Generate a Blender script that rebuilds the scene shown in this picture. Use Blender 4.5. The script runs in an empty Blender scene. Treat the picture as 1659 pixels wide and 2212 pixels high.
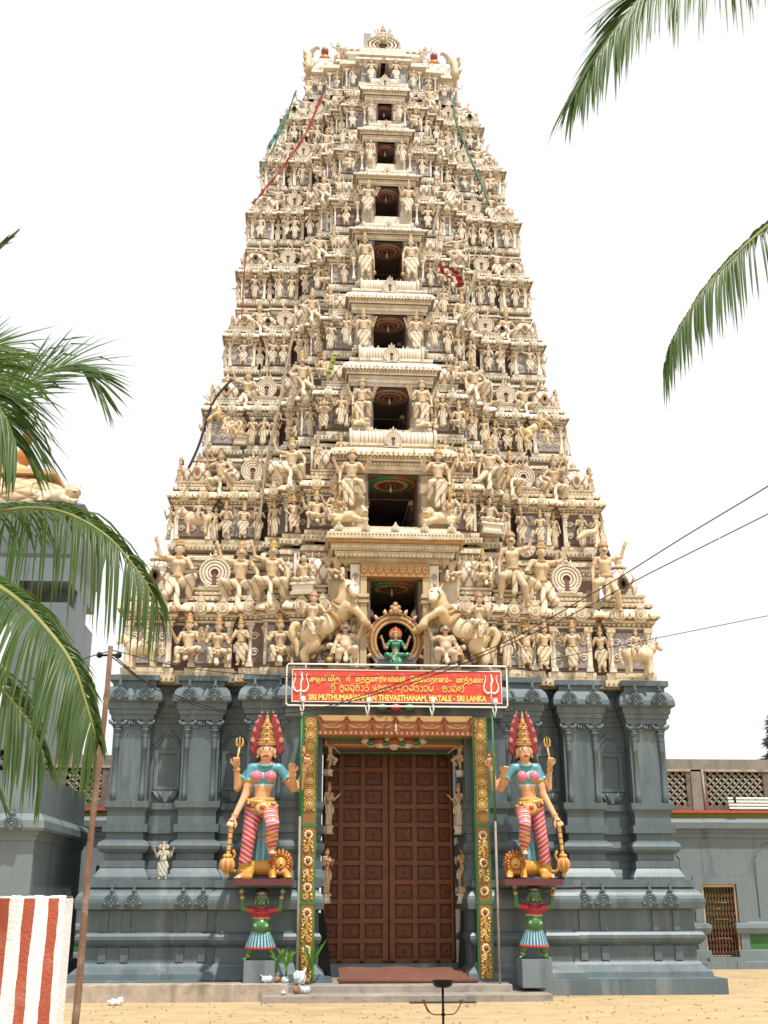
import bpy, bmesh, math, random
import numpy as np
from math import sin, cos, pi, radians, sqrt, atan2
from mathutils import Vector, Matrix, Euler
random.seed(7)
SC = bpy.context.scene
COL = SC.collection

# ------------------------------------------------------------------ camera
cd = bpy.data.cameras.new('camera')
cam = bpy.data.objects.new('camera', cd); COL.objects.link(cam); SC.camera = cam
CX, CZ, PITCH, YAW, ROLL, FPX = -1.789, 1.7, radians(18.835), radians(3.971), radians(-.057), 1128.1
_F = np.array([sin(YAW)*cos(PITCH), cos(YAW)*cos(PITCH), sin(PITCH)])
_R0 = np.array([cos(YAW), -sin(YAW), 0]); _U0 = np.cross(_R0, _F)
_R = _R0*cos(ROLL)+_U0*sin(ROLL); _U = -_R0*sin(ROLL)+_U0*cos(ROLL)
_O = np.array([CX, 0, CZ])
cam.matrix_world = Matrix(((_R[0], _U[0], -_F[0], CX), (_R[1], _U[1], -_F[1], 0), (_R[2], _U[2], -_F[2], CZ), (0, 0, 0, 1)))
cd.sensor_fit = 'HORIZONTAL'; cd.sensor_width = 24.0; cd.lens = FPX/768*24
cd.clip_start = 0.1; cd.clip_end = 3000
def at(px, py, Y):
    """world point at distance plane Y for a measured photo point (photo 1659 px wide)"""
    d = _F*FPX+_R*(px*768/1659-384)-_U*(py*768/1659-512)
    return _O+d*((Y-_O[1])/d[1])

# ------------------------------------------------------------------ sky, sun, exposure
SUN_EL, SUN_AZ = radians(66), radians(24)      # azimuth measured from straight behind the camera towards the right
w = bpy.data.worlds.new('World'); SC.world = w; w.use_nodes = True
nt = w.node_tree; nt.nodes.clear()
sky = nt.nodes.new('ShaderNodeTexSky'); sky.sky_type = 'NISHITA'; sky.sun_disc = False
sky.sun_elevation = SUN_EL; sky.sun_rotation = radians(180)-SUN_AZ
sky.dust_density = 4; sky.air_density = 1.2
mx = nt.nodes.new('ShaderNodeMix'); mx.data_type = 'RGBA'; mx.inputs['Factor'].default_value = 0.82
mx.inputs['B'].default_value = (8.75, 8.6, 8.5, 1)          # bright thin cloud over the whole sky
bg = nt.nodes.new('ShaderNodeBackground'); bg.inputs['Strength'].default_value = 0.105
wo = nt.nodes.new('ShaderNodeOutputWorld')
nt.links.new(sky.outputs[0], mx.inputs['A']); nt.links.new(mx.outputs['Result'], bg.inputs['Color']); nt.links.new(bg.outputs[0], wo.inputs['Surface'])
sd = bpy.data.lights.new('sun', 'SUN'); sd.energy = 3.6; sd.angle = radians(1.5); sd.color = (1.0, .95, .87)
sun = bpy.data.objects.new('sun', sd); COL.objects.link(sun)
_sd = Vector((sin(SUN_AZ)*cos(SUN_EL), -cos(SUN_AZ)*cos(SUN_EL), sin(SUN_EL)))   # towards the sun
sun.rotation_euler = (-_sd).to_track_quat('-Z', 'Y').to_euler(); sun.location = (10, -10, 40)
SC.view_settings.view_transform = 'Standard'; SC.view_settings.look = 'None'
SC.view_settings.exposure = 0.38; SC.view_settings.gamma = 1.0

# ------------------------------------------------------------------ materials
def mat(name, col=(.5, .5, .5), rough=.65, vc=False, var=.18, sc=5.0, stain=None, st=0.0, ssc=1.1, bump=.15, bsc=60.0, spec=.35, rnd=0.0, streak=False, trans=None, metal=0.0):
    m = bpy.data.materials.new(name); m.use_nodes = True
    n = m.node_tree.nodes; L = m.node_tree.links; b = n['Principled BSDF']
    b.inputs['Roughness'].default_value = rough; b.inputs['Specular IOR Level'].default_value = spec; b.inputs['Metallic'].default_value = metal
    geo = n.new('ShaderNodeNewGeometry')
    if vc:
        a = n.new('ShaderNodeAttribute'); a.attribute_name = 'Col'; src = a.outputs['Color']
    else:
        a = n.new('ShaderNodeRGB'); a.outputs[0].default_value = (*col, 1); src = a.outputs[0]
    nz = n.new('ShaderNodeTexNoise'); nz.inputs['Scale'].default_value = sc; nz.inputs['Detail'].default_value = 5; nz.inputs['Roughness'].default_value = .65
    L.new(geo.outputs['Position'], nz.inputs['Vector'])
    mr = n.new('ShaderNodeMapRange'); mr.inputs['From Min'].default_value = .25; mr.inputs['From Max'].default_value = .75
    mr.inputs['To Min'].default_value = 1-var; mr.inputs['To Max'].default_value = 1+var
    L.new(nz.outputs[0], mr.inputs[0]); fac = mr.outputs[0]
    if rnd:
        oi = n.new('ShaderNodeObjectInfo'); m2 = n.new('ShaderNodeMapRange'); m2.inputs['To Min'].default_value = 1-rnd; m2.inputs['To Max'].default_value = 1+rnd
        L.new(oi.outputs['Random'], m2.inputs[0]); mm = n.new('ShaderNodeMath'); mm.operation = 'MULTIPLY'
        L.new(fac, mm.inputs[0]); L.new(m2.outputs[0], mm.inputs[1]); fac = mm.outputs[0]
        ml = n.new('ShaderNodeVectorMath'); ml.operation = 'MULTIPLY'; L.new(src, ml.inputs[0]); L.new(oi.outputs['Color'], ml.inputs[1]); src = ml.outputs[0]
    vm = n.new('ShaderNodeVectorMath'); vm.operation = 'SCALE'; L.new(src, vm.inputs[0]); L.new(fac, vm.inputs['Scale']); out = vm.outputs[0]
    if stain:
        n2 = n.new('ShaderNodeTexNoise'); n2.inputs['Scale'].default_value = ssc; n2.inputs['Detail'].default_value = 8; n2.inputs['Roughness'].default_value = .7
        if streak:
            mp = n.new('ShaderNodeMapping'); mp.inputs['Scale'].default_value = (3, 3, .35); L.new(geo.outputs['Position'], mp.inputs[0]); L.new(mp.outputs[0], n2.inputs['Vector'])
        else: L.new(geo.outputs['Position'], n2.inputs['Vector'])
        r2 = n.new('ShaderNodeMapRange'); r2.inputs['From Min'].default_value = .52; r2.inputs['From Max'].default_value = .72; r2.inputs['To Max'].default_value = st
        L.new(n2.outputs[0], r2.inputs[0]); mi = n.new('ShaderNodeMix'); mi.data_type = 'RGBA'
        L.new(r2.outputs[0], mi.inputs['Factor']); L.new(out, mi.inputs['A']); mi.inputs['B'].default_value = (*stain, 1); out = mi.outputs['Result']
    L.new(out, b.inputs['Base Color'])
    if bump:
        n3 = n.new('ShaderNodeTexNoise'); n3.inputs['Scale'].default_value = bsc; n3.inputs['Detail'].default_value = 4
        L.new(geo.outputs['Position'], n3.inputs['Vector'])
        bp = n.new('ShaderNodeBump'); bp.inputs['Strength'].default_value = bump; bp.inputs['Distance'].default_value = .02
        L.new(n3.outputs[0], bp.inputs['Height']); L.new(bp.outputs[0], b.inputs['Normal'])
    if trans:
        t = n.new('ShaderNodeBsdfTranslucent'); t.inputs['Color'].default_value = (*trans, 1)
        ms = n.new('ShaderNodeMixShader'); ms.inputs[0].default_value = .35
        L.new(b.outputs[0], ms.inputs[1]); L.new(t.outputs[0], ms.inputs[2]); L.new(ms.outputs[0], n['Material Output'].inputs['Surface'])
    return m

CREAM = (.70, .648, .54); TAN = (.52, .45, .345); OCH = (.44, .25, .11); DARK = (.175, .125, .105); PURP = (.30, .275, .275)
M = {}
M['cream'] = mat('cream_plaster', CREAM, .6, stain=(.25, .22, .18), st=.8, ssc=1.5, var=.17, sc=5, bump=.3, streak=True)
M['creamlow'] = mat('warm_cream_plaster', (.68, .59, .435), .6, stain=(.27, .21, .14), st=.7, ssc=1.5, var=.17, sc=5, bump=.3, streak=True)
M['tanlow'] = mat('warm_tan_plaster', (.50, .40, .255), .6, stain=(.26, .2, .14), st=.5, ssc=1.6, var=.2, bump=.25)
M['tan'] = mat('tan_plaster', TAN, .6, stain=(.26, .2, .14), st=.5, ssc=1.6, var=.2, bump=.25)
M['ochre'] = mat('ochre_line', OCH, .6, var=.35, sc=14)
M['line'] = mat('dark_line', (.19, .155, .125), .7, var=.3, sc=12)
M['brownwall'] = mat('brown_wall', DARK, .75, var=.3, stain=(.22, .17, .16), st=.5)
M['panel'] = mat('painted_panel', PURP, .6, var=.35, sc=18, stain=(.5, .46, .44), st=.8, ssc=9)
M['statue'] = mat('statue_paint', vc=True, rough=.5, var=.13, sc=7, stain=(.27, .22, .165), st=.6, ssc=3.5, rnd=.08, bump=.18, bsc=50)
M['gloss'] = mat('gloss_paint', vc=True, rough=.28, var=.05, sc=5, bump=.05, spec=.5)
M['tvc'] = mat('tower_paint', vc=True, rough=.6, var=.15, sc=6, stain=(.28, .24, .18), st=.4, ssc=2.5, bump=.2)
M['grey'] = mat('grey_paint', (.092, .130, .146), .42, var=.14, sc=2.2, stain=(.20, .225, .22), st=.55, ssc=1.1, streak=True, bump=.12, bsc=25, spec=.5)
M['grey2'] = mat('grey_paint_dull', (.16, .20, .215), .55, var=.12, sc=2.0, stain=(.24, .26, .25), st=.5, ssc=.7, bump=.15, streak=True)
M['wood'] = mat('dark_wood', (.15, .05, .017), .45, var=.4, sc=6, bump=.12, bsc=30)
M['woodlight'] = mat('door_frame_wood', (.20, .07, .024), .45, var=.35, sc=7, bump=.12, bsc=30)
M['gold'] = mat('gilt_carving', vc=True, rough=.38, var=.12, sc=20, bump=.15, bsc=60, spec=.6)
M['green'] = mat('green_paint', (.035, .17, .05), .4, var=.12)
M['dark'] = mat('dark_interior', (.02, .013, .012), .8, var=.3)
M['iron'] = mat('black_iron', (.012, .012, .013), .45, var=.3, metal=.6)
M['rust'] = mat('rusty_iron', (.20, .085, .045), .75, var=.4, sc=12, stain=(.30, .25, .21), st=.7, ssc=5, bump=.3)
M['pole'] = mat('weathered_pole', (.20, .115, .075), .8, var=.3, sc=9, stain=(.36, .30, .25), st=.7, ssc=4, bump=.4)
M['white'] = mat('white_paint', (.80, .80, .77), .6, var=.05, stain=(.5, .45, .36), st=.4, ssc=1.5)
M['redstripe'] = mat('red_stripe_paint', (.42, .10, .055), .6, var=.14, stain=(.55, .35, .25), st=.5, ssc=4, bump=.5, bsc=40)
M['whitestripe'] = mat('white_stripe_paint', (.86, .87, .90), .6, var=.04, stain=(.62, .58, .52), st=.5, ssc=4, bump=.5, bsc=40)
M['sand'] = mat('sandy_ground', (.445, .335, .19), .92, var=.16, sc=2.2, stain=(.33, .245, .145), st=.8, ssc=.35, bump=.6, bsc=7, spec=.1)
def layers(key, ls):
    m = M[key]; n = m.node_tree.nodes; L = m.node_tree.links; b = n['Principled BSDF']; geo = next(x for x in n if x.type == 'NEW_GEOMETRY'); src = b.inputs['Base Color'].links[0].from_socket
    for sc, lo, hi, col, st, an in ls:
        mp = n.new('ShaderNodeMapping'); mp.inputs['Scale'].default_value = (1, an, 1) if an > 0 else (1, 1, -an); mp.inputs['Location'].default_value = (sc, 0, 0); t = n.new('ShaderNodeTexNoise'); t.inputs['Scale'].default_value = sc; t.inputs['Detail'].default_value = 6; r = n.new('ShaderNodeMapRange'); r.inputs['From Min'].default_value = lo; r.inputs['From Max'].default_value = hi; r.inputs['To Max'].default_value = st
        mi = n.new('ShaderNodeMix'); mi.data_type = 'RGBA'; L.new(geo.outputs['Position'], mp.inputs[0]); L.new(mp.outputs[0], t.inputs['Vector']); L.new(t.outputs[0], r.inputs[0]); L.new(r.outputs[0], mi.inputs['Factor']); L.new(src, mi.inputs['A']); mi.inputs['B'].default_value = (*col, 1); src = mi.outputs['Result']
    L.new(src, b.inputs['Base Color'])
layers('sand', ((1.1, .5, .62, (.53, .42, .26), .5, 2.5), (14, .56, .66, (.30, .21, .12), .45, 1), (95, .60, .70, (.19, .135, .085), .6, 1), (60, .62, .70, (.62, .55, .42), .5, 1)))
M['stone'] = mat('step_stone', (.30, .265, .235), .75, var=.15, sc=5, stain=(.46, .40, .33), st=.6, ssc=1.5, bump=.25)
M['kerb'] = mat('kerb_stone', (.40, .335, .275), .8, var=.25, sc=6, stain=(.2, .15, .11), st=.7, ssc=2, bump=.4)
M['concrete'] = mat('old_concrete', (.24, .225, .19), .85, var=.25, sc=4, stain=(.13, .12, .095), st=.8, ssc=1.5, bump=.4, streak=True)
M['brick'] = mat('old_brick', (.16, .125, .10), .85, var=.35, sc=12, stain=(.30, .27, .22), st=.8, ssc=3, bump=.5)
M['jali'] = mat('lattice_concrete', (.30, .28, .22), .85, var=.25, sc=6, bump=.3)
M['redband'] = mat('red_band', (.45, .08, .055), .55, var=.12)
M['olive'] = mat('olive_band', (.24, .27, .05), .6, var=.2)
M['wallgreen'] = mat('green_wall', (.05, .16, .055), .7, var=.2)
M['carpet'] = mat('carpet', (.17, .072, .05), .95, var=.25, sc=20, bump=.4, stain=(.25, .15, .11), st=.4, ssc=3)
M['rubber'] = mat('rubber_mat', (.075, .075, .07), .85, var=.25, bump=.5)
M['wire'] = mat('black_wire', (.012, .012, .012), .6, var=.1, bump=0)
M['rope'] = mat('pale_rope', (.30, .25, .17), .8, var=.2)
M['palm'] = mat('palm_leaf', (.066, .122, .028), .42, var=.3, sc=3, rnd=.15, bump=.05, trans=(.12, .23, .04), spec=.4)
M['palmdry'] = mat('palm_rib', (.22, .24, .07), .5, var=.25, sc=4, bump=.1)
M['trunk'] = mat('palm_trunk', (.19, .16, .13), .85, var=.3, sc=8, bump=.6, bsc=15)
M['signred'] = mat('sign_red', (.64, .075, .048), .35, var=.03, bump=0)
M['signpink'] = mat('sign_pale_mark', (.74, .23, .20), .4, var=.03, bump=0)
M['yellow'] = mat('sign_yellow', (.80, .66, .16), .4, var=.02, bump=0)
M['signdark'] = mat('sign_outline', (.22, .09, .01), .5, var=.02, bump=0)
M['domeor'] = mat('orange_dome', (.60, .43, .26), .6, var=.15, stain=(.35, .22, .12), st=.5)
M['flagred'] = mat('red_cloth', (.22, .025, .03), .8, var=.2, bump=.1)
M['flaggreen'] = mat('green_cloth', (.07, .16, .12), .8, var=.2, bump=.1)
M['clay'] = mat('coconut_husk', (.27, .14, .075), .75, var=.35, sc=14, bump=.3)
M['plastic'] = mat('plastic_bag', (.50, .57, .60), .3, var=.12, sc=12, bump=.35, bsc=25, spec=.6)
M['seedling'] = mat('seedling_leaf', (.10, .24, .035), .4, var=.2, trans=(.2, .4, .05))
M['litter'] = mat('dry_litter', (.25, .16, .08), .9, var=.4, sc=30)
M['conifer'] = mat('conifer_needles', (.05, .085, .06), .8, var=.3)
M['greenscrew'] = mat('bulb_white', (.75, .75, .72), .3, var=.02, bump=0)

layers('grey', ((3.5, .56, .70, (.045, .062, .068), .55, -.12), (2.4, .57, .68, (.26, .29, .285), .45, -.15), (40, .60, .70, (.22, .25, .25), .35, 1)))
layers('grey2', ((3.0, .55, .70, (.07, .085, .09), .6, -.12), (30, .60, .70, (.30, .33, .33), .35, 1)))
for k_ in ('cream', 'creamlow', 'tan', 'tanlow'): layers(k_, ((4.5, .58, .68, (.16, .14, .12), .35, -.2), (28, .60, .68, (.20, .16, .12), .45, 1), (1.2, .55, .65, (.74, .71, .64), .4, 1)))
layers('statue', ((16, .60, .68, (.20, .15, .11), .4, -.5), (5, .58, .66, (.72, .68, .60), .4, 1)))
layers('stone', ((5, .55, .65, (.16, .13, .105), .5, 1), (50, .6, .7, (.12, .1, .08), .5, 1)))
layers('kerb', ((3, .53, .65, (.17, .13, .10), .6, -.4), (40, .6, .7, (.55, .5, .42), .5, 1)))
# ------------------------------------------------------------------ mesh helpers
class MB:
    def __init__(s): s.v = []; s.f = []; s.m = []; s.c = []; s.col = (1, 1, 1); s.sm = []
    def av(s, pts):
        n = len(s.v); s.v.extend([tuple(p) for p in pts]); s.c.extend([s.col]*len(pts)); return n
    def af(s, f, m=0, smooth=False): s.f.append(tuple(f)); s.m.append(m); s.sm.append(smooth)
    def box(s, x0, x1, y0, y1, z0, z1, m=0):
        n = s.av([(x0, y0, z0), (x1, y0, z0), (x1, y1, z0), (x0, y1, z0), (x0, y0, z1), (x1, y0, z1), (x1, y1, z1), (x0, y1, z1)])
        for q in ((0, 1, 5, 4), (1, 2, 6, 5), (2, 3, 7, 6), (3, 0, 4, 7), (4, 5, 6, 7), (3, 2, 1, 0)): s.af([n+i for i in q], m)
    def block(s, x0, x1, y0, y1, prof, dz=0.0, cap=True):
        """rectangular footprint carried up a moulding profile [(z, out, mat)]"""
        prev = None
        for z, o, m in prof:
            n = s.av([(x0-o, y0-o, z+dz), (x1+o, y0-o, z+dz), (x1+o, y1, z+dz), (x0-o, y1, z+dz)])
            if prev is not None:
                for i in range(4):
                    j = (i+1) % 4; s.af((prev+i, prev+j, n+j, n+i), m)
            prev = n
        if cap: s.af((prev, prev+1, prev+2, prev+3), prof[-1][2])
    def tube(s, pts, rad, n=6, m=0, cap=True, smooth=True):
        pts = [Vector(p) for p in pts]; k = len(pts)
        if not hasattr(rad, '__len__'): rad = [rad]*k
        up = None; rings = []
        for i, p in enumerate(pts):
            t = (pts[min(i+1, k-1)]-pts[max(i-1, 0)]).normalized()
            if up is None: up = t.orthogonal().normalized()
            up = (up-t*up.dot(t))
            up = up.normalized() if up.length > 1e-6 else t.orthogonal().normalized()
            b = t.cross(up)
            rings.append(s.av([p+(up*cos(2*pi*j/n)+b*sin(2*pi*j/n))*rad[i] for j in range(n)]))
        for a, c in zip(rings, rings[1:]):
            for j in range(n): s.af((a+j, a+(j+1) % n, c+(j+1) % n, c+j), m, smooth)
        if cap:
            s.af([rings[0]+j for j in range(n)][::-1], m); s.af([rings[-1]+j for j in range(n)], m)
    def lathe(s, prof, c=(0, 0, 0), n=12, m=0, axis='z', cols=None, smooth=True, sq=None):
        rings = []
        for i, (r, h) in enumerate(prof):
            if cols: s.col = cols[i]
            pts = []
            for j in range(n):
                a = 2*pi*(j+.5)/n; ca, sa = cos(a), sin(a)
                if sq: k = (abs(ca)**sq+abs(sa)**sq)**(-1/sq); ca, sa = ca*k, sa*k
                if axis == 'z': pts.append((c[0]+r*ca, c[1]+r*sa, c[2]+h))
                elif axis == 'y': pts.append((c[0]+r*ca, c[1]+h, c[2]+r*sa))
                else: pts.append((c[0]+h, c[1]+r*ca, c[2]+r*sa))
            rings.append(s.av(pts))
        for a, b in zip(rings, rings[1:]):
            for j in range(n): s.af((a+j, a+(j+1) % n, b+(j+1) % n, b+j), m, smooth)
        s.af([rings[-1]+j for j in range(n)], m); s.af([rings[0]+j for j in range(n)][::-1], m)
    def prism(s, poly, y0, y1, m=0, mb=None):
        """poly in x,z extruded along y"""
        n = len(poly); a = s.av([(x, y0, z) for x, z in poly]); b = s.av([(x, y1, z) for x, z in poly])
        s.af([a+i for i in range(n)], m); s.af([b+i for i in range(n)][::-1], m)
        for i in range(n): s.af((a+i, b+i, b+(i+1) % n, a+(i+1) % n), m if mb is None else mb)
    def grid(s, fn, nu, nv, m=0, smooth=True, closed=False):
        base = len(s.v)
        for i in range(nu+1):
            for j in range(nv+1):
                r = fn(i/nu, j/nv)
                if len(r) == 2: s.col = r[1]; r = r[0]
                s.av([r])
        for i in range(nu):
            for j in range(nv):
                a = base+i*(nv+1)+j; s.af((a, a+nv+1, a+nv+2, a+1), m, smooth)
    def ball(s, c, r, n=8, m=0, sc=(1, 1, 1)):
        k = max(4, n//2)
        s.lathe_scaled([(sin(pi*i/k), -cos(pi*i/k)) for i in range(k+1)], c, r, n, m, sc)
    def lathe_scaled(s, prof, c, r, n, m, sc):
        rings = []
        for rr, h in prof:
            rr = max(rr, .02)
            rings.append(s.av([(c[0]+r*sc[0]*rr*cos(2*pi*j/n), c[1]+r*sc[1]*rr*sin(2*pi*j/n), c[2]+r*sc[2]*h) for j in range(n)]))
        for a, b in zip(rings, rings[1:]):
            for j in range(n): s.af((a+j, a+(j+1) % n, b+(j+1) % n, b+j), m, True)
    def mesh(s, name, mats, normals=False):
        me = bpy.data.meshes.new(name); me.from_pydata(s.v, [], s.f)
        if not isinstance(mats, (list, tuple)): mats = [mats]
        for mm in mats: me.materials.append(M[mm] if isinstance(mm, str) else mm)
        me.polygons.foreach_set('material_index', s.m); me.polygons.foreach_set('use_smooth', s.sm)
        ca = me.color_attributes.new('Col', 'FLOAT_COLOR', 'POINT')
        arr = np.ones((len(s.v), 4), np.float32); arr[:, :3] = np.array(s.c, np.float32).reshape(-1, 3); ca.data.foreach_set('color', arr.ravel())
        if normals:
            bm = bmesh.new(); bm.from_mesh(me); bmesh.ops.recalc_face_normals(bm, faces=bm.faces[:]); bm.to_mesh(me); bm.free()
        me.update(); return me
    def build(s, name, mats, parent=None, loc=None):
        return link(name, s.mesh(name, mats), parent, loc)
def link(name, me, parent=None, loc=None, scale=None, rot=None):
    o = bpy.data.objects.new(name, me); COL.objects.link(o)
    if parent is not None: o.parent = parent
    if loc is not None: o.location = loc
    if scale is not None: o.scale = scale
    if rot is not None: o.rotation_euler = rot
    return o
def tag(o, label=None, cat=None, group=None, kind=None):
    if label: o['label'] = label
    if cat: o['category'] = cat
    if group: o['group'] = group
    if kind: o['kind'] = kind
    return o
def thing(name, label, cat, loc=(0, 0, 0), group=None, scale=None, rot=None):
    return tag(link(name, None, None, loc, scale, rot), label, cat, group)
def catmull(pts, n=6):
    pts = [np.array(p, float) for p in pts]; P = [2*pts[0]-pts[1]]+pts+[2*pts[-1]-pts[-2]]; out = []
    for i in range(1, len(P)-2):
        for k in range(n):
            t = k/n; a, b, c, d = P[i-1], P[i], P[i+1], P[i+2]
            out.append(.5*((2*b)+(c-a)*t+(2*a-5*b+4*c-d)*t*t+(-a+3*b-3*c+d)*t**3))
    out.append(pts[-1]); return out
# ------------------------------------------------------------------ smooth sculpting toolkit (distance fields -> one continuous mesh)
def rotm(rx=0, ry=0, rz=0): return np.array(Euler((rx, ry, rz)).to_matrix())
def dirm(n):
    return np.array(Vector(n).to_track_quat('Z', 'Y').to_matrix())
class Sdf:
    def __init__(s, col=(.7, .6, .45), k=.02): s.p = []; s.col = col; s.k = k; s.paints = []; s.disp = None
    def cap(s, a, b, ra, rb=None, col=None, k=None, fl=None):
        s.p.append(('c', np.array(a, float), np.array(b, float), ra, ra if rb is None else rb, col or s.col, s.k if k is None else k, fl)); return s
    def ell(s, c, r, R=None, col=None, k=None):
        s.p.append(('e', np.array(c, float), np.array(r if hasattr(r, '__len__') else (r, r, r), float), R, col or s.col, s.k if k is None else k)); return s
    def box(s, c, hf, rd=.01, R=None, col=None, k=None):
        s.p.append(('b', np.array(c, float), np.array(hf, float), rd, R, col or s.col, s.k if k is None else k)); return s
    def tor(s, c, n, R, r, col=None, k=.004, sc=(1, 1, 1)):
        s.p.append(('t', np.array(c, float), dirm(n), R, r, col or s.col, k, np.array(sc, float))); return s
    def chain(s, pts, rs, col=None, k=None, n=5):
        q = catmull(pts, n); m = len(q)
        rr = np.interp(np.linspace(0, 1, m), np.linspace(0, 1, len(rs)), rs)
        for i in range(m-1): s.cap(q[i], q[i+1], rr[i], rr[i+1], col, k)
        return s
    def paint(s, fn, col): s.paints.append((fn, col)); return s
    @staticmethod
    def bb(p):
        if p[0] == 'c':
            r = max(p[3], p[4]); return np.minimum(p[1], p[2])-r, np.maximum(p[1], p[2])+r
        if p[0] == 'e':
            r = p[2] if p[3] is None else np.full(3, p[2].max()); return p[1]-r, p[1]+r
        if p[0] == 'b':
            r = p[2]+p[3] if p[4] is None else np.full(3, np.linalg.norm(p[2])+p[3]); return p[1]-r, p[1]+r
        r = np.full(3, (p[3]+p[4])*p[7].max()); return p[1]-r, p[1]+r
    @staticmethod
    def ev(p, X, Y, Z):
        if p[0] == 'c':
            a, b = p[1], p[2]; ab = b-a; L = float(ab@ab)+1e-12
            t = np.clip(((X-a[0])*ab[0]+(Y-a[1])*ab[1]+(Z-a[2])*ab[2])/L, 0, 1)
            fy = 1/p[7] if p[7] else 1.0
            return np.sqrt((X-a[0]-t*ab[0])**2+((Y-a[1]-t*ab[1])*fy)**2+(Z-a[2]-t*ab[2])**2)-(p[3]+(p[4]-p[3])*t)
        c = p[1]; x, y, z = X-c[0], Y-c[1], Z-c[2]
        R = p[3] if p[0] == 'e' else p[4] if p[0] == 'b' else p[2]
        if R is not None: x, y, z = (R[0, 0]*x+R[1, 0]*y+R[2, 0]*z, R[0, 1]*x+R[1, 1]*y+R[2, 1]*z, R[0, 2]*x+R[1, 2]*y+R[2, 2]*z)
        if p[0] == 'e':
            r = p[2]; k0 = np.sqrt((x/r[0])**2+(y/r[1])**2+(z/r[2])**2); k1 = np.sqrt((x/r[0]**2)**2+(y/r[1]**2)**2+(z/r[2]**2)**2)
            return np.where(k1 > 1e-9, k0*(k0-1)/np.maximum(k1, 1e-9), -r.min())
        if p[0] == 'b':
            h = p[2]; qx, qy, qz = abs(x)-h[0], abs(y)-h[1], abs(z)-h[2]
            return np.sqrt(np.maximum(qx, 0)**2+np.maximum(qy, 0)**2+np.maximum(qz, 0)**2)+np.minimum(np.maximum(qx, np.maximum(qy, qz)), 0)-p[3]
        sc = p[7]; x, y = x/sc[0], y/sc[1]
        return np.sqrt((np.sqrt(x*x+y*y)-p[3])**2+z*z)-p[4]
    def mesh(s, name, h, mats='statue', merge_center=False):
        lo = np.min([Sdf.bb(p)[0] for p in s.p], 0)-4*h; hi = np.max([Sdf.bb(p)[1] for p in s.p], 0)+4*h
        n = np.ceil((hi-lo)/h).astype(int)+1
        D = np.full(n, .25, np.float32); ax = [lo[i]+h*np.arange(n[i]) for i in range(3)]
        for p in s.p:
            k = p[6] if p[0] in 'ct' else (p[5] if p[0] == 'e' else p[6])
            b0, b1 = Sdf.bb(p); m = 3*h+k
            i0 = np.maximum(((b0-m-lo)/h).astype(int), 0); i1 = np.minimum(((b1+m-lo)/h).astype(int)+2, n)
            sl = tuple(slice(i0[i], i1[i]) for i in range(3))
            X, Y, Z = np.meshgrid(*[ax[i][sl[i]] for i in range(3)], indexing='ij', sparse=True)
            d = Sdf.ev(p, X, Y, Z); a = D[sl]
            if k > 0:
                hh = np.maximum(k-abs(a-d), 0)/k; D[sl] = np.minimum(a, d)-hh*hh*k*.25
            else: D[sl] = np.minimum(a, d)
        if s.disp is not None:
            X, Y, Z = np.meshgrid(*ax, indexing='ij', sparse=True); D = D-s.disp(X, Y, Z)
        V, F = surfnet(D, lo, h)
        # colours: nearest shape
        X, Y, Z = V[:, 0], V[:, 1], V[:, 2]; best = np.full(len(V), 9.0); C = np.zeros((len(V), 3))
        for p in s.p:
            d = Sdf.ev(p, X, Y, Z); c = p[5] if p[0] in 'cte' and p[0] != 'e' else p[4] if p[0] == 'e' else p[5]
            if p[0] == 't' or p[0] == 'c': c = p[5]
            u = d < best-1e-4; best[u] = d[u]; C[u] = c
        for fn, c in s.paints:
            mk = fn(X, Y, Z)
            if callable(c): C[mk] = c(X[mk], Y[mk], Z[mk])
            else: C[mk] = c
        me = bpy.data.meshes.new(name)
        me.vertices.add(len(V)); me.vertices.foreach_set('co', V.astype(np.float32).ravel())
        me.loops.add(F.size); me.loops.foreach_set('vertex_index', F.astype(np.int32).ravel())
        me.polygons.add(len(F)); me.polygons.foreach_set('loop_start', np.arange(0, F.size, 4, dtype=np.int32))
        try: me.polygons.foreach_set('loop_total', np.full(len(F), 4, np.int32))
        except Exception: pass
        me.polygons.foreach_set('use_smooth', np.ones(len(F), bool))
        ca = me.color_attributes.new('Col', 'FLOAT_COLOR', 'POINT'); arr = np.ones((len(V), 4), np.float32); arr[:, :3] = C; ca.data.foreach_set('color', arr.ravel())
        me.materials.append(M[mats]); me.update(calc_edges=True); me.validate()
        return me
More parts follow.
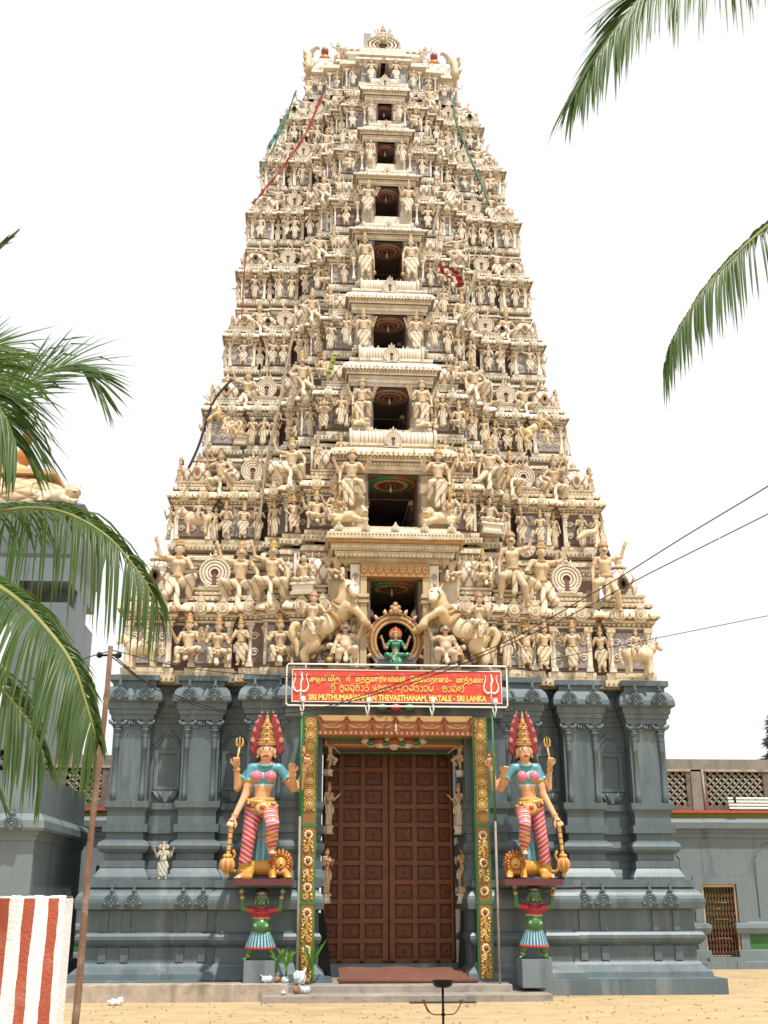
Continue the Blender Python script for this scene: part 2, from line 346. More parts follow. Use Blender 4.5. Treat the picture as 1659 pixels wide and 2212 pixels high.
def surfnet(D, lo, h):
    S = D < 0; cnt = np.zeros(np.array(D.shape)-1, np.int8); off = [(i, j, k) for i in (0, 1) for j in (0, 1) for k in (0, 1)]
    def cs(A, o): return A[o[0]:A.shape[0]-1+o[0], o[1]:A.shape[1]-1+o[1], o[2]:A.shape[2]-1+o[2]]
    for o in off: cnt += cs(S, o)
    act = (cnt > 0) & (cnt < 8); I = np.argwhere(act); N = len(I); ids = np.full(act.shape, -1, np.int64); ids[act] = np.arange(N)
    P = np.zeros((N, 3)); W = np.zeros(N)
    val = {o: D[I[:, 0]+o[0], I[:, 1]+o[1], I[:, 2]+o[2]].astype(float) for o in off}
    for o in off:
        for a in range(3):
            if o[a] == 0:
                q = list(o); q[a] = 1; q = tuple(q); A, B = val[o], val[q]; mk = (A < 0) != (B < 0)
                t = np.where(mk, A/np.where(mk, A-B, 1), 0); pos = np.array(o, float)+np.outer(t, np.eye(3)[a])
                P[mk] += pos[mk]; W[mk] += 1
    V = lo+h*(I+P/W[:, None]); F = []
    for a in range(3):
        b, c = (a+1) % 3, (a+2) % 3
        A = np.take(S, range(S.shape[a]-1), a); B = np.take(S, range(1, S.shape[a]), a); E = np.argwhere(A != B)
        E = E[(E[:, b] > 0) & (E[:, c] > 0) & (E[:, b] < S.shape[b]-1) & (E[:, c] < S.shape[c]-1)]
        ins = A[E[:, 0], E[:, 1], E[:, 2]]
        def cell(db, dc):
            q = E.copy(); q[:, b] -= db; q[:, c] -= dc; return ids[q[:, 0], q[:, 1], q[:, 2]]
        quad = np.stack([cell(1, 1), cell(0, 1), cell(0, 0), cell(1, 0)], 1)
        quad[~ins] = quad[~ins][:, ::-1]; F.append(quad)
    return V, np.concatenate(F)

# ------------------------------------------------------------------ human figures (unit height: soles 0, top of the skull 1; facing -y)
SKIN = (.57, .445, .305); CLOTH = (.67, .59, .46); CROWN = (.40, .235, .085); HAIR = (.05, .038, .032); GOLDB = (.46, .29, .11); SKIN2 = (.62, .47, .29)
V3 = lambda *a: np.array(a, float)
def face(b, c, s=1.0, skin=None, h=.012, tache=False, eye=True, brow=HAIR, lip=(.36, .13, .08), turn=0.0):
    """nose, jaw, ears and the painted features of a head centred at c"""
    ct, st = cos(turn), sin(turn)
    def q(x, y, z): return c+s*V3(x*ct-y*st, x*st+y*ct, z)
    b.ell(q(0, -.052, -.012), s*V3(.011, .018, .02), col=skin, k=.012*s)
    b.ell(q(0, -.022, -.05), s*V3(.038, .04, .032), col=skin, k=.02*s)
    for x in (-1, 1): b.ell(q(x*.06, 0, -.012), s*V3(.012, .016, .03), col=skin, k=.01*s); b.ell(q(x*.064, -.002, -.05), s*V3(.012, .012, .014), col=GOLDB, k=.005*s)
    b.ell(q(0, -.055, -.047), s*V3(.015, .011, .006), col=lip, k=.008*s)
    if tache:
        for x in (-1, 1): b.cap(q(x*.004, -.062, -.036), q(x*.034, -.05, -.034), .009*s, .005*s, col=HAIR, k=.004*s)
    def loc(X, Y, Z):
        x, y, z = (X-c[0])/s, (Y-c[1])/s, (Z-c[2])/s
        return x*ct+y*st, -x*st+y*ct, z
    if eye:
        def e1(X, Y, Z):
            x, y, z = loc(X, Y, Z); return (((abs(x)-.026)/.016)**2+((z-.008)/.0085)**2 < 1) & (y < -.02)
        def e2(X, Y, Z):
            x, y, z = loc(X, Y, Z); return (((abs(x)-.025)/.0075)**2+((z-.007)/.0085)**2 < 1) & (y < -.02)
        def br(X, Y, Z):
            x, y, z = loc(X, Y, Z); return (abs(z-.027-.1*(.03-abs(abs(x)-.028))) < .0055) & (abs(abs(x)-.028) < .024) & (y < -.02)
        b.paint(e1, (.8, .78, .72)); b.paint(e2, (.02, .015, .015)); b.paint(br, brow)
def hand(b, w, d, r, skin, style='rest', side=1, s=1.0):
    """palm, thumb and four fingers; d is the forearm direction"""
    d = np.array(d, float); d /= np.linalg.norm(d)+1e-9
    px = np.cross(d, V3(0, 1, 0)); px = px/(np.linalg.norm(px)+1e-9) if np.linalg.norm(px) > .2 else V3(1, 0, 0)
    nrm = np.cross(px, d)
    P = w+d*.028*s; b.ell(P, s*V3(.021, .013, .026), R=np.stack([px, nrm, d], 1), col=skin, k=.008*s)
    for i, (o, l) in enumerate(((-.015, .034), (-.005, .042), (.005, .04), (.014, .03))):
        a = P+px*o*s+d*.02*s
        if style == 'fist':
            m1 = a+d*.012*s+V3(0, -1, 0)*.016*s; b.cap(a, m1, .0062*s, col=skin, k=.003*s); b.cap(m1, m1-d*.022*s, .0062*s, .0055*s, col=skin, k=.003*s)
        elif style == 'open':
            b.cap(a, a+d*l*s+px*o*.25*s, .0062*s, .0046*s, col=skin, k=.003*s)
        else:
            m1 = a+d*l*.55*s; b.cap(a, m1, .0062*s, .0056*s, col=skin, k=.003*s); b.cap(m1, m1+(d*.8+V3(0, -.6, 0))*l*.45*s, .0056*s, .0046*s, col=skin, k=.003*s)
    t0 = P-px*side*.017*s-d*.008*s; t1 = t0-px*side*.014*s+d*.02*s
    b.cap(t0, t1, .0075*s, .0065*s, col=skin, k=.004*s); b.cap(t1, t1+d*.018*s, .0065*s, .005*s, col=skin, k=.003*s)
def humanoid(o):
    """o: pose dictionary -> {part name: Sdf}"""
    g = o.get; skin = g('skin', SKIN); cloth = g('cloth', CLOTH); gold = g('gold', GOLDB); hair = g('hair', HAIR); fat = g('fat', 1.0)
    P = V3(*g('pel', (0, 0, .5))); lx, ly = g('lean', (0, 0)); hs = g('hs', 1.0); h = g('h', 1/72)
    Cc = P+V3(lx*.55, ly*.55, .20); N = P+V3(lx, ly, .325); H = N+V3(*g('hd', (0, -.012, .105)))*V3(1, 1, hs)
    b = Sdf(skin, .022); fem = g('fem', False)
    b.ell(P, V3(.10 if fem else .092, .072, .085)*fat); b.cap(P+V3(0, 0, .05), P+V3(lx*.3, ly*.3, .13), .068*fat, .072*fat)
    b.ell(Cc, V3(.10, .072, .105)*fat); sw = g('shw', .118)-.023; b.cap(N+V3(-sw, 0, -.035), N+V3(sw, 0, -.035), .038)
    if g('belly'): b.ell(P+V3(lx*.2, -.035*g('belly'), .085), V3(.105, .095, .10)*g('belly'), k=.04)
    if fem:
        for x in (-1, 1): b.ell(Cc+V3(x*.05, -.062, .02), .043, col=g('bust', skin), k=.015)
    else:
        for x in (-1, 1): b.ell(Cc+V3(x*.048, -.045, .035), V3(.05, .03, .035), k=.02)
    b.cap(N-V3(0, 0, .02), H-V3(0, 0, .03), .036, .036)
    b.ell(H+V3(0, 0, .005), V3(.057, .063, .073)*hs); face(b, H, hs, skin, h, g('tache', False), turn=g('turn', 0.0), eye=g('eye', True))
    if g('neck', True):
        b.tor(N+V3(0, -.012, -.012), (0, -.25, 1), .05, .011, col=gold); b.tor(Cc+V3(0, -.035, .05), (0, -.9, .55), .055, .009, col=gold)
    # arms
    for A in g('arms', ()):
        s, e, w_ = A[0], V3(*A[1]), V3(*A[2]); S0 = N+V3(s*g('shw', .118), A[5] if len(A) > 5 else 0, -.035)
        E = S0+e; W = E+w_; f2 = g('armr', 1.0)
        b.cap(S0, E, .037*f2, .029*f2, k=.012); b.cap(E, W, .029*f2, .02*f2, k=.01)
        hand(b, W, w_, .02, skin, A[3] if len(A) > 3 else 'rest', s, g('hands', 1.15))
        if g('bands', True):
            b.tor(S0+e*.5, e, .036*f2, .008, col=gold); b.tor(W-w_*.08, w_, .023*f2, .006, col=gold)
    # legs
    lr = g('legr', 1.0); gm = Sdf(cloth, .02); bare = g('bare', False)
    for Lg in g('legs', ()):
        hp = P+V3(Lg[0]*.055, 0, -.03); K = V3(*Lg[1]); A = V3(*Lg[2]); fd = V3(*Lg[3]) if len(Lg) > 3 else V3(Lg[0]*.02, -.075, 0)
        t = b if bare else gm
        if not bare: b.cap(hp, K, .04*lr, .03*lr); b.cap(K, A, .03*lr, .022*lr)
        t.cap(hp, K, .066*lr, .048*lr, k=.02); t.cap(K, A*.65+K*.35, .047*lr, .046*lr, k=.012); t.cap(A*.65+K*.35, A, .044*lr, .028*lr, k=.012)
        b.cap(A, A+V3(0, 0, -.02), .026*lr); b.cap(A+V3(0, 0, -.028)-fd*.2, A+V3(0, 0, -.034)+fd, .024, .017, k=.012)
        for i in range(4): b.cap(A+V3(0, 0, -.038)+fd*.9+V3((i-1.5)*.011, 0, 0), A+V3(0, 0, -.042)+fd*1.28+V3((i-1.5)*.012, 0, 0), .0075, .006, k=.004)
        b.tor(A+V3(0, 0, .012), A-K, .03*lr, .007, col=gold)
    gt = g('garment', 'dhoti')
    gm.ell(P+V3(0, 0, -.015), V3(.104 if fem else .098, .08, .07)*fat)
    gm.tor(P+V3(0, 0, .045), (0, 0, 1), .085*fat, .016, col=gold, sc=(1.08, .85, 1)); gm.ell(P+V3(0, -.082*fat, .035), (.028, .016, .026), col=gold, k=.006)
    if gt == 'saree':
        z0 = min(Lg[2][2] for Lg in g('legs')); mx_ = np.mean([Lg[2][0] for Lg in g('legs')])
        gm.cap(P+V3(0, 0, -.02), V3(mx_, 0, z0+.01), .098, .096, k=.03, fl=.8)
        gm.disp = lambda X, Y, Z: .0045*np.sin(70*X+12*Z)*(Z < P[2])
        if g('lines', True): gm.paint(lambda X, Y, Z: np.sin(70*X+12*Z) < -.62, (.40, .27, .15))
        gm.cap(N+V3(.09, -.05, -.03), P+V3(-.08, -.075, .03), .022, .03, k=.02); 
    elif gt == 'dhoti':
        fz = g('flap', .17)
        gm.cap(P+V3(0, -.06, -.02), V3(P[0]*.5+g('flx', 0.0), P[1]-.055+g('fly', 0.0), fz), .028, .05, k=.012, fl=.5)
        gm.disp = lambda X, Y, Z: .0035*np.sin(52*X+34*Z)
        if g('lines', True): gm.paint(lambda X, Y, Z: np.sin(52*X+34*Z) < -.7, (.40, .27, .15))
    elif gt == 'skirt':
        gm.cap(P, V3(P[0], P[1], g('flap', .25)), .10*fat, .15*fat, k=.02, fl=.85)
        gm.disp = lambda X, Y, Z: .008*np.sin(16*np.arctan2(X-P[0], -(Y-P[1])))*(Z < P[2]-.02)
    if g('sash', gt != 'skirt'):
        for x in (-1, 1): gm.chain([P+V3(x*.09, -.02, .03), P+V3(x*.14, -.03, -.06), P+V3(x*.135, -.02, -.17)], [.02, .022, .03], k=.012, n=3)
    for p in gm.p[:0]: pass
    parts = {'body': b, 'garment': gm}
    # hair and head-dress
    hr = Sdf(hair, .015); hr.ell(H+V3(0, .022, .022)*hs, V3(.066, .06, .068)*hs)
    if g('locks', True):
        for x in (-1, 1): hr.chain([H+V3(x*.055, .02, .0)*hs, H+V3(x*.075, .02, -.06)*hs, H+V3(x*.10, .02, -.11)*hs], [.022, .026, .012], n=3)
    cr = g('crown', 'tall')
    cc = g('ccol', CROWN); q = lambda z: H+V3(0, .008, z)*hs
    if cr in ('tall', 'flame'):
        kk = Sdf(cc, .01); zt = g('ct', .24)
        kk.tor(q(.052), (0, -.12, 1), .058*hs, .014*hs, col=gold); kk.cap(q(.06), q(zt*.75), .056*hs, .035*hs)
        for i in range(3): kk.tor(q(.085+i*(zt-.1)/3.2), (0, 0, 1), (.054-.007*i)*hs, .008*hs, col=gold)
        kk.ell(q(zt*.8), V3(.03, .03, .026)*hs, col=gold); kk.cap(q(zt*.85), q(zt*1.02), .014*hs, .004*hs, col=gold)
        kk.ell(q(.09)+V3(0, -.05, 0)*hs, V3(.022, .014, .03)*hs, col=gold, k=.005)
        parts['headdress'] = kk
    elif cr == 'turban':
        kk = Sdf(cc, .015); kk.tor(q(.055), (0, -.2, 1), .055*hs, .024*hs); kk.ell(q(.075), V3(.062, .062, .045)*hs); kk.cap(q(.08), q(.15)+V3(.03, 0, 0), .03*hs, .012*hs); parts['headdress'] = kk
    elif cr == 'bun':
        hr.ell(q(.09), V3(.042, .042, .04)*hs, k=.01); hr.ell(q(.135), V3(.026, .026, .026)*hs, k=.008)
    elif cr == 'halo':
        kk = Sdf(cc, .01); kk.tor(q(.05), (0, -.1, 1), .058*hs, .015*hs, col=gold); kk.cap(q(.06), q(.16), .05*hs, .02*hs); kk.tor(q(.03)+V3(0, .05, 0), (0, 1, 0), .12*hs, .018*hs, col=cc); kk.ell(q(.03)+V3(0, .05, 0), V3(.12, .01, .12)*hs, col=gold); parts['headdress'] = kk
    parts['hair'] = hr
    if g('post'): g('post')(parts, dict(P=P, C=Cc, N=N, H=H))
    return parts
# ------------------------------------------------------------------ statue prototypes
PROTO = {}
def proto(key, pose, h=None, mats='statue'):
    parts = humanoid(pose); h = h or pose.get('h', 1/70); out = []
    for nm, sd_ in parts.items():
        if isinstance(sd_, Sdf): out.append((nm, sd_.mesh(key+'_'+nm, h, mats)))
        else: out.append((nm, sd_))
    PROTO[key] = out; return out
def mir(a): return (-a[0], (-a[1][0],)+tuple(a[1][1:]), (-a[2][0],)+tuple(a[2][1:]))+tuple(a[3:])
def both(a): return [a, mir(a)]
def leg2(x=.06, y=0, kx=None): return [(-1, (-(kx or x), -.02+y, .27), (-x, y, .05)), (1, ((kx or x), -.02+y, .27), (x, y, .05))]
UP = (1, (.10, .03, -.12), (.06, -.05, .17), 'fist', 1, .03)        # raised rear arm
DOWN = (1, (.055, .0, -.165), (.01, -.05, -.15), 'rest')
ANJ = (1, (.06, -.03, -.155), (-.125, -.13, .075), 'open')
ABH = (1, (.06, -.02, -.155), (.03, -.12, .11), 'open')
HIP = (1, (.12, .0, -.13), (-.07, -.06, -.10), 'fist')
RAISE = (1, (.14, -.02, .03), (.05, -.03, .16), 'open')
LAP = (1, (.08, -.03, -.155), (.0, -.14, -.02), 'rest')
def staff(pts, r, ball=None, prong=False, col=GOLDB):
    b = MB(); b.col = col; b.tube(pts, r, 6)
    if ball: b.ball(ball[:3], ball[3], 10)
    if prong:
        p = Vector(pts[-1])
        for x in (-1, 0, 1): b.tube([p, p+Vector((x*.045, 0, .03)), p+Vector((x*.04, 0, .10+.02*(x == 0)))], [r*.8, r*.8, .002], 5)
    return b.mesh('weapon', 'statue')
def wp(m): return lambda parts, k: parts.__setitem__('weapon', m)

proto('anjali', dict(arms=both(ANJ), legs=leg2(), garment='dhoti'))
proto('fourarm', dict(arms=both(UP)+both(ABH), legs=leg2(), garment='dhoti', flap=.12))
proto('hip', dict(pel=(.02, 0, .5), lean=(-.03, 0), arms=[mir(RAISE), HIP], legs=[(-1, (-.05, -.02, .27), (-.05, 0, .05)), (1, (.09, -.05, .28), (.11, -.01, .05))], crown='turban', tache=True))
proto('club', dict(arms=[mir(DOWN), ABH], legs=leg2(.075), tache=True, post=wp(staff([(-.2, -.07, .02), (-.195, -.07, .45)], .014, (-.2, -.07, .07, .045)))))
proto('woman', dict(fem=True, pel=(.015, 0, .5), lean=(-.02, 0), arms=[mir(DOWN), ABH], legs=leg2(.045), garment='saree', crown='tall', ct=.17))
proto('woman_bun', dict(fem=True, arms=both(ANJ), legs=leg2(.045), garment='saree', crown='bun'))
proto('goddess', dict(fem=True, arms=both(UP)+both(ABH), legs=leg2(.045), garment='saree'))
proto('sage', dict(arms=[mir(LAP), ABH], legs=leg2(.05), garment='saree', crown='bun', tache=True))
proto('seated', dict(pel=(0, 0, .26), arms=both(UP)+both(ABH), legs=[(-1, (-.2, -.15, .25), (.02, -.19, .22), (.05, -.03, 0)), (1, (.13, -.19, .25), (.11, -.19, .05))], garment='dhoti', flap=.1, fly=-.12))
proto('seated_woman', dict(fem=True, pel=(0, 0, .26), arms=both(UP)+both(LAP), legs=[(1, (.2, -.15, .25), (-.02, -.19, .22), (-.05, -.03, 0)), (-1, (-.12, -.19, .25), (-.10, -.19, .05))], garment='dhoti', flap=.02, fly=-.17))
proto('lotus', dict(pel=(0, 0, .09), arms=both(LAP), legs=[(-1, (-.21, -.13, .07), (.04, -.18, .05), (.05, -.02, 0)), (1, (.21, -.13, .07), (-.04, -.19, .07), (-.05, -.02, 0))], garment='dhoti', flap=.03, fly=-.12, crown='bun'))
proto('kneel', dict(pel=(0, 0, .34), arms=[mir(HIP), DOWN], legs=[(-1, (-.21, -.17, .36), (-.14, -.02, .07)), (1, (.19, -.15, .14), (.11, .08, .07))], legr=1.15, garment='dhoti', flap=-.02, fly=-.12, tache=True))
proto('kneel_spear', dict(pel=(0, 0, .34), arms=[mir((1, (.14, -.05, -.07), (-.02, -.07, .15), 'fist')), (1, (.10, -.06, -.13), (-.05, -.1, -.06), 'fist')], legs=[(-1, (-.21, -.16, .26), (-.14, .02, .07)), (1, (.21, -.17, .34), (.15, -.02, .07))], legr=1.15, garment='dhoti', flap=-.05, fly=-.12, crown='tall', ct=.17, post=wp(staff([(.28, -.2, .12), (-.18, -.13, .78)], .012, prong=True))))
proto('kneel_salute', dict(pel=(0, 0, .34), arms=[mir(RAISE), (1, (.1, -.02, -.13), (.02, -.1, -.1), 'rest')], legs=[(-1, (-.21, -.17, .3), (-.17, .0, .07)), (1, (.21, -.17, .3), (.17, 0, .07))], legr=1.18, garment='dhoti', flap=-.06, fly=-.13, crown='tall', ct=.16, tache=True))
proto('kneel_woman', dict(fem=True, pel=(0, 0, .36), arms=[mir(RAISE), (1, (.08, -.04, -.15), (.0, -.12, -.02), 'rest')], legs=[(1, (.2, -.15, .38), (.14, -.02, .07)), (-1, (-.15, -.1, .14), (-.16, .1, .07))], legr=1.15, garment='dhoti', flap=-.04, fly=-.12, crown='tall', ct=.13))
proto('striding', dict(pel=(0, 0, .47), lean=(.03, -.02), arms=[mir(RAISE), DOWN], legs=[(-1, (-.13, -.1, .27), (-.17, -.02, .05)), (1, (.2, -.17, .38), (.2, -.06, .14))], bare=True, crown='turban', garment='dhoti', flap=.2, tache=True))
proto('dance', dict(pel=(0, 0, .45), lean=(-.03, 0), arms=[mir(RAISE), (1, (.15, -.02, -.05), (.08, -.08, -.09), 'rest')], legs=[(-1, (-.09, -.09, .24), (-.03, 0, .05)), (1, (.2, -.13, .33), (.07, -.1, .19))], bare=True, garment='dhoti', flap=.24, crown='bun', flx=-.02))
proto('flute', dict(pel=(0, 0, .5), lean=(.02, 0), arms=[mir((1, (.12, -.04, -.1), (-.09, -.12, .16), 'fist')), (1, (.10, -.05, -.11), (-.03, -.12, .13), 'fist')], legs=[(-1, (-.05, -.02, .27), (-.05, 0, .05)), (1, (.04, -.06, .27), (-.09, -.07, .05))], garment='dhoti', crown='tall', ct=.16))
proto('bow', dict(arms=[mir(DOWN), ABH], legs=leg2(.06), garment='dhoti', ct=.2, post=wp(staff([(-.17, -.08, .1), (-.23, -.06, .3), (-.25, -.06, .5), (-.22, -.06, .72), (-.16, -.08, .9)], .013))))
proto('wide', dict(pel=(0, 0, .48), fat=1.15, belly=.8, hs=1.25, arms=both(UP)+both(HIP), legs=leg2(.09), armr=1.2, crown='halo', tache=True))
proto('dwarf', dict(pel=(0, 0, .3), fat=1.2, belly=1.0, hs=1.35, arms=[mir((1, (.07, -.04, -.17), (.04, -.08, -.15), 'fist')), (1, (.13, -.02, -.05), (.05, -.05, .17), 'open')], armr=1.35, legs=[(-1, (-.13, -.15, .25), (-.15, -.1, .05)), (1, (.17, -.17, .3), (.17, -.06, .05))], legr=1.35, bare=True, garment='dhoti', flap=.08, fly=-.1, crown='none', tache=True, post=wp(staff([(-.24, -.14, .33), (-.3, -.15, .12)], [.02, .035], (-.31, -.15, .08, .062)))))
proto('rider', dict(pel=(0, 0, .06), arms=[mir(ABH), (1, (.1, -.04, -.12), (.12, -.1, .02), 'fist')], legs=[(1, (.18, -.13, .04), (.2, -.16, -.17)), (-1, (-.03, -.18, .02), (.02, -.2, -.2))], garment='dhoti', flap=-.1, fly=-.12, crown='tall', ct=.16))
def _gan(parts, k):
    b = parts['body']; H = k['H']; c = (.58, .44, .29)
    b.ell(H+V3(0, 0, .01), (.075, .07, .085), col=c); b.chain([H+V3(0, -.05, -.02), H+V3(0, -.1, -.09), H+V3(.005, -.12, -.18), H+V3(-.04, -.13, -.25), H+V3(-.075, -.13, -.22)], [.034, .03, .025, .02, .015], col=c, k=.01)
    for x in (-1, 1):
        b.ell(H+V3(x*.105, .01, 0), (.058, .014, .075), col=c, k=.012); b.cap(H+V3(x*.035, -.06, -.05), H+V3(x*.05, -.11, -.085), .011, .005, col=(.75, .7, .6), k=.003)
for ky, pz in (('ganesha', .48), ('ganesha_seated', .24)):
    lg = leg2(.085) if pz > .3 else [(-1, (-.21, -.15, .22), (.02, -.2, .2), (.05, -.02, 0)), (1, (.19, -.16, .22), (.14, -.17, .05))]
    proto(ky, dict(pel=(0, 0, pz), fat=1.1, belly=.95, arms=both(UP)+both(ABH), legs=lg, legr=1.2, locks=False, eye=True, ct=.15, flap=.12, post=_gan))
def _guard(parts, k):
    parts['weapon'] = staff([(-.20, -.09, .46), (-.205, -.1, .10)], [.016, .022], (-.205, -.1, .06, .055))
GUARD = dict(pel=(-.02, 0, .52), lean=(.01, 0), arms=[(-1, (-.07, .0, -.165), (-.005, -.07, -.15), 'fist'), (1, (.09, -.03, -.14), (.03, -.1, .13), 'open'), mir(UP), UP], legs=[(-1, (-.1, -.02, .28), (-.12, 0, .05)), (1, (.12, -.2, .42), (.13, -.1, .2))], garment='dhoti', flap=.1, crown='turban', ct=.2, post=_guard)
proto('guardian', GUARD, 1/90)

# animals
def beast(key, sd_, h, extra=None, mats='statue'): PROTO[key] = [('body', sd_.mesh(key, h, mats))]+(extra or [])
BL = (.66, .53, .35)
s_ = Sdf(BL, .05)        # bull, standing, head towards -x
s_.cap((-.2, 0, .47), (.27, 0, .46), .17, .155); s_.ell((-.2, 0, .63), (.11, .08, .09)); s_.cap((-.28, -.02, .55), (-.42, -.06, .72), .12, .09); s_.cap((-.44, -.08, .74), (-.52, -.16, .62), .085, .055, k=.03)
for y in (-1, 1):
    for x in (-.22, .29): s_.cap((x, y*.08, .4), (x-.01, y*.085, .22), .075, .042, k=.03); s_.cap((x-.01, y*.085, .22), (x, y*.085, .03), .04, .045, k=.02)
    s_.cap((-.42, -.07+y*.05, .81), (-.43, -.07+y*.09, .93), .022, .01, k=.01, col=GOLDB); s_.ell((-.42, -.06+y*.11, .76), (.03, .06, .03), k=.01)
s_.chain([(.43, 0, .52), (.52, -.03, .55), (.53, -.04, .36), (.47, -.04, .2)], [.028, .024, .022, .03], k=.01); s_.tor((-.34, -.03, .62), (-.6, -.2, .7), .115, .016, col=GOLDB); s_.ell((.02, 0, .5), (.13, .185, .16), col=CLOTH, k=.01)
beast('bull', s_, 1/60)
s_ = Sdf(BL, .03)        # lion crouching, head towards -x and looking out
s_.cap((-.12, 0, .2), (.3, 0, .17), .145, .13); s_.ell((-.3, -.03, .27), (.17, .15, .19), col=(.60, .45, .27)); s_.ell((-.36, -.13, .28), (.10, .09, .11)); s_.ell((-.39, -.22, .24), (.055, .05, .045), k=.015)
for x in (-1, 1): s_.ell((-.36+x*.1, -.08, .40), .03, k=.01); s_.chain([(-.15+x*.02, -.06-.05*x, .12), (-.3, -.10-.07*x, .05), (-.42, -.12-.08*x, .035)], [.06, .045, .045])
s_.chain([(.32, -.08, .16), (.2, -.16, .1), (.3, -.17, .035), (.2, -.19, .03)], [.09, .06, .04, .035]); s_.chain([(.42, 0, .2), (.53, -.02, .3), (.5, -.04, .45), (.4, -.05, .44), (.38, -.05, .34)], [.025, .022, .022, .024, .03], k=.01)
s_.disp = lambda X, Y, Z: .012*np.sin(45*X)*np.sin(40*Z+20*Y)*(X < -.2)*((X+.36)**2+(Y+.17)**2+(Z-.27)**2 > .011)
s_.paint(lambda X, Y, Z: (abs(abs(X+.37)-.042) < .014) & (abs(Z-.31) < .012) & (Y < -.17), (.03, .02, .02)).paint(lambda X, Y, Z: (abs(X+.39) < .03) & (abs(Z-.215) < .012) & (Y < -.2), (.35, .08, .05))
beast('lion', s_, 1/75)
s_ = Sdf((.60, .47, .30), .03)   # peacock with folded train, head towards -x
s_.ell((0, 0, .35), (.17, .1, .11), R=rotm(0, .5, 0)); s_.chain([(-.12, 0, .4), (-.19, -.02, .55), (-.2, -.02, .7)], [.07, .045, .035]); s_.ell((-.22, -.03, .73), (.05, .04, .04)); s_.cap((-.25, -.03, .73), (-.31, -.04, .71), .02, .007); s_.chain([(.1, 0, .34), (.3, 0, .25), (.55, 0, .06)], [.09, .1, .07]); s_.cap((-.04, -.03, .27), (-.04, -.03, .02), .025, .02); s_.cap((.04, .03, .27), (.04, .03, .02), .025, .02)
for i in range(3): s_.cap((-.21, -.02, .76), (-.23+.03*i, -.02, .84), .008, .012, k=.004)
beast('peacock', s_, 1/60)
# rearing horse measured in the photo: x right, z up from the hind hoof, one unit = 1.53 m
s_ = Sdf((.66, .50, .29), .03)
s_.cap((.29, 0, .36), (.62, -.02, .60), .135, .125); s_.ell((.28, .0, .36), (.15, .12, .15)); s_.ell((.65, -.02, .62), (.13, .12, .15), R=rotm(0, .6, 0)); s_.chain([(.68, -.02, .68), (.73, -.06, .80), (.79, -.10, .94)], [.125, .10, .075])
s_.chain([(.79, -.11, .97), (.83, -.19, .93), (.85, -.27, .84)], [.075, .06, .045], col=(.75, .66, .50)); s_.ell((.853, -.285, .825), (.046, .04, .036), col=(.72, .58, .42), k=.012)
for x in (-1, 1):
    s_.cap((.79+x*.045, -.10, 1.02), (.775+x*.07, -.10, 1.11), .022, .008, k=.01)
    s_.chain([(.26, x*.07, .34), (.29-.03*x, x*.09-.02, .22), (.21+.02*x, x*.09-.01, .13), (.2, x*.09-.02, .025)], [.11, .065, .042, .042])
    s_.chain([(.68, x*.08-.03, .60), (.80+.05*x, x*.1-.09, .70), (.93, x*.1-.12, .57), (.99+.02*x, x*.1-.12, .47)], [.075, .05, .034, .04])
    s_.cap((.985+.02*x, x*.1-.12, .475), (1.03+.02*x, x*.1-.12, .455), .042, .045, col=(.5, .33, .18))
    s_.paint(lambda X, Y, Z, x=x: ((X-.815-.045*x)**2+(Z-.955)**2 < .016**2) & (Y < -.13), (.05, .03, .02))
s_.chain([(.17, 0, .44), (.08, -.01, .50), (.03, -.02, .40), (.09, -.03, .24), (.10, -.03, .10)], [.035, .045, .045, .035, .02], k=.01); s_.chain([(.70, .02, .82), (.71, .0, .95), (.77, -.05, 1.05)], [.05, .05, .035], col=(.62, .48, .30))
s_.tor((.71, -.04, .77), (.25, -.35, .95), .125, .022, col=(.42, .24, .10)); s_.tor((.69, -.03, .70), (.45, -.3, .85), .15, .022, col=GOLDB); s_.tor((.59, -.02, .575), (.8, 0, .6), .142, .028, col=(.46, .29, .14)); s_.tor((.82, -.18, .92), (.35, -.7, -.6), .062, .010, col=(.42, .25, .12))
s_.ell((.36, -.09, .30), (.055, .05, .08), col=(.40, .22, .08), k=.01); s_.ell((.47, -.09, .48), (.14, .085, .13), R=rotm(0, -.6, 0), col=(.70, .57, .38), k=.01); s_.ell((.3, -.07, .45), (.14, .09, .06), R=rotm(0, -.4, 0), col=(.68, .53, .33), k=.01)
beast('horse', s_, 1/85)
proto('horse_rider', dict(fem=True, pel=(0, 0, .12), arms=[mir(ABH), (1, (.09, -.05, -.12), (.1, -.13, .02), 'fist')], legs=[(1, (.16, -.18, .12), (.02, -.24, .10), (-.05, -.02, 0)), (-1, (-.06, -.22, .08), (.04, -.26, -.14))], garment='dhoti', flap=-.08, fly=-.14, crown='turban', ccol=(.36, .17, .09)), 1/85)
# ------------------------------------------------------------------ the ground
g = MB()
def gz(x, y): return .0
g.grid(lambda u, v: (-150+300*u, -60+460*v, 0), 60, 90)
tag(g.build('ground', 'sand'), kind='structure')

# ------------------------------------------------------------------ temple tower
CXT, YAX = -.04, 26.9
tower = thing('temple_tower', 'tall cream gopuram tower crowded with painted statues on a blue grey base', 'temple tower', (CXT, 22.6, 0))
TI = Matrix.Translation((-CXT, -22.6, 0))
def tpart(name, mb, mats, parent=None):
    """mesh written in world measures, hung under the tower"""
    me = mb.mesh(name, mats); me.transform(Matrix.Translation((0, -22.6, 0)))
    o = link(name, me, parent or tower); return o
TM = ['cream', 'tan', 'ochre', 'brownwall', 'panel', 'dark', 'grey', 'wood', 'woodlight', 'green', 'line']
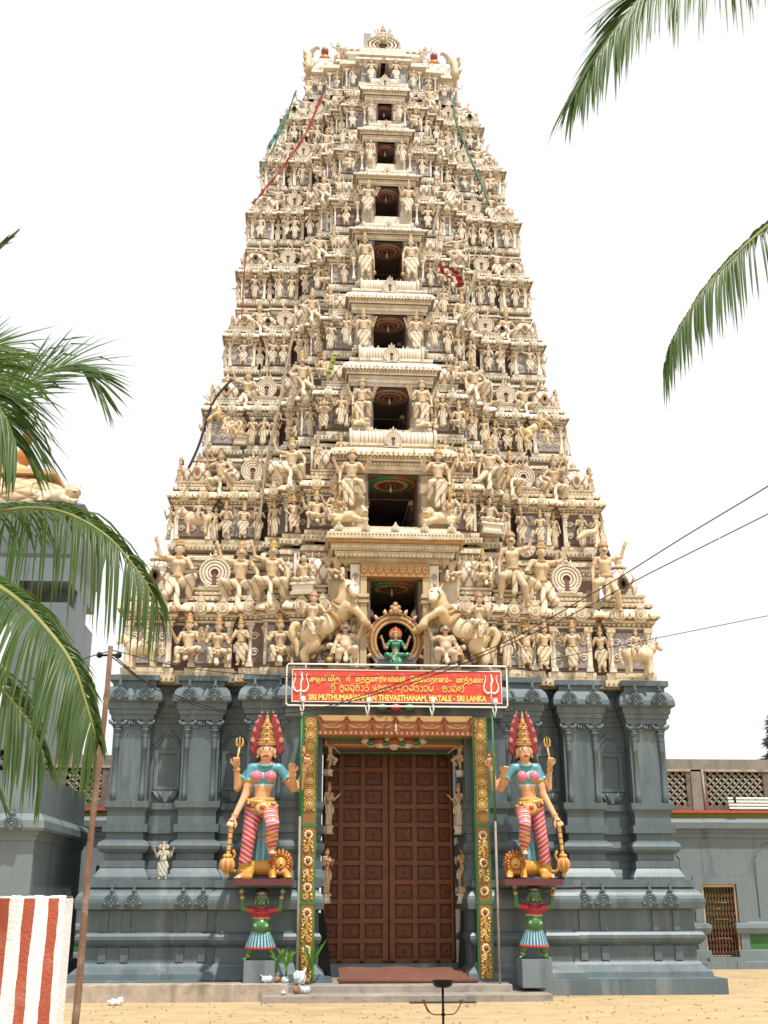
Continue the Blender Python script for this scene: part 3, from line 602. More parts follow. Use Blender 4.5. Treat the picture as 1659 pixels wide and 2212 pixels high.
# --- grey base
LOW = [(0, .40), (.27, .40), (.29, .22), (.38, .20), (.50, .06), (.55, .03), (.57, 0), (.83, 0), (.85, .05), (.90, .11), (.96, .14), (1.02, .14), (1.07, .10), (1.09, .0), (1.46, 0), (1.47, .10), (1.49, .17), (1.60, .19), (1.66, .185), (1.72, .16), (1.78, .11), (1.83, .05), (1.86, .02), (1.87, .07), (2.0, .07), (2.005, -.05)]
PIL = [(1.9, .14), (2.02, .15), (2.06, .145), (2.14, .10), (2.22, .05), (2.23, .06), (2.35, .06), (2.36, 0), (2.49, 0), (2.50, .05), (2.56, .11), (2.62, .125), (2.68, .10), (2.73, .02), (2.74, -.01), (2.87, -.01), (2.875, .06), (3.02, .07), (3.025, .0), (3.25, 0), (3.29, .025), (3.33, .065), (3.45, .075), (3.46, .0), (4.83, 0), (4.86, .02), (4.99, .02), (5.0, .05), (5.10, .06), (5.105, .09), (5.19, .10), (5.2, .125), (5.33, .14), (5.335, .20), (5.37, .215), (5.46, .205), (5.56, .17), (5.64, .10), (5.645, .06), (5.76, .06), (5.765, .13), (5.87, .13), (5.875, -.05)]
bs = MB(); G = 6
P3 = lambda pr, s=1.0: [(z, o*s, G) for z, o in pr]
for s in (-1, 1):
    xs = sorted((s*1.56, s*5.70)); bs.block(xs[0], xs[1], 22.32, 29.5, P3(LOW), dz=.002*(s > 0))
    xs = sorted((s*1.5, s*3.3)); bs.block(xs[0], xs[1], 22.2, 24.6, P3([p for p in LOW if p[0] > .28][:], .9)[0:], dz=-.006+.002*(s > 0))
    xs = sorted((s*1.62, s*5.36)); bs.block(xs[0], xs[1], 23.06, 29.5, P3([(z, o*.8) for z, o in PIL]), dz=-.004)
    xs = sorted((s*1.56, s*2.2)); bs.block(xs[0], xs[1], 22.35, 26, P3([(z, o*.7) for z, o in PIL]), dz=-.008)
for s in (-1, 1):
    xs = sorted((s*1.40, s*2.3)); bs.block(xs[0], xs[1], 22.5, 25.5, P3([(z, o*.55) for z, o in PIL]), dz=-.012); xs = sorted((s*1.42, s*2.2)); bs.box(xs[0], xs[1], 22.6, 25.4, -.05, 2.0, G)
bs.block(-2.15, 2.15, 22.2, 26.2, P3([(5.03, .0), (5.2, .0), (5.21, .06), (5.34, .07), (5.35, .14), (5.42, .16), (5.55, .12), (5.64, .05), (5.65, .02), (5.76, .02), (5.77, .10), (5.86, .10), (5.865, -.02)]), dz=.003)
bs.box(-5.4, 5.4, 23.4, 30.8, 5.3, 5.86, G)
bs.box(-1.5, 1.5, 23.72, 24.4, .1, .46, G); bs.box(-1.4, 1.4, 24.15, 25, 4.62, 5.2, G)
bs.box(-1.7, 1.7, 22.45, 24.6, 4.70, 5.04, 5)
for s in (-1, 1):        # flat strips dividing the sunk panels of the plinth
    for X in (5.35, 4.95, 3.95, 3.55, 2.75):
        for z0, z1 in ((.575, .826), (1.095, 1.455)): bs.box(s*X-.07, s*X+.07, 22.285, 22.33, z0, z1, G)
base = tpart('base', bs, TM)
pm = MB()
pm.block(-.36, .36, -.0, .55, P3(PIL))
CLN = [(.06, 0), (.06, .12), (.05, .14), (.05, .72), (.065, .73), (.05, .755), (.063, .775), (.048, .80), (.062, .82), (.048, .85), (.055, .88), (.075, .91), (.05, .945), (.085, .97), (.1, .985), (.1, 1.0)]
for x in (-.27, .27): pm.lathe([(r*.95, h*1.36) for r, h in CLN], (x, -.015, 3.46), 10, 0)
for x in (-.27, .27):
    pm.box(x-.06, x+.06, -.07, .1, 4.84, 5.02, 0)
    for d in (-1, 1): pm.tube([(x, -.05, 4.94), (x+d*.10, -.08, 4.91), (x+d*.15, -.09, 4.945), (x+d*.17, -.09, 4.985)], [.045, .04, .035, .02], 6)
for x in (-.05, .05, .0): pm.tube([(x, -.03, 4.97), (x, -.09, 4.89)], [.03, .02], 5)
pmm = pm.mesh('pilaster', ['grey']*10)
def palmette(mats, w=.5):
    b = MB(); b.col = CREAM
    out = [(-.30, 0), (-.42, .05), (-.46, .2), (-.36, .4), (-.22, .5), (-.1, .55), (-.15, .64), (-.05, .72), (-.08, .84), (0, 1.0)]
    out = out+[(-x, z) for x, z in out[::-1][1:]]
    b.prism(out, -.07, .07); b.col = (.62, .5, .36)
    for r in (.30, .19): b.tube([(r*sin(a), -.075, .24+r*-cos(a)*.85) for a in np.linspace(.5, 2*pi-.5, 15)], .035, 5)
    b.col = (.35, .17, .10); b.ball((0, -.07, .24), .08, 8, sc=(1, .5, 1)); b.col = CREAM; b.ball((0, -.06, .66), .09, 8); b.ball((-.36, -.06, .1), .09, 6); b.ball((.36, -.06, .1), .09, 6)
    return b.mesh('palmette', mats)
PALG = palmette(['grey']); PALC = palmette(['tvc'])
for s in (-1, 1):
    for i, X in enumerate((5.14, 3.79, 2.50)):
        o = link('pilaster', pmm, base, (s*X, .02-(.2 if i == 2 else 0), .003*i))
        for d in (-.25, .25):
            link('antefix', PALG, o, (d, -.215, 5.36), (.36, .6, .44)); 
    for X in (5.22, 4.82, 3.92, 3.56):
        link('antefix', PALG, base, (s*X, -.455, 1.53), (.34, .5, .42))
    for X in (4.46, 3.14):      # niches with arched frame and lotus bracket
        n = MB(); y = 23.06-22.6
        n.box(-.25, -.17, y-.05, y+.02, 3.70, 4.46, 0); n.box(.17, .25, y-.05, y+.02, 3.70, 4.46, 0); n.box(-.17, .17, y-.052, y+.02, 4.40, 4.46, 0); n.box(-.17, .17, y-.052, y+.02, 3.70, 3.76, 0)
        n.tube(catmull([(-.31, y, 4.5), (-.27, y, 4.56), (-.21, y, 4.58), (-.17, y, 4.68), (-.09, y, 4.76), (0, y, 4.78), (.09, y, 4.76), (.17, y, 4.68), (.21, y, 4.58), (.27, y, 4.56), (.31, y, 4.5)], 3), .035, 6)
        n.prism([(-.28, 3.68), (-.2, 3.6), (-.12, 3.47), (.12, 3.47), (.2, 3.6), (.28, 3.68)], y-.05, y+.02)
        for x in (-.2, -.1, .1, .2): n.tube([(x*.5, y-.05, 3.48), (x*1.0, y-.07, 3.6), (x*1.2, y-.05, 3.68)], [.02, .03, .015], 5)
        n.prism([(-.08, 4.78), (-.04, 4.86), (0, 4.92), (.04, 4.86), (.08, 4.78)], y-.04, y+.02)
        link('niche', n.mesh('niche', ['grey']), base, (s*X, 0, 0))

# --- great door
fr = MB()
fr.box(-1.36, 1.36, 24.02, 24.12, .46, 4.66, 7)
door = tpart('door', fr, TM)
for s in (-1, 1):
    d = MB(); x0, x1 = (.02, 1.31)
    cols = [.02, .13, .50, .59, .96, 1.05, 1.31]; rows = 11; zb, zt = .50, 4.58; rh = (zt-zb)/rows
    for a, b_ in ((.02, .125), (.485, .58), (.935, 1.03), (1.26, 1.31)): d.box(s*a, s*b_, 23.93, 24.02, zb, zt, 1) if s > 0 else d.box(s*b_, s*a, 23.93, 24.02, zb, zt, 1)
    for r in range(rows+1):
        zc = zb+r*rh
        for a, b_ in ((.125, .485), (.58, .935), (1.03, 1.26)):
            xa, xb = sorted((s*a, s*b_)); d.box(xa, xb, 23.94, 24.02, zc-.045, zc+.045, 1)
            if r < rows:
                xm, zm = (xa+xb)/2, zc+rh/2; hw_ = (xb-xa)/2
                for k, (q, yy) in enumerate(((.78, 23.985), (.52, 23.965))):
                    d.box(xm-hw_*q, xm+hw_*q, yy, 24.02, zm-.14*q, zm+.14*q, 0)
                d.ball((xm, 23.955, zm), .035, 6, 1)
        if r % 3 == 0: d.ball((s*.3, 23.93, zc), .012, 6, 2); d.ball((s*.75, 23.93, zc), .012, 6, 2)
    tpart('door_leaf', d, ['wood', 'woodlight', 'ochre'], door)
# --- gilded door posts
GD, GD2, GRN, BRN = (.56, .34, .075), (.68, .50, .18), (.035, .17, .05), (.27, .125, .025)
for s in (-1, 1):
    p = MB(); xc = s*1.645
    p.col = GRN; p.box(xc-.145, xc+.145, 22.0, 22.3, .24, 5.02)
    p.col = BRN; p.box(xc-.112, xc+.112, 21.985, 22.0, .26, 5.0)
    p.col = GD
    for z in (2.98, 1.60): p.col = GRN; p.box(xc-.148, xc+.148, 21.975, 22.0, z-.03, z+.03)
    for k in range(8):
        z = 4.86-k*.215
        p.lathe([(.106, 0), (.106, -.02), (.095, -.035), (.08, -.02), (.075, -.015), (.06, -.04), (.045, -.03), (.03, -.03), (.02, -.05)], (xc, 21.985, z), 16, axis='y', cols=[GD2, GD2, GD, BRN, BRN, GD2, GD, BRN, GD2])
        for d in (-1, 1): p.col = GD; p.ball((xc+d*.085, 21.98, z-.107), .028, 6)
    def spiral(cx_, cz, r, d, turns=1.6):
        pts = [(cx_+d*r*(1-t*.8)*cos(pi/2+2*pi*turns*t), 21.972, cz+r*(1-t*.8)*sin(pi/2+2*pi*turns*t)) for t in np.linspace(0, 1, 16)]
        p.col = GD if random.random() < .6 else GD2; p.tube(pts, .0165, 5)
    flowers = [2.80, 2.33, 1.86, 1.42, .78] if s < 0 else [2.8, 2.3, 1.8, 1.42, .80]
    z = 2.86; k = 0
    while z > .32:
        if abs(z-2.98) > .1 and abs(z-1.6) > .1 and min(abs(z-f) for f in flowers) > .12:
            spiral(xc+.045*(-1)**k, z, .062, (-1)**k); p.col = GD2; p.ball((xc-.07*(-1)**k, 21.978, z+.03), .03, 6); p.col = GD; p.ball((xc-.08*(-1)**k, 21.978, z-.035), .026, 6)
        z -= .105; k += 1
    for f in flowers:
        for j in range(9):
            a = 2*pi*j/9; p.col = (.72, .56, .30); p.ball((xc+.062*cos(a), 21.975, f+.062*sin(a)), .03, 6, sc=(1, .6, 1))
        p.col = (.22, .04, .02); p.ball((xc, 21.965, f), .036, 8)
    tpart('door_post', p, 'gold')
# --- painted lintel and soffit
p = MB(); OR, RD, YL, GN, CM = (.44, .24, .08), (.30, .06, .03), (.52, .37, .15), (.04, .15, .07), (.60, .50, .34)
p.col = OR; p.box(-1.5, 1.5, 22.02, 22.45, 4.66, 5.04)
p.col = YL; p.box(-1.5, 1.5, 21.995, 22.02, 4.93, 5.035)
p.col = RD; p.box(-1.5, 1.5, 22.0, 22.02, 4.755, 4.79); p.col = RD; p.box(-1.5, 1.5, 21.99, 22.02, 4.655, 4.672)
for i in range(60):
    x = -1.46+i*2.92/59; p.col = BRN; p.ball((x, 22.005, 4.905), .009, 5); p.col = RD if i % 2 else YL; p.prism([(x-.022, 4.68), (x+.022, 4.68), (x, 4.745)], 21.998, 22.02)
xs = [-1.47, -.95, -.45, 0, .45, .95, 1.47]
for a, b_ in zip(xs, xs[1:]):
    p.col = RD; p.tube([(a+(b_-a)*t, 21.975, 5.0-.17*(1-(2*t-1)**2)) for t in np.linspace(0, 1, 11)], .016, 5)
for x in xs: p.col = RD; p.tube([(x, 21.97, 5.01), (x, 21.97, 4.74)], [.022, .012], 5); p.ball((x, 21.965, 4.99), .035, 6)
p.col = CM; p.lathe([(.015, 0), (.035, .05), (.02, .09), (.03, .12), (.01, .17)], (0, 21.95, 4.70), 8)
for i, (z, y, c) in enumerate(((4.62, 22.5, GN), (4.585, 22.65, RD), (4.55, 22.8, YL), (4.52, 22.95, RD), (4.49, 23.1, (.05, .05, .04)), (4.46, 23.25, GN))):
    p.col = c; p.box(-1.38, 1.38, y, y+.25, z, z+.16)
    for j in range(40):
        if i in (1, 3): p.col = YL; p.ball((-1.34+j*2.68/39, y-.005, z+.02), .012, 5)
for (x, z, r, c) in [(0, 4.60, .13, RD), (0, 4.52, .09, CM), (-.17, 4.56, .10, GN), (.17, 4.56, .10, GN), (-.30, 4.60, .11, RD), (.30, 4.60, .11, RD), (-.27, 4.53, .08, CM), (.27, 4.53, .08, CM), (-.45, 4.57, .10, GN), (.45, 4.57, .10, GN), (-.56, 4.61, .08, CM), (.56, 4.61, .08, CM), (-.11, 4.63, .08, CM), (.12, 4.64, .08, CM), (0, 4.48, .06, GN)]:
    p.col = c; p.ball((x, 22.45, z), r, 10, sc=(1.1, .6, .7)); p.col = CM; p.tube([(x+r*1.1*cos(a), 22.43, z+r*.72*sin(a)) for a in np.linspace(pi, 2*pi, 9)], .011, 5)
p.col = (.06, .03, .03); p.box(-.42, .42, 21.98, 22.05, 5.10, 5.16)
for x, c in ((0, (.4, .02, .05)), (-.27, (.03, .14, .06)), (.27, (.03, .14, .06))): p.col = c; p.ball((x, 21.97, 5.2), .12, 10, sc=(1, .5, .6))
tpart('lintel', p, 'gold')

# --- repeated ornaments of the storeys
def ring_col(i): return [CREAM, (.72, .62, .46), OCH][i % 3]
b = MB(); prof = [(1.0, .08), (1.0, -.1), (.96, -.17), (.87, -.17), (.85, -.1), (.80, -.1), (.78, -.16), (.68, -.16), (.66, -.09), (.60, -.09), (.58, -.15), (.46, -.15), (.44, -.08), (.38, -.08), (.36, -.13), (.26, -.13), (.24, -.03)]
cl = [CREAM, CREAM, CREAM, CREAM, (.42, .31, .21), (.42, .31, .21), CREAM, CREAM, (.48, .36, .23), (.48, .36, .23), CREAM, CREAM, (.42, .31, .21), (.42, .31, .21), CREAM, CREAM, (.16, .07, .05)]
b.lathe(prof, (0, 0, 1), 28, axis='y', cols=cl, smooth=False)
b.col = (.16, .07, .05); b.box(-.13, .13, -.19, .05, .22, .9); b.col = CREAM
for j in range(30): a = 2*pi*j/30; b.ball((.93*cos(a), -.17, 1+.93*sin(a)), .055, 5)
for x in (-1, 1):
    b.col = CREAM; b.tube([(x*(.45+.22*cos(a)*(1-a/14)), -.15, .2+.22*sin(a)*(1-a/14)) for a in np.linspace(0, 9, 20)], .06, 5); b.box(min(x*.2, x*1.0), max(x*.2, x*1.0), -.12, .1, 0, .1)
    b.tube([(x*.12, -.1, 2.0), (x*.3, -.1, 2.1), (x*.34, -.1, 2.3)], [.1, .08, .02], 5)
b.col = (.62, .47, .3); b.ball((0, -.1, 2.13), .17, 8); b.ball((0, -.1, 2.36), .11, 8); b.tube([(0, -.1, 2.4), (0, -.1, 2.6)], [.07, .01], 5)
GABLE = b.mesh('horseshoe_gable', 'tvc')
def lattice(u, v, nu, nv, c1=CREAM, c2=(.25, .16, .10)):
    a, c = (u*nu+v*nv) % 1, (u*nu-v*nv) % 1
    return c2 if min(min(a, 1-a), min(c, 1-c)) < .11 else c1
b = MB()
def domef(u, v, R=1.0, Hh=1.15):
    a = 2*pi*u; ca, sa = cos(a+pi/4), sin(a+pi/4); k = (abs(ca)**3.2+abs(sa)**3.2)**(-1/3.2)
    r = [.80, .98, 1.06, 1.06, .98, .80, .5, .12][min(7, int(v*7))]; f = v*7-int(v*7) if v < 1 else 0
    r2 = [.80, .98, 1.06, 1.06, .98, .80, .5, .12, .12][min(8, int(v*7)+1)]
    r = r+(r2-r)*f if v < 1 else .12
    return ((R*r*ca*k, R*r*sa*k, Hh*v), lattice(u, v, 8, 1.6))
b.grid(domef, 80, 28)
b.col = (.6, .46, .3); b.lathe([(.5, 0), (.55, .05), (.3, .1), (.16, .16), (.24, .24), (.24, .32), (.1, .4), (.03, .55)], (0, 0, 1.08), 10)
b.col = CREAM
for s in (-1, 1):
    b.lathe([(.34, 0), (.34, -.1), (.28, -.14), (.2, -.08), (.1, -.1)], (0, -1.02, .42), 14, axis='y', cols=[CREAM, CREAM, (.66, .55, .4), OCH, (.2, .1, .06)])
DOME = b.mesh('roof_dome', 'tvc')
def vaultmesh(asp, nrib, lat=False):
    b = MB()
    def vf(u, v):
        x = -asp+2*asp*u; a = pi*v; r = 1+.05*(cos(u*nrib*2*pi) > .3)*(0 if lat else 1)
        c = lattice(u, v, nrib*.5, 2.2) if lat else ((.33, .2, .12) if abs((u*nrib) % 1-.5) < .09 else CREAM)
        return ((x, -r*max(sin(a), 0)**.8*.8, r*(-cos(a))*.95+.95), c)
    b.grid(vf, 96, 14)
    for s in (-1, 1):
        b.col = CREAM; b.tube([(s*asp, -1.0*max(sin(a), 0)**.8*.9, 1.1*(-cos(a))*.95+1.0) for a in np.linspace(.1, pi+.2, 16)], .15, 6)
        b.col = (.66, .55, .38); b.box(min(s*asp, s*asp*.97), max(s*asp, s*asp*.97), -.9, .4, 0, 1.8)
    b.col = (.6, .46, .3)
    for k in range(5): b.lathe([(.12, 0), (.16, .08), (.06, .16), (.1, .24), (.02, .42)], (-asp*.8+asp*1.6*k/4, -.1, 1.9), 7)
    return b.mesh('barrel_roof', 'tvc')
VAULT = vaultmesh(3.6, 22); VLAT = vaultmesh(1.7, 6, True)
b = MB(); b.col = CREAM; b.box(-.16, .16, -.16, .16, 0, .08); b.lathe([(.13, .08), (.13, .14), (.095, .16), (.085, .6), (.12, .63), (.09, .67), (.12, .71), (.14, .75), (.09, .80), (.17, .86), (.17, .89)], (0, 0, 0), 10); b.col = (.6, .46, .3); b.box(-.2, .2, -.2, .2, .89, 1.0)
COLUMN = b.mesh('column', 'tvc')
def rosette(r, i=0):
    b = MB(); cs_ = [(.42, .12, .06), (.06, .16, .06), (.55, .36, .15), (.40, .08, .05), (.06, .16, .07), (.5, .3, .12), (.3, .05, .04)] if i < 2 else [(.46, .33, .24), (.36, .10, .07), (.44, .34, .27), (.30, .08, .06), (.42, .3, .2), (.3, .07, .05), (.2, .05, .04)]
    for k in range(6):
        R = r*(1-k*.155)
        for j in range(26-2*k):
            a = 2*pi*j/(26-2*k); b.col = cs_[k] if (k or i >= 2 or cos(a) > 0) else ((.07, .26, .12) if a < 1.5*pi else (.62, .33, .12)); b.ball((R*.9*cos(a), R*.9*sin(a)*.95, -.006*k), R*.16, 6, sc=(1, 1, .22))
    b.col = (.2, .03, .02); b.lathe([(r*.94, 0), (r*.94, .03)], (0, 0, 0), 24); b.col = (.8, .8, .78); b.tube([(0, 0, 0), (0, 0, -.16)], .02, 6)
    return b.mesh('ceiling_rosette', 'tvc')

FZ = [5.9, 8.9, 11.35, 13.55, 15.5, 17.3, 19.1, 20.8, 22.55]
HW = [5.42, 4.70, 4.14, 3.78, 3.57, 3.40, 3.12, 2.66, 2.2]
YF = [22.6+(5.7-h) for h in HW]; YF[0] = 22.72
YC = [22.2, 22.4, 22.8, 23.2, 23.6, 23.95, 24.35, 24.75, 25.25]
OP = [(.55, 6.02, 7.8), (.58, 9.05, 10.2), (.45, 11.42, 12.42), (.42, 13.5, 14.45), (.38, 15.62, 16.67), (.33, 17.62, 18.46), (.26, 19.45, 20.07), (.22, 21.08, 21.58), (.2, 22.75, 23.31)]
BAYS = [('c', 0, .27, 1.0), ('s1', .25, .385, .76), ('s2', .37, .485, .50), ('s3', .47, .565, .27), ('k', .60, .765, .05), ('e', .825, 1.0, 0)]
def bay_y(i, u):
    u = abs(u); f = -.12
    for nm, a, b_, p_ in BAYS:
        if a <= u <= b_: f = max(f, p_)
    return YF[i]-f*(YF[i]-YC[i]) if f >= 0 else YF[i]+.14
def dent(mb, x0, x1, y, z, s, pitch, m, dep=.05):
    n = max(1, int((x1-x0)/pitch)); p_ = (x1-x0)/n
    for k in range(n): xc = x0+(k+.5)*p_; mb.box(xc-s/2, xc+s/2, y-dep, y+.02, z, z+s*.9, m)
def petals(mb, x0, x1, y, z, pitch, hgt, m, tilt=.03):
    n = max(1, int((x1-x0)/pitch)); p_ = (x1-x0)/n
    for k in range(n):
        xc = x0+(k+.5)*p_; r = p_*.47
        pts = [(xc-r, y-tilt*0, z+hgt), (xc-r, y-tilt, z+hgt*.45), (xc-r*.6, y-tilt, z+hgt*.1), (xc, y-tilt, z), (xc+r*.6, y-tilt, z+hgt*.1), (xc+r, y-tilt, z+hgt*.45), (xc+r, y, z+hgt)]
        a = mb.av(pts); c = mb.av([(q[0], y+.03, q[2]) for q in pts]); mb.af([a+j for j in range(7)][::-1], m)
        for j in range(6): mb.af((a+j, a+j+1, c+j+1, c+j), m)
def kudu(mb, x, y, z, r):
    n = 12
    for rr, dy, m in ((1, 0, 0), (.72, -.02, 1), (.60, -.03, 0), (.30, -.04, 1)):
        a = mb.av([(x+r*rr*cos(2*pi*j/n), y+dy*1.2, z+r*rr*sin(2*pi*j/n)) for j in range(n)]); mb.af([a+j for j in range(n)][::-1], m)
        c = mb.av([(x+r*rr*cos(2*pi*j/n), y+.06, z+r*rr*sin(2*pi*j/n)) for j in range(n)])
        for j in range(n): mb.af((a+j, a+(j+1) % n, c+(j+1) % n, c+j), m)
    a = mb.av([(x-r*.45, y-.01, z+r*.85), (x+r*.45, y-.01, z+r*.85), (x, y-.01, z+r*1.75), (x, y+.06, z+r*1.0)]); mb.af((a, a+1, a+2), 0); mb.af((a+1, a+3, a+2), 0); mb.af((a+3, a, a+2), 0)
def stup(mb, x, y, z, h):
    mb.lathe([(h*.30, 0), (h*.32, h*.12), (h*.14, h*.25), (h*.28, h*.42), (h*.2, h*.6), (h*.06, h*.75), (h*.02, h*1.1)], (x, y, z), 7, 1)
STOREY = []
CW = [1.30, 1.10, .86, .80, .72, .63, .52, .45]
KS = [1, 1, 1.05, 1.1, 1.12, 1.15, 1.15, 1.15]
for i in range(8):
    z0, z1 = FZ[i], FZ[i+1]; H = z1-z0; hw = HW[i]; yf = YF[i]; yc = YC[i]; hw2 = HW[i+1]; yf2 = YF[i+1]; sc = H/2.5
    S = MB(); ow, oz0, oz1 = OP[i]; q = (.55+.45*hw/5)*.8
    lowp = [(-.055, .0, 1), (-.05, .11*q, 1), (-.045, .12*q, 0), (-.004, .13*q, 0), (0, .03, 0), (.02, .06*q, 0), (.045, .06*q, 0), (.05, .0, 1), (.065, 0, 3), (.355, 0, 3), (.357, .035*q, 0), (.372, .04*q, 0), (.374, .02*q, 10), (.380, .02*q, 10), (.382, .065*q, 1), (.392, .07*q, 1), (.394, .10*q, 10), (.400, .11*q, 0), (.412, .11*q, 0), (.414, .13*q, 10), (.422, .14*q, 2), (.427, .20*q, 10), (.44, .225*q, 0), (.452, .215*q, 0), (.468, .19*q, 0), (.485, .14*q, 0), (.497, .07*q, 0), (.5, .03*q, 10), (.51, .03*q, 10), (.512, .08*q, 10), (.517, .085*q, 0), (.54, .085*q, 0), (.545, -.05, 0)]
    upp = [(.50, -.02, 1), (.55, -.02, 1), (.56, -.05, 3), (.80, -.05, 3), (.803, .0, 0), (.822, .01, 0), (.824, -.01, 10), (.830, -.01, 10), (.832, .05*q, 1), (.845, .055*q, 1), (.848, .10*q, 0), (.87, .11*q, 0), (.872, .125*q, 10), (.88, .13*q, 2), (.882, .15*q, 10), (.886, .155*q, 0), (.91, .14*q, 0), (.93, .08*q, 0), (.945, -.02, 1)]
    Z = lambda pr: [(z0+a*H, o, m) for a, o, m in pr]
    for s in (-1, 1):
        X = lambda a, b_: sorted((s*a, s*b_))
        a, b_ = X(ow+.02, hw*.985); S.block(a, b_, yf+.16, 2*YAX-yf, Z(lowp), dz=-.004-.001*s)
        a, b_ = X(ow+.02, hw2*.985); S.block(a, b_, yf2+.10, 2*YAX-yf2, Z(upp), dz=-.005-.001*s)
        for bi, (nm, u0, u1, p_) in enumerate(BAYS):
            yb = yf-p_*(yf-yc); yb2 = yf2-p_*(yf2-YC[i+1])
            if nm == 'c': u1 = (CW[i]-.02)/hw
            if nm == 's1': u0 = (CW[i]-.06)/hw
            a, b_ = X(ow if nm == 'c' else u0*hw, u1*hw)
            pr = lowp
            if nm == 'c':      # jamb of the doorway, cornice kept for the lintel block
                pr = [(a_, o_, 1 if m_ == 3 else m_) for a_, o_, m_ in lowp if a_ <= .357]+[((oz1-z0)/H, 0, 1)]
            S.block(a, b_, yb, yf+.4, Z(pr), dz=.003*bi+.0015*s)
            if nm != 'c':
                a2, b2 = X(u0*hw2 if nm != 's1' else CW[min(i+1, 7)]-.06, u1*hw2); S.block(a2, b2, yb2+.06, yf2+.4, Z(upp), dz=.003*bi+.0015*s)
            o = .11*q
            dent(S, a-o, b_+o, yb-.122*q, z0-.036*H, .028*sc+.008, .065*sc+.02, 10, .012)
            if nm == 'c': continue
            nk = 2 if b_-a > .35 else 1
            for kk in range(nk if (bi+i) % 2 or nk > 1 else 0): kudu(S, a+(b_-a)*(kk+.5)/nk, yb-.20*q, z0+.455*H, .045*H*(.8+.2*nk))
            for kk in range(nk+1): stup(S, a+(b_-a)*(kk+.5)/(nk+1), yb+.0*q, z0+.51*H, .05*H); stup(S, a+(b_-a)*(kk+.5)/(nk+1), yb-.06, z0-.002, .04*H)
            dent(S, a, b_, yb-.062*q, z0+.380*H, .03*sc+.012, .065*sc+.02, 0, .03)
            petals(S, a-o, b_+o, yb-.205*q, z0+.425*H, .10*sc, .03*H, 1, .02)
            for xk in np.arange(a+.05*sc, b_, .115*sc): S.box(xk-.012*sc, xk+.012*sc, yb-.222*q-.012, yb-.15*q, z0+.44*H, z0+.462*H, 10)
            dent(S, a-o, b_+o, yb-.085*q, z0+.520*H, .028*sc+.01, .07*sc+.02, 2, .012)
            dent(S, a2, b2, yb2+.06-.056*q, z0+.830*H, .03*sc+.012, .075*sc+.02, 0, .03)
            dent(S, a2, b2, yb2+.06-.13*q, z0+.886*H, .05*sc+.01, .085*sc+.02, 0, .03)
            xm = (a+b_)/2; w_ = (b_-a)*.5-.05; zb_, zt_ = z0+.085*H, z0+.335*H
            S.box(xm-w_, xm+w_, yb-.02, yb+.05, zb_, zt_, 4 if (bi+i) % 3 else 3)      # painted panel with plaster scrolls and slim edge pilasters
            for sx in (-1, 1): S.box(a+.012 if sx < 0 else b_-.062*sc-.012, a+.012+.05*sc if sx < 0 else b_-.012, yb-.045, yb+.02, z0+.066*H, z0+.352*H, 0); S.box(a-.005 if sx < 0 else b_-.075*sc, a+.075*sc if sx < 0 else b_+.005, yb-.06, yb+.02, z0+.325*H, z0+.340*H, 1)
            nsp = max(1, int(w_*2/(.2*sc)))
            for kk in range(nsp):
                xs_ = xm-w_+(kk+.5)*2*w_/nsp
                for rr in range(2 if i < 5 else 1):
                    zs_ = zb_+(zt_-zb_)*(.28+.44*rr if i < 5 else .5); R_ = min(.075*sc, w_/nsp*.8); S.tube([(xs_+R_*cos(q_*(1-2*(kk % 2)))*(1-q_/12), yb-.028, zs_+R_*sin(q_)*(1-q_/12)) for q_ in np.linspace(0, 9, 12)], .014*sc+.003, 4, 0, cap=False)
    # lintel, cornice and loft over the doorway
    zt = oz1; cw = CW[i]; top = z1-.055*H; hh = top-zt
    lp = [(0, .0, 1), (.08, .0, 1), (.085, .03, 0), (.16, .04, 0), (.165, .07*q, 1), (.24, .08*q, 1), (.245, .14*q, 10), (.26, .15*q, 0), (.30, .16*q, 0), (.305, .20*q, 10), (.34, .21*q, 2), (.345, .27*q, 10), (.36, .275*q, 0), (.42, .27*q, 0), (.50, .19*q, 0), (.56, .08*q, 0), (.565, .02, 1), (.62, .02, 1), (.625, .05*q, 0), (.68, .05*q, 0), (.69, -.06, 0)]
    if i == 0:
        ab = [(7.98, 0, 1), (8.02, .05, 0), (8.10, .07, 10), (8.13, .13, 1), (8.22, .17, 1), (8.225, .20, 10), (8.25, .24, 0), (8.33, .27, 0), (8.335, .31, 10), (8.36, .33, 1), (8.47, .36, 1), (8.475, .40, 10), (8.50, .42, 2), (8.54, .43, 2), (8.545, .46, 1), (8.60, .46, 1), (8.605, .44, 10), (8.62, .44, 0), (8.70, .42, 1), (8.705, .38, 10), (8.72, .38, 0), (8.76, .36, 0), (8.765, .30, 0), (8.83, .30, 0)]
        S.block(-.96, .96, yc-.02, yf+.45, ab, dz=.011); petals(S, -1.2, 1.2, yc-.29, 8.23, .085, .08, 0, .03); petals(S, -1.3, 1.3, yc-.37, 8.38, .07, .07, 0, .02); dent(S, -1.38, 1.38, yc-.46, 8.505, .03, .06, 2, .012); dent(S, -1.40, 1.40, yc-.485, 8.56, .03, .055, 0, .015); dent(S, -1.36, 1.36, yc-.45, 8.635, .035, .07, 10, .012); [kudu(S, x_, yc-.42, 8.79, .09) for x_ in (-1.15, -.6, 0, .6, 1.15)]
        for s in (-1, 1): S.box(s*1.15-.2, s*1.15+.2, yc+.05, yf+.4, 7.4, 8.5, 1)
    else: S.block(-cw-.04, cw+.04, yc-.02, yf+.45, [(zt+a*hh, o, m) for a, o, m in lp], dz=.011)
    S.block(-cw, cw, YC[i+1]+.12, yf2+.4, [(zt+.5*hh, -.02, 3 if i else 1), (top+.02, -.02, 3 if i else 1)], dz=.013)
    if i: petals(S, -cw-.26*q, cw+.26*q, yc-.28*q, zt+.335*hh, .10*sc, .06*hh, 1, .02)
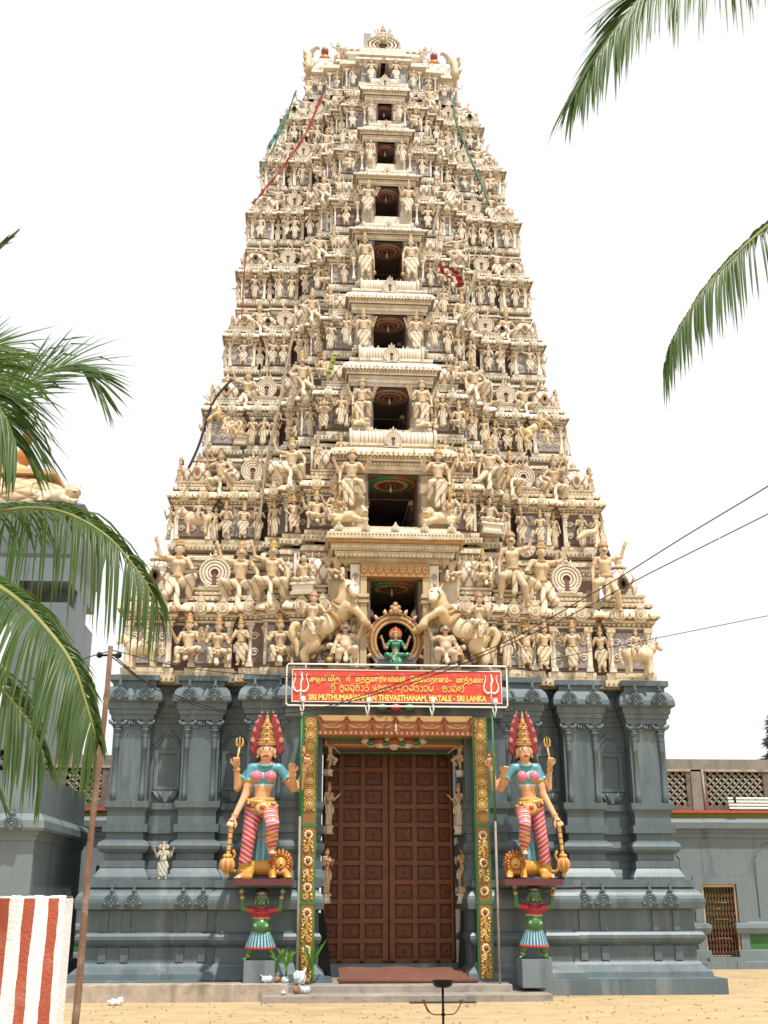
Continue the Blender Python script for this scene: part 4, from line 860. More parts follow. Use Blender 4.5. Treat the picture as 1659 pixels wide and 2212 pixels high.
    if i:
        for kk in range(5): kudu(S, -cw+(kk+.5)*2*cw/5, yc-.255*q, zt+.42*hh, .062*sc)
        for xk in np.arange(-cw-.2*q, cw+.2*q, .115*sc): S.box(xk-.012*sc, xk+.012*sc, yc-.305*q, yc-.2*q, zt+.37*hh, zt+.415*hh, 10)
        dent(S, -cw-.1*q, cw+.1*q, yc-.122*q, z0-.036*H, .03*sc, .07*sc, 10, .012)
    if i: dent(S, -cw-.06, cw+.06, yc-.10*q, zt+.18*hh, .04*sc, .08*sc, 0, .03); dent(S, -cw-.2*q, cw+.2*q, yc-.225*q, zt+.308*hh, .03*sc+.01, .075*sc, 0, .02)
    S.box(-ow-.02, ow+.02, yf+.3, 2*YAX-yf, z0-.02, oz0, 3) if oz0 > z0 else None
    S.box(-ow-.01, ow+.01, yc+.02, yf+.5, z0-.05*H, oz0-.004, 0)
    # doorway room
    pz = z0+.545*H
    for s in (-1, 1):
        for nm, u0, u1, p_ in BAYS[1:]:
            if nm == 's1': u0 = CW[i]/hw
            y = yf-p_*(yf-yc); a, b_ = sorted((s*(u0+.012)*hw, s*(u1-.012)*hw))
            S.block(a+.04*sc, b_-.04*sc, y+.02, y+.5*sc+.2, [(pz-.02, .0, 1), (pz+.012*H, .0, 10), (pz+.014*H, .03*sc, 0), (pz+.03*H, .04*sc, 0), (pz+.032*H, .01, 10), (pz+.045*H, .01, 1), (pz+.047*H, .04*sc, 0), (pz+.062*H, .05*sc, 0), (pz+.066*H, -.02, 0)], dz=.002)
            dent(S, a, b_, y-.015*sc, pz+.018*H, .028*sc+.01, .06*sc+.02, 0, .03)
    st = tpart('storey', S, TM if i > 1 else ['creamlow', 'tanlow']+TM[2:])
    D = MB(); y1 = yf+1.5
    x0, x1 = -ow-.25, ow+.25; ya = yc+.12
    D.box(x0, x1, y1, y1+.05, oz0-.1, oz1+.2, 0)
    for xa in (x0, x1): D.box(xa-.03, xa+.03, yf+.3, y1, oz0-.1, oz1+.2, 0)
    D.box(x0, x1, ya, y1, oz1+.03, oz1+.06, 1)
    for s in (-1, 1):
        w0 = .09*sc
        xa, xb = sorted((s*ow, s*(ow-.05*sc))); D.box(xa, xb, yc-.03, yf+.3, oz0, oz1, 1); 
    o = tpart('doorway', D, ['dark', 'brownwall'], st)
    r = rosette(min(ow*.95, 1.0), i); link('ceiling_rosette', r, o, (0, (yc+.12+ow*1.0)-22.6, oz1+.02))
    # columns, pavilions
    ch = .31*H
    us = [CW[i]/hw+.03, .425, .535, .615, .75, .84, .985] if i < 4 else [CW[i]/hw+.03, .43, .62, .745, .84, .98]
    for u in us:
        for s in (-1, 1): link('column', COLUMN, st, (s*u*hw, bay_y(i, u)-.03*q-22.6, z0+.055*H), (.34*sc+.03, .34*sc+.03, ch))
    pz = z0+.545*H; dpt = lambda u: bay_y(i, u)-22.6
    for s in (-1, 1):
        pz2 = pz+.062*H
        dm = .062*hw*KS[i]
        link('roof_dome', DOME, st, (s*.905*hw, dpt(.9)+.22*sc, pz2), (dm, dm*.8, .20*H))
        gr = min(.108*H, .075*hw)
        if i % 2 == 0 or i > 4: link('horseshoe_gable', GABLE, st, (s*.68*hw, dpt(.68)-.0*sc, pz2), (gr, gr, gr))
        else: link('horseshoe_gable', GABLE, st, (s*.645*hw, dpt(.68)-.0*sc, pz2), (gr, gr, gr)); link('roof_dome', DOME, st, (s*.755*hw, dpt(.75)+.2*sc, pz2), (dm*.8, dm*.7, .15*H))
        link('barrel_roof', VLAT, st, (s*.515*hw if i else s*.40*hw, dpt(.51 if i else .42)+.22*sc, pz2+.002), (.04*hw, .35*sc, .10*H))
        link('barrel_roof', VLAT, st, (s*(CW[i]+.07*hw), dpt(.33)+.2*sc, pz2+.004), (.038*hw, .3*sc, .11*H))
        for u in ((.31, .43, .53, .64, .97) if i < 3 else (.43, .63)):
            link('antefix', PALC, st, (s*u*HW[i+1], bay_y(i+1, u)-.1*q-22.6, z1-.05*H), (.17*sc, .4*sc, .16*sc))
        if i > 1: link('antefix', PALC, st, (s*.93*hw, dpt(.93)-.2*q, z0+.43*H), (.2*sc, .4*sc, .17*sc))
    if i > 0:        # the loft vault under the next doorway
        vz = zt+.60*hh; vh = (top-vz)/2.0
        o = link('barrel_roof', VAULT, st, (0, yc-22.6+.16, vz), (cw*.86/3.75, .24*sc+.06, vh*1.08))
        gr = (top-vz)*.46
        link('horseshoe_gable', GABLE, st, (0, yc-22.6-.10*sc, vz-.02), (gr, gr, gr))
    STOREY.append(st)
# --- crowning barrel roof
R9 = MB(); i = 8; z0 = FZ[8]; hw = HW[8]; yf = YF[8]; yc = YC[8]; ow, oz0, oz1 = OP[8]
for s in (-1, 1):
    a, b_ = sorted((s*.2, s*hw)); R9.block(a, b_, yf+.05, 2*YAX-yf, [(z0-.12, 0, 1), (z0-.11, .09, 0), (z0, .10, 0), (z0+.01, .02, 0), (z0+.08, .05, 0), (z0+.12, .05, 0), (z0+.13, -.1, 0)], dz=.001*s)
    for k, (u0, u1, y) in enumerate(((.2, .62, yc), (.6, 1.05, yc+.22), (1.03, 1.5, yc+.42), (1.48, 1.98, yc+.62))):
        a, b_ = sorted((s*u0, s*u1))
        R9.block(a, b_, y, YAX, [(z0-.05, .05, 0), (z0+.1, .05, 0), (z0+.11, 0, 4), (z0+.66, 0, 4), (z0+.67, .04, 0), (z0+.72, .05, 0), (z0+.73, .09, 1), (z0+.78, .10, 1), (z0+.785, .14, 0), (z0+.85, .14, 0), (z0+.93, .06, 0), (z0+.95, .03, 0), (z0+1.0, .03, 0)], dz=.004*k+.002*s)
        dent(R9, a, b_, y-.05, z0+.735, .03, .06, 0, .03)
R9.block(-.62, .62, yc-.02, YAX, [(oz1, 0, 1), (oz1+.06, .0, 1), (oz1+.07, .05, 0), (oz1+.14, .06, 0), (oz1+.15, .14, 0), (oz1+.24, .13, 0), (oz1+.32, .03, 0), (oz1+.34, .0, 0), (oz1+.5, .0, 0)], dz=.012)
R9.block(-.95, .95, yc+.25, YAX, [(oz1+.3, 0, 0), (oz1+.42, .02, 0), (oz1+.43, .08, 0), (oz1+.5, .08, 0), (oz1+.58, 0, 0)], dz=.010)
crown = tpart('crowning_storey', R9, TM)
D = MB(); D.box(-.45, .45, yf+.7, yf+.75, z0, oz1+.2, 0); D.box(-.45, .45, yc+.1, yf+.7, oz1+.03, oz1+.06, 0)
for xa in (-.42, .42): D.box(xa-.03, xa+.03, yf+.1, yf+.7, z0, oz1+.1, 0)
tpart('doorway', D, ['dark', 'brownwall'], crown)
for u in (.66, 1.0, 1.1, 1.46, 1.55, 1.95):
    for s in (-1, 1): link('column', COLUMN, crown, (s*u, {0: yc+.2, 1: yc+.4, 2: yc+.6}[0 if u < 1.05 else 1 if u < 1.5 else 2]-22.63, z0+.1), (.22, .22, .56))
V = MB(); RX, RY, RZ, ZB = 2.02, 1.02, 1.15, z0+.85
def roofv(u, v):
    a = pi*v; x = -RX+2*RX*u
    return ((x, YAX-22.6-RY*cos(a)*(1.05-.25*max(0, sin(a))**3), ZB+RZ*max(sin(a), 0)**.9*.98), lattice(u, v, 14, 6, CREAM, (.34, .25, .17)))
V.grid(roofv, 120, 40)
for s in (-1, 1):
    V.col = (.56, .47, .34)
    rim = [(s*(RX+.04), YAX-22.6-1.12*RY*cos(a)*(1.05-.2*max(sin(a), 0)**3), ZB-.12+RZ*1.14*max(sin(a), 0)**.85) for a in np.linspace(.02, pi-.02, 30)]
    V.tube(rim, .1, 6)
    V.prism([(0, 0)]*3, 0, 0) if False else None
    n = V.av(rim+[(s*(RX-.02), YAX-22.6, ZB-.15)]); [V.af((n+j, n+j+1, n+30)) for j in range(29)]
    for j in range(1, 30, 2):
        p_ = Vector(rim[j]); d_ = (p_-Vector((p_.x, YAX-22.6, ZB))).normalized(); V.tube([p_+Vector((s*.08, 0, 0)), p_+Vector((s*.16, 0, .02))+d_*.14], [.06, .005], 5)
    V.col = (.5, .42, .32); V.tube(catmull([(s*RX, YAX-22.75, ZB+RZ+.05), (s*(RX-.02), YAX-22.85, ZB+RZ+.22), (s*(RX-.12), YAX-22.9, ZB+RZ+.34), (s*(RX-.22), YAX-22.92, ZB+RZ+.38), (s*(RX-.26), YAX-22.92, ZB+RZ+.30)], 4), [.10, .095, .09, .085, .08, .075, .07, .07, .065, .06, .055, .05, .045, .04, .035, .03, .025], 7)
rv = link('barrel_roof', V.mesh('barrel_roof', 'tvc'), crown)
link('horseshoe_gable', GABLE, crown, (0, yc-22.6+.3, oz1+.5), (.50, .9, .30))
for s in (-1, 1):
    link('horseshoe_gable', GABLE, crown, (s*1.72, yc+.62-22.6-.02, z0+.42), (.27, .3, .27)); link('barrel_roof', VLAT, crown, (s*.78, yc-22.6+.5, oz1+.55), (.16, .3, .14))
    link('antefix', PALC, crown, (s*.55, yc-22.65, z0-.3), (.14, .3, .22))
b = MB(); KO, KR = (.52, .20, .045), (.27, .07, .03)
b.lathe([(.10, 0), (.12, .04), (.06, .08), (.17, .16), (.20, .24), (.17, .32), (.07, .38), (.05, .42), (.11, .47), (.12, .58), (.09, .64), (.03, .70)], (0, 0, 0), 14, cols=[KO]*7+[KR]*5)
KAL = b.mesh('roof_finial', 'gloss')
for x in (-1.6, -1.12, -.55, .55, 1.12, 1.6): link('roof_finial', KAL, crown, (x, YAX-22.6, ZB+RZ*.97), (.95, .95, 1.0))
pp = MB(); pp.col = (.30, .31, .28)
for x in (-.36, .30): pp.box(x-.10, x+.10, YAX-22.65, YAX-22.5, ZB+RZ*.9, at(828, 76, YAX)[2])
link('roof_post', pp.mesh('roof_post', 'tvc'), crown)
# ------------------------------------------------------------------ statues on the tower
ORD = ['first', 'second', 'third', 'fourth', 'fifth', 'sixth', 'seventh', 'eighth', 'ninth', 'tenth', 'eleventh', 'twelfth']
PHR = dict(anjali='standing statue with joined palms', fourarm='four-armed standing god statue', hip='standing statue with one arm raised', club='moustached statue resting on a club', woman='standing woman statue in long saree',
    woman_bun='woman statue with topknot and joined palms', goddess='four-armed goddess statue in saree', sage='robed sage statue with topknot', seated='four-armed seated god statue', seated_woman='four-armed seated goddess statue', lotus='cross-legged seated statue with topknot',
    kneel='squatting moustached giant statue', kneel_spear='squatting statue holding a trident', kneel_salute='squatting giant statue with raised arm', kneel_woman='squatting woman statue with raised arm', striding='striding bare-legged man statue', dance='dancing statue with lifted leg',
    flute='cross-ankled flute player statue', bow='standing archer statue with bow', wide='stout four-armed statue with halo', dwarf='pot-bellied dwarf statue with club', ganesha='standing elephant-headed statue', ganesha_seated='seated elephant-headed statue', guardian='four-armed door guardian statue with raised knee')
b = MB(); b.col = TAN; b.box(-.24, .24, -.2, .2, 0, .06); b.col = CREAM; b.box(-.21, .21, -.17, .2, .06, .2); b.box(-.25, .25, -.21, .2, .2, .25); PED = b.mesh('pedestal', 'tvc')
vrn = random.Random(21)
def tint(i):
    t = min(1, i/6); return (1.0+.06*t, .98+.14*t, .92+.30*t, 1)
def statue(key, label, loc, h, mirror=False, rz=0.0, col=(1, 1, 1, 1), group='painted statues on the temple tower', name='statue', ped=None, cat='statue'):
    t = thing(name, label, cat, loc, group, ((-h if mirror else h)*vrn.uniform(.93, 1.09), h, h*vrn.uniform(.96, 1.04)), (vrn.uniform(-.03, .03), vrn.uniform(-.04, .04), rz))
    for nm, me in PROTO[key]: o = link(nm, me, t); o.color = col
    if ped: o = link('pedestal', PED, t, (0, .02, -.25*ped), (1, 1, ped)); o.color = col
    return t
ROWS = {'w': 'lower row', 'p': 'upper row'}
CNT = {}
def put(i, zone, u, key, hf=None, rz=0.0, dy=0.0, dz=0.0, extra='', mirror=None):
    z0, H, hw = FZ[i], (FZ[i+1]-FZ[i] if i < 8 else 2.0), HW[i]; sc = H/2.5
    X = u*hw; y = bay_y(i, u); side = 'left' if u < 0 else 'right'
    n = CNT[(i, zone, side)] = CNT.get((i, zone, side), -1)+1
    seat = key in ('seated', 'seated_woman', 'lotus', 'ganesha_seated')
    if zone == 'w': z = z0+.055*H; hf = hf or (.40 if seat else .30)*(1.0 if i < 3 else 1.12); yy = y-.15*sc
    else: z = z0+.47*H; hf = (hf or .50)*(1.0 if i < 3 else 1.1); yy = y-.10*sc
    if key in ('lotus',) and zone == 'w': z += .1*H
    lab = f"{PHR[key]}, {ORD[n]} {side} of doorway, {ROWS[zone]}, {ORD[i]} storey"
    mirror = (u > 0) if mirror is None else mirror
    ped = 1.0 if key == 'lotus' else None
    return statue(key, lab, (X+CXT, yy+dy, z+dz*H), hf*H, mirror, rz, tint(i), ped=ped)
rnd = random.Random(11)
WALL = {
 0: [(-.20, 'seated'), (-.31, 'seated'), (-.42, 'seated_woman'), (-.565, 'anjali'), (-.655, 'seated_woman'), (-.76, 'seated'),
     (.21, 'seated_woman'), (.315, 'ganesha_seated'), (.42, 'woman'), (.50, 'wide'), (.565, 'fourarm'), (.68, 'fourarm'), (.80, 'bow')],
 1: [(-.255, 'seated_woman'), (-.345, 'seated'), (-.44, 'wide'), (-.53, 'woman'), (-.61, 'sage'), (-.68, 'fourarm'), (-.755, 'anjali'), (-.81, 'woman_bun'),
     (.255, 'seated_woman'), (.345, 'anjali'), (.45, 'lotus'), (.53, 'woman_bun'), (.62, 'anjali'), (.71, 'fourarm'), (.785, 'woman'), (.91, 'woman_bun')],
 2: [(-.27, 'goddess'), (-.36, 'ganesha'), (-.43, 'sage'), (-.49, 'seated'), (-.54, 'dance'), (-.63, 'woman'), (-.69, 'woman_bun'), (-.75, 'sage'), (-.805, 'lotus'), 
     (.27, 'goddess'), (.37, 'seated'), (.45, 'anjali'), (.53, 'club'), (.60, 'woman'), (.67, 'hip'), (.74, 'woman'), (.80, 'wide')],
 3: [(-.27, 'goddess'), (-.36, 'sage'), (-.43, 'ganesha'), (-.50, 'woman'), (-.555, 'flute'), (-.65, 'fourarm'), (-.72, 'fourarm'), (-.80, 'club'), (-.90, 'hip'),
     (.27, 'goddess'), (.36, 'woman'), (.44, 'bow'), (.53, 'woman_bun'), (.65, 'anjali'), (.73, 'anjali'), (.82, 'anjali'), (.92, 'hip')],
 4: [(-.29, 'goddess'), (-.39, 'ganesha_seated'), (-.47, 'woman_bun'), (-.55, 'hip'), (-.65, 'goddess'), (-.73, 'woman'), (-.80, 'woman'), (-.90, 'sage'),
     (.29, 'goddess'), (.38, 'seated'), (.46, 'dance'), (.54, 'seated'), (.66, 'woman'), (.74, 'sage'), (.82, 'goddess'), (.91, 'woman')],
}
PAR = {
 0: [(-.215, 'seated', .30), (-.34, 'lotus', .34), (-.465, 'kneel_salute', .50), (-.585, 'kneel_salute', .52), (-.82, 'kneel_woman', .52),
     (.215, 'seated', .30), (.345, 'seated_woman', .30), (.46, 'striding', .52), (.575, 'kneel_woman', .55), (.83, 'striding', .48)],
 1: [(-.24, 'anjali', .26), (-.345, 'anjali', .25), (-.46, 'kneel_salute', .50), (-.575, 'kneel_spear', .46), (-.79, 'kneel_spear', .50),
     (.24, 'fourarm', .25), (.345, 'ganesha_seated', .30), (.455, 'kneel', .52), (.565, 'kneel_spear', .46), (.80, 'kneel_spear', .50)],
 2: [(-.36, 'seated', .36), (-.475, 'kneel', .52), (-.58, 'kneel_woman', .46), (-.79, 'kneel_woman', .48), (.36, 'seated', .36), (.475, 'kneel', .52), (.585, 'kneel_salute', .46), (.79, 'kneel_salute', .48)],
}
KW = ['anjali', 'fourarm', 'hip', 'woman', 'woman_bun', 'goddess', 'sage', 'seated', 'flute', 'club', 'bow', 'seated_woman', 'dance']
KP = ['kneel', 'kneel_woman', 'kneel_salute', 'dance', 'striding', 'flute']
for i in range(8):
    wl = WALL.get(i) or [(s*(u+rnd.uniform(-.012, .012)), rnd.choice(KW)) for s in (-1, 1) for u in ((.30, .39, .48, .56, .66, .735, .80, .92) if i < 6 else (.31, .42, .53, .67, .77, .90))]
    for u, k in sorted(wl, key=lambda t: (t[0] > 0, abs(t[0]))): put(i, 'w', u, k, rz=rnd.uniform(-.25, .25), mirror=rnd.random() < .5 if k not in ('woman',) else None)
    pl = PAR.get(i) or [(s*(u+rnd.uniform(-.015, .015)), rnd.choice(KP) if u > .4 else rnd.choice(['seated', 'anjali', 'goddess']), .46 if u > .4 else .28) for s in (-1, 1) for u in (.36, .475, .575, .80)]
    for u, k, hf in sorted(pl, key=lambda t: (t[0] > 0, abs(t[0]))):
        small = hf < .37
        put(i, 'p', u, k, hf, rz=rnd.uniform(-.2, .2), dz=(.14 if small else .0), dy=(.05 if small else -.03))
    # corner figures looking sideways, pairs of door guardians
    for s, sd_ in ((-1, 'left'), (1, 'right')):
        H = FZ[i+1]-FZ[i]; sc = H/2.5
        if i > 0:
            for zz, nm in ((.06, 'lower'), (.50, 'upper')):
                k = rnd.choice(['club', 'sage', 'woman', 'anjali', 'woman_bun', 'flute'] if zz < .3 else ['kneel', 'anjali', 'bow', 'woman', 'seated'])
                statue(k, f"{PHR[k]} at {sd_} corner facing sideways, {nm} row, {ORD[i]} storey", (s*(HW[i]*(1.015 if zz < .3 else .985))+CXT, YF[i]+(.05 if zz < .3 else .25), FZ[i]+zz*H), (.30 if zz < .3 else .34)*H, s > 0, s*.95, tint(i))
        if i > 0:
            z = OP[i][1]-.04; x = s*(OP[i][0]+.17*sc+.045); key = 'guardian' if i in (1, 2) else 'fourarm' if i in (3, 5) else 'goddess' if i % 2 else 'club' if i == 4 else 'woman'
            hh = (OP[i][2]-OP[i][1])
            if i == 1: z += .28; x = s*.87
            statue(key, f"tall {PHR[key]} just {sd_} of the {ORD[i]} storey doorway", (x+CXT, YC[i]-.22*sc-(.1 if i == 1 else 0), z), hh*(1.12 if i in (1, 2) else 1.0), s < 0 if key != 'guardian' else s > 0, 0, tint(i))
            if i in (1, 2):
                statue('lion', f"cream lion statue under the {sd_} door guardian of {ORD[i]} storey", (s*(.95 if i == 1 else .70)+CXT, YC[i]-.28, z-(.30 if i == 1 else .02)), .86 if i == 1 else .42, s < 0, 0, tint(i), name='lion_statue', cat='lion statue')
# first storey: horses with riders, crouching dwarfs, animals on the corners
for s, sd_ in ((-1, 'left'), (1, 'right')):
    a = at(651, 1423, 21.9); x0 = abs(a[0])
    statue('horse', f"rearing cream horse statue {sd_} of the green goddess with hooves towards the doorway", (s*2.08+CXT, 21.95, 6.02), 1.5, s > 0, 0, name='horse_statue', cat='horse statue', group='rearing horses at the tower doorway')
    statue('horse_rider', f"cream rider statue seated on the rearing horse {sd_} of the doorway", (s*1.66+CXT, 21.78, 6.71), 1.10, s > 0, 0, group='riders of the rearing horses')
    statue('dwarf', f"pot-bellied dwarf statue with club under the rearing horse {sd_} of the doorway", (s*.99+CXT, 21.82, 5.97), 1.03, s > 0, 0, group='dwarfs under the rearing horses')
    statue('bull', f"cream bull statue at the {sd_} end of the first storey, carrying a rider", (s*5.0+CXT, 22.32, 5.97), .86, s > 0, s*.25, name='bull_statue', cat='bull statue')
    statue('rider', f"four-armed rider statue on the bull at the {sd_} end of first storey" if False else f"rider statue on the bull at the {sd_} end of the first storey", (s*4.93+CXT, 22.22, 6.47), .66, s > 0, s*.2)
statue('bull', 'cream bull statue under a rider near the left end of the second storey', (-4.16+CXT, 23.1, 9.0), .72, False, -.15, name='bull_statue', cat='bull statue')
statue('rider', 'rider statue on the bull near the left end of the second storey', (-4.12+CXT, 23.01, 9.42), .52, False)
statue('peacock', 'cream peacock statue at the right end of the second storey', (4.42+CXT, 23.15, 9.0), .72, True, .5, name='peacock_statue', cat='peacock statue')
for s, sd_ in ((-1, 'left'), (1, 'right')):
    statue('horse', f"small rearing horse statue near the {sd_} end of the third storey", (s*(3.3 if s < 0 else 3.0)+CXT, 23.6, 11.5), .72, s < 0, 0, tint(2), name='horse_statue', cat='horse statue')
    statue('dwarf', f"seated dwarf statue below the small rearing horse on the {sd_} of third storey", (s*(3.62)+CXT, 23.5, 11.46), .55, s > 0, 0, tint(2))
# crowning storey and roof
for s, sd_ in ((-1, 'left'), (1, 'right')):
    for k, (x, key, y, z, h) in enumerate(((.34, 'fourarm', 25.1, 22.62, .66), (.82, 'woman', 25.3, 22.64, .52), (1.26, 'anjali', 25.5, 22.64, .52), (2.05, 'hip', 25.75, 22.6, .55))):
        statue(key, f"{PHR[key]}, {ORD[k]} {sd_} of the topmost doorway under the roof", (s*x+CXT, y, z), h, s > 0, s*.1, tint(7))
    statue('kneel_woman', f"seated figure beside the orange finials on the {sd_} of the barrel roof", (s*1.22+CXT, 25.8, 23.85), .62, s > 0, 0, tint(7))
    statue('wide', f"stout four-armed statue with halo at the {sd_} end of the barrel roof gable", (s*1.72+CXT, 25.7, 22.65), .42, s > 0, 0, tint(7))
statue('seated', 'seated god statue at the very top above the highest doorway', (CXT, 25.3, 24.02), .72, False, 0, tint(7))
# lotus medallion figures and the green goddess in her flame arch
gd = dict(fem=True, pel=(0, 0, .20), cloth=(.035, .21, .115), skin=(.50, .30, .17), gold=(.52, .33, .09), bust=(.035, .22, .12), arms=both(UP)+both(LAP), legs=[(1, (.24, -.15, .19), (-.02, -.2, .17), (-.05, -.02, 0)), (-1, (-.2, -.16, .19), (-.06, -.22, .10))], garment='skirt', flap=-.04, fat=1.0, crown='halo', ccol=(.45, .10, .06), h=1/95)
def _gd(parts, k):
    b_ = parts['body']; C_, N_, P_ = k['C'], k['N'], k['P']
    b_.paint(lambda X, Y, Z: (Z > P_[2]+.13) & (Z < N_[2]-.02) & (abs(X) < .105), (.035, .22, .12))
    b_.paint(lambda X, Y, Z: (abs(X) > .09) & (abs(X) < .2) & (Z > N_[2]-.16) & (Z < N_[2]+.02) & (Y < .02), (.035, .22, .12))
    g_ = parts['garment']; g_.p = [p for p in g_.p if not (p[0] == 'c' and p[3] == .10)]
    g_.cap((0, -.10, .15), (0, -.19, .0), .12, .15, k=.03, fl=.6); g_.disp = lambda X, Y, Z: .008*np.sin(22*np.arctan2(X, .3-Z+.0*Y))*(Z < .17)
gd['post'] = _gd
proto('green_goddess', gd, 1/95, 'gloss')
gs = statue('green_goddess', 'green draped seated goddess statue in a flame arch above the red sign', (CXT, 21.95, 6.02), 1.0, cat='statue', group=None, name='goddess_statue')
b = MB(); AU = (.40, .235, .10)
for r, w_, c in ((.50, .05, AU), (.42, .035, (.50, .32, .15)), (.57, .03, (.33, .18, .08))):
    b.col = c; b.tube([(r*sin(a), .12, .52-r*cos(a)*1.02) for a in np.linspace(.55, 2*pi-.55, 40)], w_, 6)
for k in range(15):
    a = .7+(2*pi-1.4)*k/14; c_, s_ = -cos(a), sin(a); b.col = (.58, .42, .26); b.tube([(.58*s_, .1, .52+.59*c_), (.66*s_, .09, .52+.67*c_), (.69*s_+.02, .09, .52+.72*c_)], [.045, .04, .005], 6)
b.col = (.45, .28, .13)
for dx, dz, r in ((0, 1.17, .09), (-.09, 1.13, .06), (.09, 1.13, .06), (0, 1.29, .06), (-.07, 1.23, .05), (.07, 1.23, .05)): b.ball((dx, .06, dz), r, 8)
link('flame_arch', b.mesh('flame_arch', 'statue'), gs)
b = MB(); b.col = (.22, .24, .25); b.box(-.42, .42, -.05, .35, -.05, .10); b.box(-.36, .36, -.1, .3, .10, .16); link('pedestal', b.mesh('pedestal', 'tvc'), gs)
# carved scroll panels and square posts framing the lowest doorway
fp = MB()
for s in (-1, 1):
    fp.col = (.52, .41, .24); a, b_ = sorted((s*.57, s*.70)); fp.box(a, b_, 22.02, 22.4, 6.0, 7.86)
    fp.col = CREAM; a, b_ = sorted((s*.71, s*.90)); fp.box(a, b_, 22.05, 22.4, 6.0, 8.1)
    fp.col = (.58, .48, .3); a, b_ = sorted((s*.53, s*.74)); fp.box(a, b_, 21.95, 22.4, 7.40, 7.47); fp.box(a, b_, 21.98, 22.4, 7.30, 7.36)
    for k in range(9):
        z = 6.25+k*.2; fp.col = (.40, .36, .31); fp.tube([(s*.805+.055*cos(t)*(1-t/13), 22.03, z+.075*sin(t)*(1-t/13)) for t in np.linspace(0, 9, 14)], .014, 5)
    for kx in range(3):
        fp.col = (.20, .14, .14); a = s*(1.02+kx*.25); fp.box(min(a, a+s*.2), max(a, a+s*.2), 22.12, 22.3, 6.1, 6.75)
        fp.col = (.52, .50, .48)
        for k in range(3): fp.tube([(a+s*.1+.06*cos(t)*(1-t/13), 22.1, 6.22+k*.2+.08*sin(t)*(1-t/13)) for t in np.linspace(0, 9, 14)], .013, 5)
fp.col = (.42, .22, .09); fp.box(-.7, .7, 21.98, 22.4, 7.84, 8.12)
for k in range(9): fp.col = (.58, .38, .16); fp.tube([(-.62+k*.155+.05*cos(t)*(1-t/13), 21.96, 7.98+.08*sin(t)*(1-t/13)) for t in np.linspace(0, 9, 14)], .015, 5)
me = fp.mesh('doorway_frame', 'tvc'); me.transform(Matrix.Translation((0, -22.6, 0))); link('doorway_frame', me, STOREY[0])
# ------------------------------------------------------------------ the two coloured guardians, their lions and the dwarfs that carry them
BLUE, PINK, PINKD, GLD, FLESH, TEAL, WINE, CRIM = (.10, .32, .40), (.66, .16, .30), (.42, .045, .10), (.55, .33, .08), (.66, .36, .20), (.07, .27, .34), (.12, .025, .03), (.23, .022, .028)
def guard_pose(right):
    fa = (1, (.11, .02, -.155), (-.01, -.12, .10), 'fist' if right else 'open', 1, .0)
    return dict(fem=True, fat=.86, shw=.098, pel=(-.03, 0, .54), lean=(.02, 0), hd=(.005, -.012, .10), skin=FLESH, cloth=PINKD, gold=GLD, hair=(.03, .02, .02), bust=(.55, .11, .24),
        arms=[(-1, (-.035, -.02, -.20), (-.075, -.09, -.185), 'fist'), fa, (-1, (-.10, .03, -.15), (-.01, -.05, .15), 'fist', 1, .03), (1, (.15, .03, -.15), (.035, -.05, .15), 'fist', 1, .03)],
        legs=[(-1, (-.115, -.02, .285), (-.145, 0, .045), (-.03, -.075, 0)), (1, (.055, -.19, .40), (.05, -.10, .22), (.01, -.08, 0))], garment='leggings', lines=False, crown='tall', ct=.25, sash=False, hands=1.25, post=_dv)
